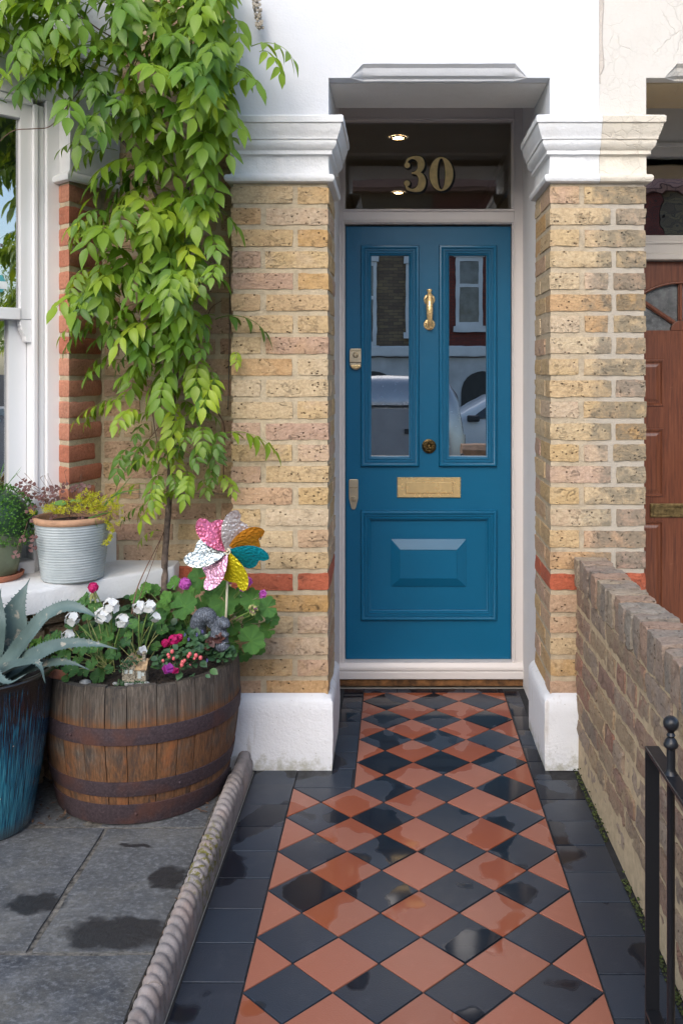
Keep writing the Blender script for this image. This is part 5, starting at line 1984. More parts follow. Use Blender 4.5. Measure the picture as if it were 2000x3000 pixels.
# azimuth -90 points at the street, 0 to the right, 180 to the left
fill([(-40, -130), (330, -130), (330, 60), (380, 170), (340, 270), (200, 260), (60, 200), (-40, 160)], 92, 2.92, 3.2, -90, 75, mind=24)
fill([(330, -130), (690, -130), (690, -10), (670, 160), (560, 220), (430, 170), (380, 60)], 72, 2.98, 3.3, -90, 70, mind=24)
fill([(430, 140), (690, 110), (690, 270), (610, 320), (470, 280)], 28, 2.95, 3.2, -80, 70, mind=26)
fill([(250, 230), (420, 220), (430, 350), (340, 350), (260, 320)], 14, 2.98, 3.2, -100, 60, mind=28)
fill([(380, 330), (590, 310), (580, 440), (420, 450)], 16, 3.14, 3.3, -90, 70, mind=30)
fill([(590, 270), (680, 260), (690, 430), (600, 450)], 11, 3.08, 3.22, -60, 50, mind=30)
fill([(430, 480), (640, 470), (640, 620), (430, 610)], 21, 3.12, 3.3, -90, 85, mind=30)
fill([(310, 590), (640, 580), (650, 790), (310, 800)], 50, 3.08, 3.3, -95, 85, mind=30)
fill([(250, 770), (600, 790), (600, 900), (270, 880)], 28, 3.08, 3.3, -100, 85, mind=30)
fill([(380, 900), (640, 890), (640, 1020), (350, 1030)], 26, 3.14, 3.32, -90, 75, 0.75, 1.0, mind=28)
fill([(410, 1040), (640, 1030), (650, 1190), (420, 1170)], 24, 3.16, 3.32, -80, 80, 0.7, 0.95, mind=28)
fill([(400, 1200), (650, 1190), (650, 1320), (400, 1300)], 18, 3.18, 3.33, -80, 80, 0.6, 0.85, mind=30)
fill([(520, -120), (680, -120), (680, 260), (560, 280)], 16, 3.08, 3.26, -95, 30, mind=30)
for k_, (x_, y_) in enumerate(((655, -60), (670, 0), (640, 40), (668, 70), (650, 120), (672, 150), (640, 180), (662, 215), (645, 250), (665, 285), (600, 60), (610, 160), (612, 260), (655, -20))):
    put_leaf(x_, y_, 3.12 + 0.02 * (k_ % 4), -98 + 11 * (k_ % 4), 1.05, 0, 0)
for a_ in ((735, 135, 3.12, -20, 0.95), (760, 150, 3.1, -50, 0.8), (650, 225, 3.05, -45, 1.0), (645, 350, 3.1, -60, 0.95), (625, 400, 3.15, -70, 0.9), (600, 450, 3.2, -90, 0.8),
           (345, 440, 3.16, 190, 0.75), (320, 435, 3.14, 215, 0.7), (335, 640, 3.2, 185, 0.7), (315, 655, 3.17, 215, 0.7), (290, 650, 3.14, 210, 0.6), (370, 620, 3.2, 170, 0.7),
           (340, 930, 3.2, 190, 0.7), (310, 940, 3.18, 210, 0.7), (300, 960, 3.16, 200, 0.65), (630, 935, 3.2, 5, 1.0), (580, 800, 3.12, -95, 0.9), (560, 830, 3.1, -100, 0.9),
           (630, 1280, 3.2, 0, 0.95), (600, 1250, 3.18, -85, 0.7), (350, 1190, 3.22, 200, 0.65), (330, 1195, 3.2, 190, 0.55), (400, 1170, 3.2, 200, 0.7), (345, 1040, 3.24, 195, 0.65), (380, 1060, 3.24, 215, 0.7), (640, 1390, 3.28, -60, 0.55),
           (440, 1420, 3.28, 200, 0.75), (470, 1450, 3.3, 190, 0.55), (450, 1480, 3.28, 200, 0.5), (470, 1555, 3.29, 200, 0.45), (385, 1310, 3.28, -100, 0.65), (690, 1030, 3.24, -80, 0.4), (550, 1380, 3.28, -80, 0.7), (480, 1390, 3.27, -100, 0.7),
           (430, 230, 2.95, -70, 1.1), (520, 210, 2.93, -60, 1.05), (590, 240, 2.95, -80, 1.0), (330, 330, 2.98, -100, 1.05), (200, 320, 2.93, -70, 1.0), (260, 350, 2.95, -60, 0.9), (20, 300, 2.95, -120, 0.9), (5, 210, 2.9, -90, 1.0)):
    put_leaf(*a_[:4], a_[4], random.uniform(-.15, .15), random.uniform(-.15, .15))
fill([(430, 1310), (640, 1310), (620, 1450), (440, 1460)], 12, 3.2, 3.34, -95, 95, 0.45, 0.75, mind=34)
# the nearest leaves one by one, the rest of the mass behind them as one
SPEC.sort(key=lambda q: q[0])
for _, p, v_, rt_, s_ in SPEC[:290]:
    inst('leaf', WL[v_], wist, p, rt_, s_)
mb, tone = MB(), []
from mathutils import Euler
for _, p, v_, rt_, s_ in SPEC[290:]:
    me = WL[v_]
    mt_ = Matrix.Translation(p) @ Euler(rt_).to_matrix().to_4x4() @ Matrix.Scale(s_, 4)
    b = len(mb.v)
    mb.v += [tuple(mt_ @ q.co) for q in me.vertices]
    dt_ = random.uniform(-0.25, 0.2)
    tone += [max(0.0, q.value + dt_) for q in me.attributes['tone'].data]
    for pg in me.polygons:
        mb.f.append(tuple(b + i for i in pg.vertices))
        mb.m.append(0)
inst('foliage', tone_mesh(mb, 'foliage', M_WIST, tone), wist)['kind'] = 'stuff'
# spent flower raceme hanging at the top
M_SPENT = plain('faded_blossom', (0.42, 0.37, 0.30), 0.9, 0.3, 90)
mb = MB()
p0 = at(745, -40, 3.2)
p1 = at(762, 85, 3.2)
mb.tube(smooth_pts([p0, p0.lerp(p1, .5) + Vector((.004, 0, 0)), p1], 5), 0.0012, 5)
for k in range(80):
    t = random.uniform(0.25, 1)
    w = 0.016 * (1 - 0.3 * t)
    q = p0.lerp(p1, t) + Vector((random.uniform(-w, w), random.uniform(-w, w), random.uniform(-.004, .004)))
    mb.ball(q, random.uniform(.003, .006), 5, 4, 0, (1, .6, 1.2))
mb.build('flower_raceme', M_SPENT, wist, fix=False)
# training wires
tag(MB().tube([at(330, 1447, YW - .012), at(500, 1446, YW - .014), at(668, 1447, YW - .012)], 0.0012, 5).build('training_wire', M_WIRE), 'thin level wire strung across the brick wall below the wisteria leaves', 'wire')
tag(MB().tube([at(673, 760, YW - .02), at(672, 1000, YW - .02), at(668, 1200, YW - .02)], 0.0016, 5).build('training_wire', M_WIRE), 'upright green wire in the corner between brick wall and left pillar', 'wire')

# ------------------------------------------------------------------ geranium leaves and flowers
def geranium_leaf(seed, lobes=7, ruffle=0.10, cup=0.18):
    rnd = random.Random(seed)
    mb, tone = MB(), []
    nr, na = 5, 56
    ph = rnd.uniform(0, 6)
    mb.v.append((0, 0, 0))
    tone.append(0.35)
    for i in range(1, nr + 1):
        for k in range(na + 1):
            a = -PI + 0.16 + (2 * PI - 0.32) * k / na
            lob = 0.80 + 0.20 * abs(math.cos(a * lobes / 2 + 0.0)) ** 0.7
            sca = 1 + 0.055 * math.cos(a * lobes * 4 + ph)
            rr_ = (i / nr) * (lob * sca if i == nr else (0.95 * (1 - (i / nr) ** 2) + lob * (i / nr) ** 2))
            rr_ *= 1 - 0.12 * (abs(a) > 2.6)
            z = cup * (i / nr) ** 2 + ruffle * (i / nr) ** 2 * math.sin(a * 3 + ph) * 0.8 - 0.05 * math.cos(a * lobes) * (i / nr) * (1 - 0.5 * i / nr)
            mb.v.append((rr_ * math.cos(a), rr_ * math.sin(a), z))
            vein = max(0, math.cos(a * lobes)) ** 14
            tone.append(0.75 * vein * (1 - i / nr) + (0.10 if i == nr else 0) - (0.0))
    for k in range(na):
        mb.f.append((0, 1 + k, 2 + k))
    for i in range(nr - 1):
        for k in range(na):
            b = 1 + i * (na + 1) + k
            mb.f.append((b, b + na + 1, b + na + 2, b + 1))
    mb.m = [0] * len(mb.f)
    return mb, tone


GL = []
GLW = []
for k in range(5):
    mb, tn = geranium_leaf(k, 7, 0.2, 0.22)
    GL.append(tone_mesh(mb, 'leaf', M_GERB, tn))
    mb, tn = geranium_leaf(20 + k, 5, 0.2, 0.22)
    GLW.append(tone_mesh(mb, 'leaf', M_GERW, tn))


def zp(x, y, yd):       # from the enlarged study of the barrel
    return at(100 + x / 2.24, 1650 + y / 2.24, yd)


def face(nrm, spin):
    q = Vector(nrm).to_track_quat('Z', 'Y')
    m_ = q.to_matrix() @ Matrix.Rotation(spin, 3, 'Z')
    return m_.to_euler()


def florets(mb, tone, c, n, rad, pet, d0=(0, -0.6, 0.6), flat=0.75, tv=0.0):
    """a head of five-petalled florets facing outwards"""
    for k in range(n):
        g = 2.39996 * k
        zz = 1 - 1.35 * (k + 0.5) / n
        rr_ = math.sqrt(max(0, 1 - zz * zz))
        o = Vector((rr_ * math.cos(g), rr_ * math.sin(g), zz))
        q = Vector(d0).normalized().to_track_quat('Z', 'Y')
        o = q @ o
        ctr = Vector(c) + o * rad * flat
        u = o.cross(Vector((0.3, 0.2, 1))).normalized()
        w = o.cross(u)
        sp_ = random.uniform(0, 6)
        for j in range(5):
            a = sp_ + j * 2 * PI / 5
            dr = (u * math.cos(a) + w * math.sin(a) + o * random.uniform(.0, .25)).normalized()
            blade(mb, tone, ctr, dr, o, pet * random.uniform(.85, 1.15), pet * 0.46, random.uniform(-.1, .3), 0.06, 4, tv + random.uniform(0, .25), 0.9, -0.25)


def head(parent, c, n, rad, pet, mat, name='flower_head', **kw):
    mb, tone = MB(), []
    florets(mb, tone, c, n, rad, pet, **kw)
    me = tone_mesh(mb, name, mat, tone)
    return inst(name, me, parent)


def stalks(parent, segs, mat, r=0.0016, name='stem'):
    mb = MB()
    for a, b in segs:
        a, b = Vector(a), Vector(b)
        md = a.lerp(b, 0.5) + Vector((random.uniform(-.012, .012), random.uniform(-.01, .01), 0.012))
        mb.tube(smooth_pts([a, md, b], 4), r, 5, caps=False)
    return mb.build(name, mat, parent, smooth=True, fix=False)


ger = tag(empty('geranium', (0, 0, 0)), 'large-leaved geranium with lilac pink flowers behind the ornament, against the pillar', 'flowering plant')
root = Vector((-0.70, 3.17, 0.43))
segs = []
big = [(985, 285, 95), (1250, 255, 105), (1170, 215, 62), (1430, 240, 78), (1530, 290, 72), (1420, 510, 100), (1310, 425, 52), (1420, 395, 58), (1530, 440, 62), (1380, 600, 55), (1075, 95, 75), (920, 135, 52), (930, 245, 58), (1015, 225, 62), (1098, 258, 52), (790, 180, 46), (735, 165, 42), (850, 295, 62), (880, 365, 52), (920, 425, 54), (955, 495, 54), (1340, 310, 45), (1245, 365, 48), (1560, 370, 52), (830, 345, 52), (1040, 170, 60), (1130, 300, 55), (1300, 480, 48), (1485, 335, 52), (1350, 205, 46), (1480, 570, 42), (1240, 165, 55), (700, 195, 42), (660, 235, 38), (1010, 380, 60), (1050, 430, 55), (970, 330, 55), (1300, 560, 46), (1190, 320, 60), (1320, 250, 55), (1385, 320, 45), (870, 230, 50), (1000, 300, 50), (1440, 460, 50), (1140, 150, 55)]
for k, (x, y, r_) in enumerate(big):
    front = r_ > 70
    yd = random.uniform(2.99, 3.06) if front else random.uniform(3.07, 3.19)
    if x > 1380:
        yd = min(yd, 3.14)
    p = zp(x, y, yd)
    rad = r_ / 2.24 * yd / FPX
    nr = Vector((random.uniform(-.35, .35) + (x - 1150) / 1600, -0.85, random.uniform(.25, .75)))
    inst('leaf', GL[k % 5], ger, p, face(nr, random.uniform(0, 6.28)), rad)
    segs.append((root + Vector((random.uniform(-.04, .04), random.uniform(-.02, .02), 0)), p))
stalks(ger, segs, M_STEM)
fl_ = []
for (x, y, r_, n) in ((990, 135, 44, 16), (1395, 120, 36, 12), (1500, 205, 22, 6), (1282, 112, 20, 5), (1370, 160, 20, 5)):
    p = zp(x, y, 3.02)
    head(ger, p, n, r_ / 2.24 * 3.0 / FPX * 0.9, 0.013, P_LIL)
    fl_.append((root, p))
p = zp(1440, 305, 2.98)
mb = MB()
for k in range(26):
    o = Vector((random.gauss(0, 1), random.gauss(0, 1), random.gauss(0, 1))).normalized() * random.uniform(.008, .018)
    mb.ball(p + o, 0.0035, 6, 4, 0, (1, 1, 1.5))
mb.build('flower_bud', M_STEMY, ger, smooth=True, fix=False)
head(ger, p, 5, 0.016, 0.006, P_LIL)
stalks(ger, fl_ + [(root, p)], M_STEM, 0.002)

gw = tag(empty('geranium', (0, 0, 0)), 'bushy geranium with white flower heads at the left of the barrel', 'flowering plant')
root = Vector((-0.925, 2.97, 0.43))
root2 = Vector((-0.83, 2.98, 0.43))
segs = []
sm = [(310, 225, 60), (395, 290, 46), (450, 455, 72), (330, 450, 52), (540, 500, 46), (690, 440, 46), (650, 400, 42), (780, 380, 46), (800, 550, 42), (425, 745, 66), (450, 640, 50), (240, 700, 60), (200, 610, 50), (170, 540, 46), (300, 570, 52), (380, 560, 46), (500, 600, 42), (560, 545, 42), (260, 510, 46), (180, 720, 46), (140, 650, 46), (100, 500, 40), (640, 565, 38), (350, 360, 42), (490, 700, 38), (720, 500, 42), (830, 390, 36), (600, 455, 42), (235, 400, 42), (150, 470, 40), (290, 640, 52), (380, 660, 46), (600, 520, 40), (520, 430, 45), (450, 540, 45), (320, 720, 45), (840, 440, 45), (210, 760, 36), (620, 480, 38), (540, 610, 36), (410, 600, 40), (480, 480, 50)]
for k, (x, y, r_) in enumerate(sm):
    yd = random.uniform(2.86, 3.02)
    if y > 650:
        yd = random.uniform(2.83, 2.88)
    if y < 400:
        yd = random.uniform(2.98, 3.06)
    p = zp(x, y, yd)
    p.z = max(p.z, 0.438)
    rad = r_ / 2.24 * yd / FPX * 0.92
    inst('leaf', GLW[k % 5], gw, p, face((random.uniform(-.5, .5), -0.75, random.uniform(.3, 1.0)), random.uniform(0, 6.28)), rad)
    rt = root if x < 560 else root2
    segs.append((rt + Vector((random.uniform(-.03, .03), random.uniform(-.03, .03), 0)), p))
stalks(gw, segs, M_STEMY)
fl_ = []
for (x, y, r_, n) in ((505, 280, 58, 9), (455, 345, 62, 10), (578, 380, 50, 7), (690, 290, 44, 6), (755, 285, 44, 6), (250, 365, 50, 6), (222, 478, 46, 6), (795, 355, 24, 3), (708, 580, 18, 3)):
    yd = 2.93
    p = zp(x, y, yd)
    head(gw, p, n, r_ / 2.24 * yd / FPX * 1.0, 0.0165, P_WHITE)
    fl_.append((root if x < 600 else root2, p))
stalks(gw, fl_, M_STEM, 0.0026)

gm = tag(empty('geranium', (0, 0, 0)), 'single magenta geranium bloom standing tallest against the white sill', 'flowering plant')
p = zp(388, 160, 3.0)
head(gm, p, 16, 0.018, 0.010, P_MAG, d0=(0, -.4, .9))
mb = MB()
for k in range(12):
    a_ = k * 0.52
    q = p + Vector((0.012 * math.cos(a_), 0.012 * math.sin(a_), -0.028 - 0.01 * (k % 3)))
    mb.tube([p + Vector((0, 0, -.012)), q], [0.0012, 0.0022], 5)
mb.build('flower_bud', M_STEMY, gm, fix=False)
stalks(gm, [(Vector((-0.90, 3.02, 0.43)), p)], M_STEM, 0.0022)
for (x, y, r_) in ((330, 255, 40), (420, 300, 38), (370, 330, 36)):
    inst('leaf', GLW[1], gm, zp(x, y, 3.03), face((random.uniform(-.3, .3), -.8, .5), 1.0), r_ / 2.24 * 3.03 / FPX)
mb = MB()

# magenta double bloom, low at the back
gd = tag(empty('geranium', (0, 0, 0)), 'low deep magenta bloom beside the grey animal ornament', 'flowering plant')
rt3 = Vector((-0.74, 3.0, 0.43))
pp = [zp(915, 505, 2.97), zp(862, 525, 2.98), zp(950, 490, 2.99)]
for p, r_ in zip(pp, (0.02, 0.014, 0.014)):
    head(gd, p, 14, r_, 0.009, P_MAG, d0=(0, -.8, .5))
stalks(gd, [(rt3, p) for p in pp], M_STEM)


def leafy(parent, pts, n, spread, size, mat, name='foliage', W=0.42, up=0.4):
    """many small leaves on short twigs round the given points"""
    mb, tone = MB(), []
    for k in range(n):
        c = Vector(random.choice(pts)) + Vector((random.gauss(0, spread), random.gauss(0, spread), random.gauss(0, spread * .6)))
        c.z = max(c.z, 0.437)
        d = Vector((random.uniform(-1, 1), random.uniform(-1, .4), random.uniform(-.3, .8)))
        s = size * random.uniform(.6, 1.25)
        blade(mb, tone, c, d, Vector((random.uniform(-.4, .4), -0.6, 0.9)), s, s * W, random.uniform(.1, .6), .2, 4, random.uniform(0, .4), 0.85, 0.1)
    me = tone_mesh(mb, name, mat, tone)
    o = inst(name, me, parent)
    o['kind'] = 'stuff'
    return o


fu = tag(empty('fuchsia', (0, 0, 0)), 'small fuchsia with salmon buds and one purple flower at the barrel front', 'flowering plant')
fpts = [zp(x, y, 2.86) for x, y in ((860, 610), (920, 590), (980, 610), (1040, 600), (900, 660), (960, 690), (1020, 640), (840, 660), (1060, 560))]
leafy(fu, fpts, 170, 0.012, 0.021, M_DKLF)
stalks(fu, [(zp(940, 720, 2.86), q) for q in fpts], M_TWIG, 0.0011)
mb = MB()
for (x, y) in ((905, 580), (880, 602), (845, 642), (915, 627), (1022, 597), (1012, 612), (1062, 607), (1092, 622), (975, 650), (970, 668), (1020, 672), (988, 640), (885, 615), (1052, 626)):
    mb.ball(zp(x, y, 2.835), random.uniform(.0045, .0068), 8, 6, 0, (1, 1, 1.15))
mb.build('flower_bud', P_BUD, fu, smooth=True, fix=False)
head(fu, zp(880, 690, 2.82), 6, 0.012, 0.015, P_PURP, d0=(0, -.6, -.6))
head(fu, zp(925, 700, 2.825), 3, 0.008, 0.011, P_MAG, d0=(0, -.6, -.6))
rl = [(960, 720, 40), (1030, 740, 36), (1085, 655, 38), (1150, 705, 40), (1000, 690, 34), (940, 690, 32), (1120, 740, 24), (770, 660, 38), (800, 690, 34), (760, 625, 34), (1130, 660, 30)]
for (x, y, r_) in rl:
    mb, tone = MB(), []
    p = zp(x, y, 2.84)
    p.z = max(p.z, 0.44)
    s = r_ * 1.7 / 2.24 * 2.84 / FPX
    blade(mb, tone, p + Vector((0, 0.01, 0)), Vector((random.uniform(-1, 1), -.5, random.uniform(-.3, .4))), Vector((0, -.7, .7)), s, s * .36, .4, .15, 6, random.uniform(0, .3), .85, 0.0)
    inst('leaf', tone_mesh(mb, 'leaf', M_DKLF, tone), fu)

vi = tag(empty('viola', (0, 0, 0)), 'dark leaved trailing plant with tiny violet flowers at the barrel right rim', 'flowering plant')
vpts = [zp(x, y, 2.95) for x, y in ((1100, 500), (1160, 530), (1220, 560), (1270, 590), (1190, 590), (1060, 480), (1120, 570), (1240, 610))]
leafy(vi, vpts, 150, 0.012, 0.024, M_DKLF, W=0.5)
leafy(vi, [zp(1200, 500, 2.94), zp(1170, 530, 2.94), zp(1140, 550, 2.94), zp(1225, 480, 2.95)], 30, 0.008, 0.026, M_HEUC, 'purple_foliage')
for (x, y) in ((1100, 450), (1065, 470), (1085, 580), (1010, 500), (985, 470), (1130, 640)):
    head(vi, zp(x, y, 2.91), 1, 0.002, 0.007, P_VIO, d0=(0, -1, .2))
# backfill foliage in the dark middle of the barrel
bk = tag(empty('bedding_plant', (0, 0, 0)), 'dark green bedding leaves filling the back of the barrel', 'plant')
leafy(bk, [zp(x, y, 3.12) for x, y in ((300, 500), (420, 400), (560, 430), (700, 400), (820, 420), (900, 480), (600, 330), (180, 560), (100, 600), (760, 480))], 230, 0.03, 0.035, M_DKLF, W=0.42)
leafy(bk, [zp(x, y, 3.0) for x, y in ((30, 560), (80, 520), (120, 580), (60, 620), (10, 600))], 60, 0.016, 0.045, M_GERW, 'strap_foliage', W=0.22)

# ================================================================== ORNAMENTS
def remesh(o, vox, sm=4):
    m_ = o.modifiers.new('r', 'REMESH')
    m_.mode = 'VOXEL'
    m_.voxel_size = vox
    m_.use_smooth_shade = True
    s = o.modifiers.new('s', 'SMOOTH')
    s.iterations = sm
    dg = bpy.context.evaluated_depsgraph_get()
    me = bpy.data.meshes.new_from_object(o.evaluated_get(dg))
    o.modifiers.clear()
    o.data = me
    return o


m = NT('grey_slate_resin')
_p = m.obj(False)
_g = m.noise(m.scaled(_p, (1, 1, 0.45)), 260, 4, 0.7)
m.set(Base_Color=m.ramp(_g, [(0.4, (0.03, 0.036, 0.048)), (0.55, (0.09, 0.105, 0.13)), (0.68, (0.28, 0.31, 0.36))]), Roughness=0.6, Normal=m.bump(_g, 0.002))
M_SQU = m.mat
sq = MB()
sy = 2.985
tl = smooth_pts([zp(1130, 560, sy), zp(1085, 470, sy + .01), zp(1078, 400, sy + .01), zp(1105, 350, sy), zp(1145, 345, sy - .01), zp(1168, 375, sy - .01), zp(1160, 415, sy - .005)], 5)
sq.tube(tl, [0.016 + 0.013 * math.sin(PI * min(1, i / (len(tl) - 1) * 1.15)) for i in range(len(tl))], 12)
bd = smooth_pts([zp(1215, 570, sy - .01), zp(1210, 500, sy - .015), zp(1215, 440, sy - .02), zp(1228, 400, sy - .024)], 4)
sq.tube(bd, [0.034, 0.034, 0.034, 0.033, 0.033, 0.031, 0.029, 0.027, 0.025, 0.023, 0.021, 0.020, 0.020][:len(bd)], 12)
sq.ball(zp(1240, 395, sy - .03), 0.021, 12, 9, 0, (1.1, 1, .95))
sq.ball(zp(1265, 405, sy - .04), 0.011, 10, 7)
for s in (-1, 1):
    sq.ball(zp(1222 + s * 16, 362, sy - .03 + s * .006), 0.008, 8, 6, 0, (.7, .7, 1.3))
    sq.tube([zp(1240, 460, sy - .04 + s * .012), zp(1262, 480, sy - .052 + s * .008), zp(1272, 462, sy - .05)], [0.010, 0.008, 0.006], 8)
    sq.ball(zp(1235, 545, sy - .03 + s * .016), 0.022, 10, 7, 0, (1.2, .9, .9))
so = sq.build('animal_ornament', M_SQU, None, fix=False)
remesh(so, 0.0035)
tag(so, 'slate grey squirrel ornament with curled tail among the geranium leaves', 'ornament')

cot = tag(empty('cottage_ornament', (0, 0, 0)), 'miniature stone cottage ornament with mossy roof on the barrel soil', 'ornament')
c0 = zp(655, 790, 2.845)
c0.z = 0.437
M_CST = plain('tiny_stonework', (0.36, 0.31, 0.23), 0.85, 0.6, 160, 0.004, 200)
M_CRF = plain('tiny_thatch_roof', (0.40, 0.27, 0.15), 0.85, 0.35, 80, 0.003, 160)


def cbox(mb, x0, x1, y0, y1, z0, z1):
    mb.box(c0.x + x0, c0.x + x1, c0.y + y0, c0.y + y1, c0.z + z0, c0.z + z1)
    return mb


mb = MB()
cbox(mb, -0.036, 0.004, -0.004, 0.036, 0, 0.058)
cbox(mb, 0.0045, 0.036, 0.0, 0.034, 0, 0.044)
for xa, xb, zb, zt2 in ((-0.036, 0.004, 0.058, 0.076),):
    mb.extr([(c0.x + xa, c0.y - .004, c0.z + zb), (c0.x + xb, c0.y - .004, c0.z + zb), (c0.x + (xa + xb) / 2, c0.y - .004, c0.z + zt2)], (0, 0.04, 0))
mb.extr([(c0.x + .0045, c0.y, c0.z + .044), (c0.x + .0045, c0.y + .034, c0.z + .044), (c0.x + .0045, c0.y + .017, c0.z + .064)], (0.0315, 0, 0))
mb.build('wall', M_CST, cot, bev=0.001)
mb = MB()
for s in (-1, 1):
    xm = c0.x - 0.016
    mb.extr([(xm, c0.y - .008, c0.z + .079), (xm + s * .025, c0.y - .008, c0.z + .053), (xm + s * .025, c0.y - .008, c0.z + .057), (xm, c0.y - .008, c0.z + .083)], (0, 0.048, 0))
mb.extr([(c0.x + .003, c0.y - .006, c0.z + .040), (c0.x + .040, c0.y - .006, c0.z + .040), (c0.x + .040, c0.y + .017, c0.z + .066), (c0.x + .003, c0.y + .017, c0.z + .066)], (0, 0.002, 0.004))
mb.extr([(c0.x + .003, c0.y + .040, c0.z + .040), (c0.x + .040, c0.y + .040, c0.z + .040), (c0.x + .040, c0.y + .017, c0.z + .066), (c0.x + .003, c0.y + .017, c0.z + .066)], (0, 0.002, 0.004))
mb.build('roof', M_CRF, cot)
mb = MB()
cbox(mb, 0.022, 0.032, 0.012, 0.022, 0.06, 0.092)
mb.build('chimney', M_CST, cot, bev=0.001)
M_TNY = plain('tiny_window_paint', (0.5, 0.54, 0.52), 0.6)
for (x, z, w, h_2) in ((-0.027, 0.030, 0.009, 0.012), (-0.012, 0.030, 0.009, 0.012), (0.012, 0.014, 0.010, 0.022), (0.024, 0.022, 0.008, 0.010)):
    yf = -0.0055 if x < 0 else -0.0015
    mb = MB()
    mb.frame(c0.x + x, c0.x + x + w, c0.z + z, c0.z + z + h_2, [(0, 0.001), (0, -0.001), (0.0015, -0.001), (0.0018, 0.0005)], c0.y + yf, fill=True)
    mb.build('window', M_TNY, cot)
leafy(cot, [c0 + Vector((-0.016, -0.004, 0.072)), c0 + Vector((-0.02, 0.0, 0.062)), c0 + Vector((0.0, -.004, 0.066)), c0 + Vector((-0.03, -.006, 0.05))], 260, 0.008, 0.0055, M_DKLF, 'ivy', W=0.5)
leafy(cot, [c0 + Vector((-0.03, -0.012, 0.0)), c0 + Vector((0.0, -0.012, 0.0)), c0 + Vector((0.03, -.012, 0.0))], 160, 0.009, 0.006, M_DKLF, 'ivy', W=0.5)
mb = MB()
for k in range(16):
    mb.ball(c0 + Vector((random.uniform(-.055, .045), random.uniform(-.03, -.01), 0.002)), random.uniform(.004, .009), 6, 5, 0, (1.2, 1, .7))
M_PEB = plain('grey_pebble', (0.33, 0.33, 0.31), 0.8, 0.4, 60)
mb.build('base_rock', M_PEB, cot, smooth=True, fix=False)
p = zp(335, 800, 2.83)
p.z = 0.443
tag(MB().ball(p, 0.015, 12, 8, 0, (1.2, .9, .6)).build('pebble', M_PEB, smooth=True), 'pale pebble lying on the soil near the barrel front rim', 'stone')
p = zp(165, 765, 2.85)
p.z = 0.445
tag(MB().extr([p + Vector(q) for q in ((-.028, 0, .004), (.022, -.012, 0), (.03, -.004, .004), (.01, .012, .012), (-.026, .012, .018))], (0, 0.004, .012)).build('pot_shard', M_SHARD, bev=0.002), 'broken terracotta shard on the soil beside the glazed pot', 'shard')

# ------------------------------------------------------------------ pinwheel
pw = tag(empty('pinwheel', (0, 0, 0)), 'shiny toy windmill with seven coloured foil blades on a stick', 'toy windmill')
HUB = at(668, 1612, 2.98)


def pin_blade(theta, col, name, curl, front):
    """foil blade: wide belly, rounded finger at the trailing tip, rolled towards the viewer"""
    mb = MB()
    Lb = 0.138
    nu, nv = 22, 10
    E1 = smooth_pts([(0, 0.02, 0), (.2, .15, 0), (.4, .23, 0), (.6, .265, 0), (.8, .235, 0), (.93, .16, 0), (.99, .08, 0), (1.0, 0.02, 0)], 4)
    E2 = smooth_pts([(0, -.03, 0), (.14, -.17, 0), (.33, -.31, 0), (.55, -.36, 0), (.70, -.27, 0), (.77, -.10, 0), (.88, -.085, 0), (1.0, 0.0, 0)], 4)
    nu = len(E1) - 1
    rows = []
    for i in range(nu + 1):
        row = []
        for j in range(nv + 1):
            q = E1[i].lerp(E2[i], j / nv)
            z = curl * (0.20 * math.sin(q.y * 3.4 + 0.3) + 0.12 * q.x * q.x) + 0.04 * math.sin(q.x * 5)
            row.append((q.x * Lb, q.y * Lb, z * Lb))
        rows.append(row)
    e1 = Vector((math.cos(theta), 0, math.sin(theta)))
    e2 = Vector((-math.sin(theta), 0, math.cos(theta)))
    e3 = Vector((0, -1, 0))
    vs = []
    for row in rows:
        for (x_, y_, z_) in row:
            vs.append(e1 * x_ + e2 * y_ + e3 * (z_ + front))
    fs = [(i * (nv + 1) + j, i * (nv + 1) + j + 1, (i + 1) * (nv + 1) + j + 1, (i + 1) * (nv + 1) + j) for i in range(nu) for j in range(nv)]
    mb.add(vs, fs)
    return mb.build('blade', foil_mat(name, col), pw, loc=HUB, smooth=True, fix=False)


for k, (deg, col, nm, curl) in enumerate(((28, (0.80, 0.32, 0.03), 'orange_foil', 1.0), (-10, (0.01, 0.38, 0.48), 'teal_foil', 1.1), (-68, (0.62, 0.52, 0.015), 'yellow_foil', 0.9), (-122, (0.60, 0.30, 0.42), 'lilac_foil', 0.9), (-172, (0.30, 0.34, 0.34), 'silver_foil', 1.0), (128, (0.58, 0.13, 0.22), 'rose_foil', 1.0), (74, (0.60, 0.54, 0.52), 'pearl_foil', 0.8))):
    pin_blade(R(deg), col, nm, curl, 0.002 + 0.0016 * k)
M_CREM = plain('cream_plastic', (0.68, 0.62, 0.45), 0.35, 0.08)
MB().lathe([(0.0125, -0.004), (0.0125, 0.018), (0.011, 0.021), (0.007, 0.021), (0.006, 0.019), (0.0, 0.019)], 24, HUB, 'y').build('hub', M_CREM, pw, angle=40)
MB().ball(HUB + Vector((0.002, -0.0215, 0.0)), 0.005, 10, 7).build('pin', M_SATIN, pw, smooth=True)
MB().tube([HUB + Vector((0, 0.006, 0.0)), HUB + Vector((-0.012, 0.035, -0.20)), Vector((HUB.x - 0.03, HUB.y + 0.07, 0.42))], 0.004, 8).build('stick', M_CREM, pw, smooth=True)

# ------------------------------------------------------------------ plants on the sill
def sill(x, y, yd):
    return at(x / 3.484, 1350 + y / 3.484, yd)


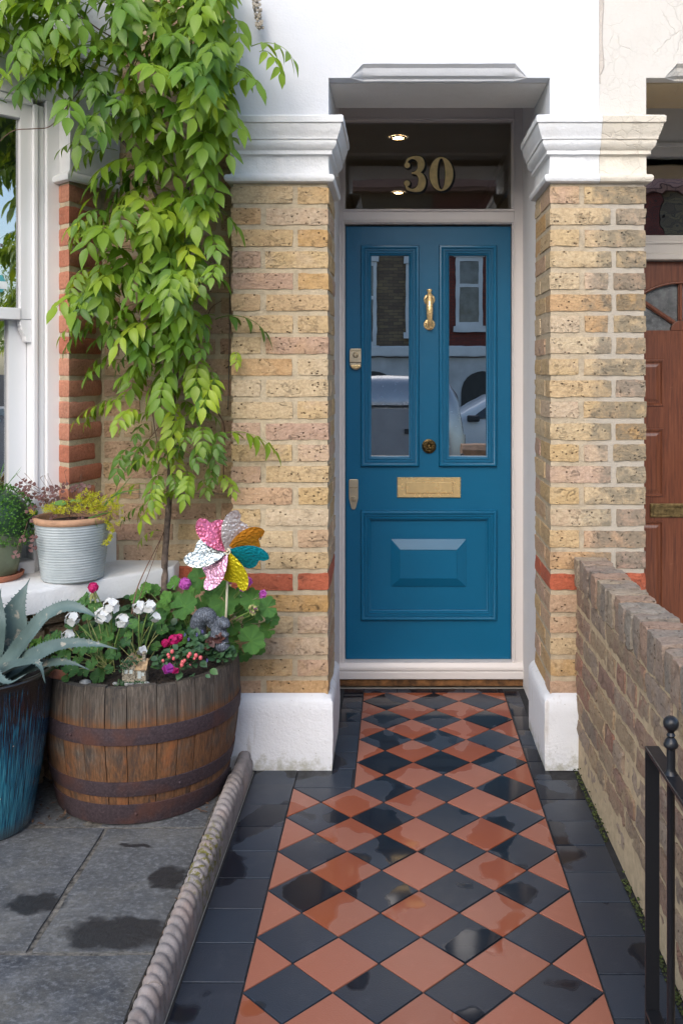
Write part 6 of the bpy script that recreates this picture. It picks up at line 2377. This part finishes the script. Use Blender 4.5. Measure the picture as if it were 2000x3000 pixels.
sed = tag(empty('sedum', (0, 0, 0)), 'lime yellow sedum spilling over the rim of the ribbed pot', 'succulent')
mb, tone = MB(), []
zrim = 0.703 + 0.21
for k in range(210):
    a_ = random.uniform(0, 2 * PI)
    r_ = 0.105 * math.sqrt(random.random())
    c = Vector((SX + r_ * math.cos(a_), SY + r_ * math.sin(a_) * 0.95, zrim + 0.018 + 0.03 * (1 - r_ / .11)))
    if k < 100:    # the tumbling right side
        c = Vector((SX + random.uniform(0.04, 0.17), SY + random.uniform(-.10, .03), 0))
        c.z = zrim + 0.05 - max(0, c.x - SX - 0.07) * random.uniform(.2, .9) + random.uniform(-.012, .03)
    elif c.y > SY + 0.02 and random.random() < .6:
        c.y = SY - random.uniform(0.03, .1)
    ax_ = Vector((random.uniform(-.6, .8), random.uniform(-.9, .1), random.uniform(.1, .9))).normalized()
    for j in range(11):
        b_ = ax_.cross(Vector((.2, .3, 1))).normalized()
        w_ = ax_.cross(b_)
        g = 2.4 * j
        d = ax_ * (0.25 + .06 * j) + (b_ * math.cos(g) + w_ * math.sin(g)) * (0.8 - .05 * j)
        blade(mb, tone, c + ax_ * 0.0014 * j, d, ax_, random.uniform(.008, .012), .0015, .2, .3, 2, random.uniform(0, .5), .8, .1)
for k in range(40):   # trailing tail on the right
    t = random.random()
    c = Vector((SX + 0.122 + 0.02 * math.sin(t * 3) - .006 * t, SY - 0.03, zrim - 0.005 - 0.085 * t)) + Vector((random.uniform(-.007, .007), random.uniform(-.008, .008), 0))
    for j in range(8):
        blade(mb, tone, c, Vector((random.uniform(-1, 1), random.uniform(-1, .2), random.uniform(-.8, .6))), Vector((0, -.5, .8)), .009, .0015, .2, .3, 2, random.uniform(0, .4), .8, .1)
o = inst('foliage', tone_mesh(mb, 'foliage', M_SEDM, tone), sed)
o['kind'] = 'stuff'

oxa = tag(empty('oxalis', (0, 0, 0)), 'purple-leaved oxalis on thin stalks at the back of the ribbed pot', 'plant')
mb, tone = MB(), []
st = MB()
ox = []
for (x, y) in ((195, 245), (240, 205), (320, 240), (265, 290), (230, 320), (265, 350), (350, 360), (420, 370), (460, 385), (440, 430), (490, 430), (460, 300), (510, 285), (560, 280), (630, 290), (660, 250), (735, 290), (760, 275), (840, 265), (885, 270), (880, 320), (830, 310), (850, 340), (900, 380), (960, 370), (1010, 350), (990, 400), (940, 390), (540, 350), (560, 380), (330, 480), (300, 510), (350, 600), (310, 590), (480, 655), (700, 630), (820, 600), (540, 570), (230, 800), (330, 890), (160, 960), (340, 790), (430, 690), (620, 400), (700, 420)):
    yd = random.uniform(3.02, 3.12) if y > 450 else random.uniform(3.08, 3.18)
    p = sill(x, y, yd)
    if y > 750:
        p = sill(x, y, 2.98)
    ox.append(p)
    nr = Vector((random.uniform(-.5, .5), -0.8, random.uniform(.2, .9))).normalized()
    b_ = nr.cross(Vector((0, 0, 1))).normalized()
    w_ = nr.cross(b_)
    sp_ = random.uniform(0, 6)
    for j in range(3):
        a_ = sp_ + j * 2.094
        d = b_ * math.cos(a_) + w_ * math.sin(a_)
        blade(mb, tone, p, d, nr, .0155, .0075, .3, .25, 4, 0, 1.5, -.2)
    if y < 620:
        q0 = Vector((SX + random.uniform(-.07, .07), SY + random.uniform(-.02, .05), zrim))
        st.tube(smooth_pts([q0, q0.lerp(p, .6) + Vector((0, 0, .01)), p], 4), 0.0007, 4, caps=False)
    else:
        st.tube([p, p + Vector((random.uniform(0, .03), .03, .05))], 0.0006, 4, caps=False)
for (x, y) in ((490, 150), (410, 175), (460, 170), (825, 160), (660, 110), (275, 150), (990, 235), (180, 150)):
    p = sill(x, y, 3.14)
    q0 = Vector((p.x * .3 + SX * .7, SY + .03, zrim))
    st.tube(smooth_pts([q0, q0.lerp(p, .6), p], 4), 0.0006, 4, caps=False)
    st.tube([p, p + Vector((random.uniform(-.01, .01), 0, .008))], 0.0009, 4)
o = inst('foliage', tone_mesh(mb, 'foliage', M_HEUC, tone), oxa)
o['kind'] = 'stuff'
st.build('stem', M_TWIG, oxa, fix=False)
# stray broad leaves in the same pot
mb, tone = MB(), []
for (x, y, r_, dx) in ((620, 440, 85, -1), (820, 410, 60, 1), (730, 420, 45, .3)):
    p = sill(x, y, 3.06)
    blade(mb, tone, p - Vector((dx * .02, 0, 0)), Vector((dx, -.2, .15)), Vector((0, -.6, .8)), r_ / 3.484 * 3.06 / FPX * 1.9, r_ / 3.484 * 3.06 / FPX * .55, .4, .2, 6, .3)
for pts_ in (((970, 600), (1000, 700), (985, 720)), ((900, 590), (1050, 540), (1150, 530)), ((1060, 460), (1200, 320), (1400, 90)), ((1130, 380), (1250, 320), (1480, 285))):
    q = [sill(x, y, 3.02 + .03 * k) for k, (x, y) in enumerate(pts_)]
    s_ = smooth_pts(q, 5)
    w = 0.0028
    b = len(mb.v)
    for k, p in enumerate(s_):
        ww = w * (1 - (k / (len(s_) - 1)) ** 3)
        mb.v += [tuple(p + Vector((0, 0, ww))), tuple(p - Vector((0, 0, ww)))]
        tone += [.2, .2]
    for k in range(len(s_) - 1):
        mb.f.append((b + 2 * k, b + 2 * k + 1, b + 2 * k + 3, b + 2 * k + 2))
        mb.m.append(0)
gr = tag(empty('grass_tuft', (0, 0, 0)), 'stray green grass blades and leaves rising from the ribbed pot', 'grass')
inst('grass_blade', tone_mesh(mb, 'grass_blade', M_GRAS, tone), gr)['kind'] = 'stuff'

cu = tag(empty('cushion_plant', (0, 0, 0)), 'dense bright green cushion plant in the small pot by the window', 'plant')
mb, tone = MB(), []
cc = Vector((GXp + 0.01, GYp, 0.703 + 0.20))
for k in range(1500):
    a_ = random.uniform(0, 2 * PI)
    zz = random.uniform(-.75, 1)
    rr_ = math.sqrt(max(0, 1 - zz * zz))
    o_ = Vector((rr_ * math.cos(a_), rr_ * math.sin(a_), zz))
    s = 0.115 + 0.014 * noise.noise(o_ * 4) + 0.008 * noise.noise(o_ * 11)
    c = cc + Vector((o_.x * s, o_.y * s, o_.z * s * 0.95))
    if zz < -.2:
        c.x += random.uniform(0, .02)
    for j in range(3):
        blade(mb, tone, c, o_ + Vector((random.uniform(-.9, .9), random.uniform(-.9, .9), random.uniform(-.6, .9))), o_, .008, .0028, .3, .2, 2, random.uniform(0, .55), .9, 0)
o = inst('foliage', tone_mesh(mb, 'foliage', M_CUSH, tone), cu)
o['kind'] = 'stuff'
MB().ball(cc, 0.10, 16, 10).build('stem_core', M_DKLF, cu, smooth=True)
mb, tone = MB(), []
for (a0_, a1_, m1) in (((20, 330), (220, 60), (110, 200)), ((0, 340), (215, 95), (120, 190)), ((0, 160), (45, 20), (25, 80)), ((0, 910), (270, 620), (110, 740))):
    s_ = smooth_pts([sill(*a0_, 3.05), sill(*m1, 3.04), sill(*a1_, 3.04)], 6)
    b = len(mb.v)
    for k, p in enumerate(s_):
        ww = 0.002 * (1 - (k / (len(s_) - 1)) ** 3) + .0003
        mb.v += [tuple(p + Vector((ww, 0, ww * .5))), tuple(p - Vector((ww, 0, ww * .5)))]
        tone += [.1, .1]
    for k in range(len(s_) - 1):
        mb.f.append((b + 2 * k, b + 2 * k + 1, b + 2 * k + 3, b + 2 * k + 2))
        mb.m.append(0)
inst('grass_blade', tone_mesh(mb, 'grass_blade', M_GRAS, tone), cu)

# ------------------------------------------------------------------ litter on the ground
M_LIT = plain('dead_leaf', (0.10, 0.055, 0.03), 0.9, 0.6, 40)
mb, tone = MB(), []
for k in range(110):
    x, y = random.uniform(-1.16, -1.0), random.uniform(2.78, 3.15)
    if random.random() < .35:
        x, y = random.uniform(-.62, -.57), random.uniform(2.85, 3.2)
    blade(mb, tone, Vector((x, y, .022 + random.random() * .01)), Vector((random.uniform(-1, 1), random.uniform(-1, 1), random.uniform(0, .5))), Vector((0, 0, 1)), random.uniform(.008, .024), .005, .4, .3, 3)
for k in range(90):
    y = random.uniform(1.7, 3.2)
    x = -.570 + random.uniform(-.006, .006)
    blade(mb, tone, Vector((x, y, .008 + random.random() * .008)), Vector((random.uniform(-1, 1), random.uniform(-1, 1), random.uniform(0, .5))), Vector((0, 0, 1)), random.uniform(.004, .012), .003, .4, .3, 2)
tag(inst('leaf_litter', tone_mesh(mb, 'leaf_litter', M_LIT, tone)), 'brown leaf litter between the blue pot, barrel and edging', 'leaf litter', kind='stuff')

# ================================================================== ACROSS THE STREET (seen mirrored in the glass)
def brick_tex(name, c1, c2, mor, sc_=1.0):
    m = NT(name)
    p = m.pos()
    s = m.sep(p)
    v = m.n('CombineXYZ', {0: m.math('ADD', s[0], s[1]), 1: s[2], 2: 0.0}).outputs[0]
    b = m.n('TexBrick', {'Vector': v, 'Color1': c1, 'Color2': c2, 'Mortar': mor, 'Scale': sc_, 'Mortar Size': 0.006, 'Brick Width': 0.225, 'Row Height': 0.075, 'Mortar Smooth': 0.1})
    m.set(Base_Color=m.mix(m.noise(p, 3), b.outputs['Color'], m.mix(1.0, b.outputs['Color'], (.6, .6, .6), 'MULTIPLY')), Roughness=0.9)
    return m.mat


M_FRED = brick_tex('far_red_brick', (0.24, 0.055, 0.035), (0.17, 0.04, 0.03), (0.09, 0.05, 0.04))
M_FSTK = brick_tex('far_stock_brick', (0.26, 0.18, 0.10), (0.15, 0.10, 0.07), (0.10, 0.08, 0.06))
M_FWHT = plain('far_white_paint', (0.62, 0.62, 0.61), 0.7, 0.1, 2)
M_FGRY = plain('far_grey_render', (0.5, 0.5, 0.5), 0.8, 0.15, 2)
M_FROOF = brick_tex('clay_roof_tile', (0.36, 0.17, 0.12), (0.28, 0.12, 0.09), (0.10, 0.05, 0.04), 0.6)
M_FGLS = plain('far_window_glass', (0.10, 0.11, 0.12), 0.12, 0.4, 4)
YO = -13.2


def far_house(x0, x1, mat, gmat, label, wins):
    h = tag(empty('terraced_house', (0, 0, 0)), label, 'house')
    mb = MB()
    mb.box(x0, x1, YO - 6, YO, -0.3, 5.6)
    mb.build('wall', mat, h)
    MB().box(x0 + .02, x1 - .02, YO + 0.004, YO + 0.06, -0.3, 1.72).build('ground_floor_render', gmat, h)
    MB().box(x0, x1, YO + 0.004, YO + 0.25, 1.74, 1.98).build('cornice', M_FWHT, h, bev=0.03)
    mb = MB().extr([(x0, YO + 0.25, 5.55), (x0, YO + 0.25, 5.65), (x0, YO - 3, 7.9), (x0, YO - 6.25, 5.65), (x0, YO - 6.25, 5.55)], (x1 - x0, 0, 0))
    mb.build('roof', M_FROOF, h)
    for (xa, xb, za, zb) in wins:
        w = MB().frame(xa, xb, za, zb, [(0, -.0), (0, .06), (.09, .06), (.09, .02)], YO + .0)
        w.box(xa + .08, xb - .08, YO + .03, YO + .05, (za + zb) / 2 + .1, (za + zb) / 2 + .18)
        w.box(xa - .06, xb + .06, YO + .004, YO + .16, za - .14, za - .005)
        w.box(xa - .05, xb + .05, YO + .004, YO + .1, zb + .005, zb + .2)
        w.build('window', M_FWHT, h)
        MB().quad((xa + .09, YO + .02, za + .09), (xb - .09, YO + .02, za + .09), (xb - .09, YO + .02, zb - .09), (xa + .09, YO + .02, zb - .09)).build('pane', M_FGLS, h)
    MB().box((x0 + x1) / 2 - .5, (x0 + x1) / 2 + .5, YO - 3.4, YO - 2.6, 7.0, 9.0).build('chimney', mat, h)
    # arched porch
    xc = wins[0][0] + .62
    arch = [(xc - .5, -.3), (xc - .5, .9)] + [(xc + .5 * math.cos(PI - PI * k / 12), .9 + .5 * math.sin(PI * k / 12)) for k in range(1, 12)] + [(xc + .5, .9), (xc + .5, -.3)]
    MB().extr([(a, YO + .062, b) for a, b in arch], (0, .02, 0)).build('porch_arch', M_DARK, h)
    return h


far_house(0.85, 6.2, M_FRED, M_FGRY, 'red brick house across the street mirrored in the right door pane', [(1.38, 2.0, 2.45, 4.05), (3.4, 4.5, 2.45, 4.05)])
far_house(-4.6, 0.84, M_FSTK, M_FGRY, 'dark stock brick house across the street mirrored in the left door pane', [(-1.15, -0.46, 2.0, 3.95), (-3.4, -2.3, 2.45, 4.05), (0.22, .8, 2.3, 3.9)])
far_house(6.22, 12, M_FSTK, M_FWHT, 'stock brick house with white ground floor farthest right across the street', [(7.0, 8.0, 2.45, 4.05), (9.6, 10.6, 2.45, 4.05)])
far_house(-10.4, -4.62, M_FRED, M_FWHT, 'red brick house with white ground floor farthest left across the street', [(-9.4, -8.4, 2.45, 4.05), (-7, -6, 2.45, 4.05)])

# van parked at the kerb
M_SILV = plain('silver_car_paint', (0.42, 0.43, 0.44), 0.25, 0.04, 3, metal=0.6)
M_GREYP = plain('grey_van_side', (0.30, 0.31, 0.33), 0.35, 0.08, 4, metal=0.2)
M_TYRE = plain('rubber_tyre', (0.02, 0.02, 0.02), 0.8)
M_PLAS2 = plain('black_trim', (0.025, 0.025, 0.027), 0.5)
M_CGLS = plain('car_glass', (0.02, 0.025, 0.03), 0.06)
ZR = -0.42


def wheel(parent, x, y, r=0.31):
    w = MB().lathe([(0.0, 0.0), (r * .6, 0.0), (r * .66, .02), (r * .95, .02), (r, -.03), (r, -.15), (r * .9, -.18)], 28, (x, y, ZR + r), 'y', mi=0)
    t = w.build('wheel', M_TYRE, parent, angle=40)
    MB().lathe([(0.0, 0.03), (r * .1, .03), (r * .2, .012), (r * .55, .012), (r * .62, .022)], 20, (x, y + 0.0, ZR + r), 'y').build('rim', M_SILV, t, angle=40).parent = t


van = tag(empty('van', (0, 0, 0)), 'silver panel van parked in the street, mirrored in the door glass', 'van')
VY0, VY1 = -5.35, -3.5
sec = [(-.2, 0.95), (0.30, 1.0), (0.62, 1.0), (0.95, 0.99), (1.45, 0.93), (1.68, 0.84), (1.755, 0.6), (1.76, 0.0)]


def vsec(x, top, wid):
    yc = (VY0 + VY1) / 2
    hw = (VY1 - VY0) / 2
    out = []
    for z, w in [(0.22, .98), (0.5, 1.0), (1.0, 1.0), (top * .80, .97), (top * .93, .90), (top, .74)]:
        out.append((x, yc + hw * w * wid, ZR + z))
    for z, w in reversed([(0.22, .98), (0.5, 1.0), (1.0, 1.0), (top * .80, .97), (top * .93, .90), (top, .74)]):
        out.append((x, yc - hw * w * wid, ZR + z))
    return out


rings = [vsec(x, t, w) for x, t, w in ((-3.65, .7, .8), (-3.55, .95, .88), (-3.2, 1.06, .93), (-2.85, 1.22, .95), (-2.55, 1.55, .97), (-2.1, 1.74, .99), (-1.6, 1.76, 1), (0.4, 1.75, 1), (0.66, 1.70, .98), (0.80, 1.5, .95), (0.87, 1.1, .92), (0.89, .5, .88))]
rings = [[(x + 0, y, z) for x, y, z in r_] for r_ in rings]
MB().loft(rings, True, True).build('body', M_SILV, van, angle=45)
MB().box(-2.0, 0.55, VY1 + 0.002, VY1 + 0.012, ZR + 1.36, ZR + 1.385).build('side_moulding', M_PLAS2, van)
MB().box(-3.0, 0.7, VY1 + 0.002, VY1 + 0.02, ZR + .55, ZR + .62).build('side_moulding', M_FWHT, van)
MB().box(-1.9, 0.30, VY1 - 0.004, VY1 + 0.005, ZR + .62, ZR + 1.34).build('side_panel', M_GREYP, van)
MB().box(.1, .22, VY1 + 0.006, VY1 + 0.035, ZR + 1.02, ZR + 1.08).build('door_handle', M_PLAS2, van)
for x in (-2.8, 0.1):
    wheel(van, x, VY1 + .01)
MB().box(-2.5, -2.32, VY1 + 0.02, VY1 + 0.18, ZR + 0.98, ZR + 1.14).build('wing_mirror', M_PLAS2, van, bev=0.03)

car = tag(empty('car', (0, 0, 0)), 'white hatchback across the street, mirrored in the right door pane', 'car')
CY0, CY1 = -10.2, -8.5
M_WCAR = plain('white_car_paint', (0.72, 0.72, 0.71), 0.2, 0.03, 3)


def csec(x, top, w, low=.25):
    yc, hw = (CY0 + CY1) / 2, (CY1 - CY0) / 2 * w
    pr = [(low, .95), (.5, 1.0), (min(.82, top * .9), .98), (top * .93, .86 if top > 1 else .95), (top, .66 if top > 1 else .8)]
    return [(x, yc + hw * k, ZR + z) for z, k in pr] + [(x, yc - hw * k, ZR + z) for z, k in reversed(pr)]


MB().loft([csec(x, t, w) for x, t, w in ((-.1, .6, .82), (0.05, .78, .92), (.8, .93, .98), (1.05, .98, 1), (1.7, 1.36, 1), (2.2, 1.45, 1), (3.1, 1.43, 1), (3.6, 1.25, .98), (3.75, .95, .95), (3.85, .6, .88))], True, True).build('body', M_WCAR, car, angle=50)
sg = [(1.35, .95), (1.78, 1.28), (2.2, 1.36), (3.0, 1.34), (3.45, 1.18), (3.5, .95)]
MB().extr([(x, CY1 - .05 - max(0, (z - .95)) * .22, ZR + z) for x, z in sg], (0, .03, 0)).build('side_window', M_CGLS, car)
MB().box(1.28, 1.5, CY1 + .01, CY1 + .16, ZR + .9, ZR + 1.02).build('wing_mirror', M_PLAS2, car, bev=0.03)
for x in (.65, 3.15):
    wheel(car, x, CY1 + .01, .29)

# front wall of the garden, behind the camera
fw = tag(empty('front_wall', (0, 0, 0)), 'low front garden wall with stone coping, mirrored at the pane foot', 'garden wall')
MB().box(0.66, 2.4, -0.40, -0.18, -.02, .62).build('wall', M_FSTK, fw)
MB().extr([(0.60, -.46, .622), (0.60, -.12, .622), (0.60, -.12, .68), (0.60, -.2, .72), (0.60, -.38, .72), (0.60, -.46, .68)], (1.85, 0, 0)).build('coping', M_TERRA, fw, bev=0.006)

# street tree reflected in the bay window
tree = tag(empty('street_tree', (0, 0, 0)), 'leafy street tree far right of the road, mirrored in the bay window', 'tree')
tb = Vector((22, -5.5, -.3))
MB().tube(smooth_pts([tb, tb + Vector((.1, 0, 1.6)), tb + Vector((0, .1, 3.2)), tb + Vector((.2, 0, 4.6))], 5), [.16 - .006 * i for i in range(16)], 10).build('trunk', M_BARK, tree, smooth=True)
mb = MB()
for k in range(9):
    a_ = k * .7
    mb.tube([tb + Vector((0, 0, 2.4 + k * .22)), tb + Vector((math.cos(a_) * .9, math.sin(a_) * .9, 3.1 + k * .25)), tb + Vector((math.cos(a_) * 1.5, math.sin(a_) * 1.5, 3.9 + k * .22))], [.06, .04, .015], 6)
mb.build('branch', M_BARK, tree, smooth=True)
mb, tone = MB(), []
for k in range(5200):
    a_, zz = random.uniform(0, 2 * PI), random.uniform(-1, 1)
    r_ = random.random() ** .4
    o_ = Vector((math.cos(a_) * math.sqrt(1 - zz * zz), math.sin(a_) * math.sqrt(1 - zz * zz), zz)) * r_
    if noise.noise(o_ * 2.3) < -.12:
        continue
    c = tb + Vector((o_.x * 2.0, o_.y * 2.0, 3.6 + o_.z * 1.6))
    blade(mb, tone, c, Vector((random.uniform(-1, 1), random.uniform(-1, 1), random.uniform(-1, .3))), Vector((random.uniform(-1, 1), random.uniform(-1, 1), 1)), .14, .05, .3, .2, 2, random.uniform(0, .4))
inst('crown', tone_mesh(mb, 'crown', M_WIST, tone), tree)
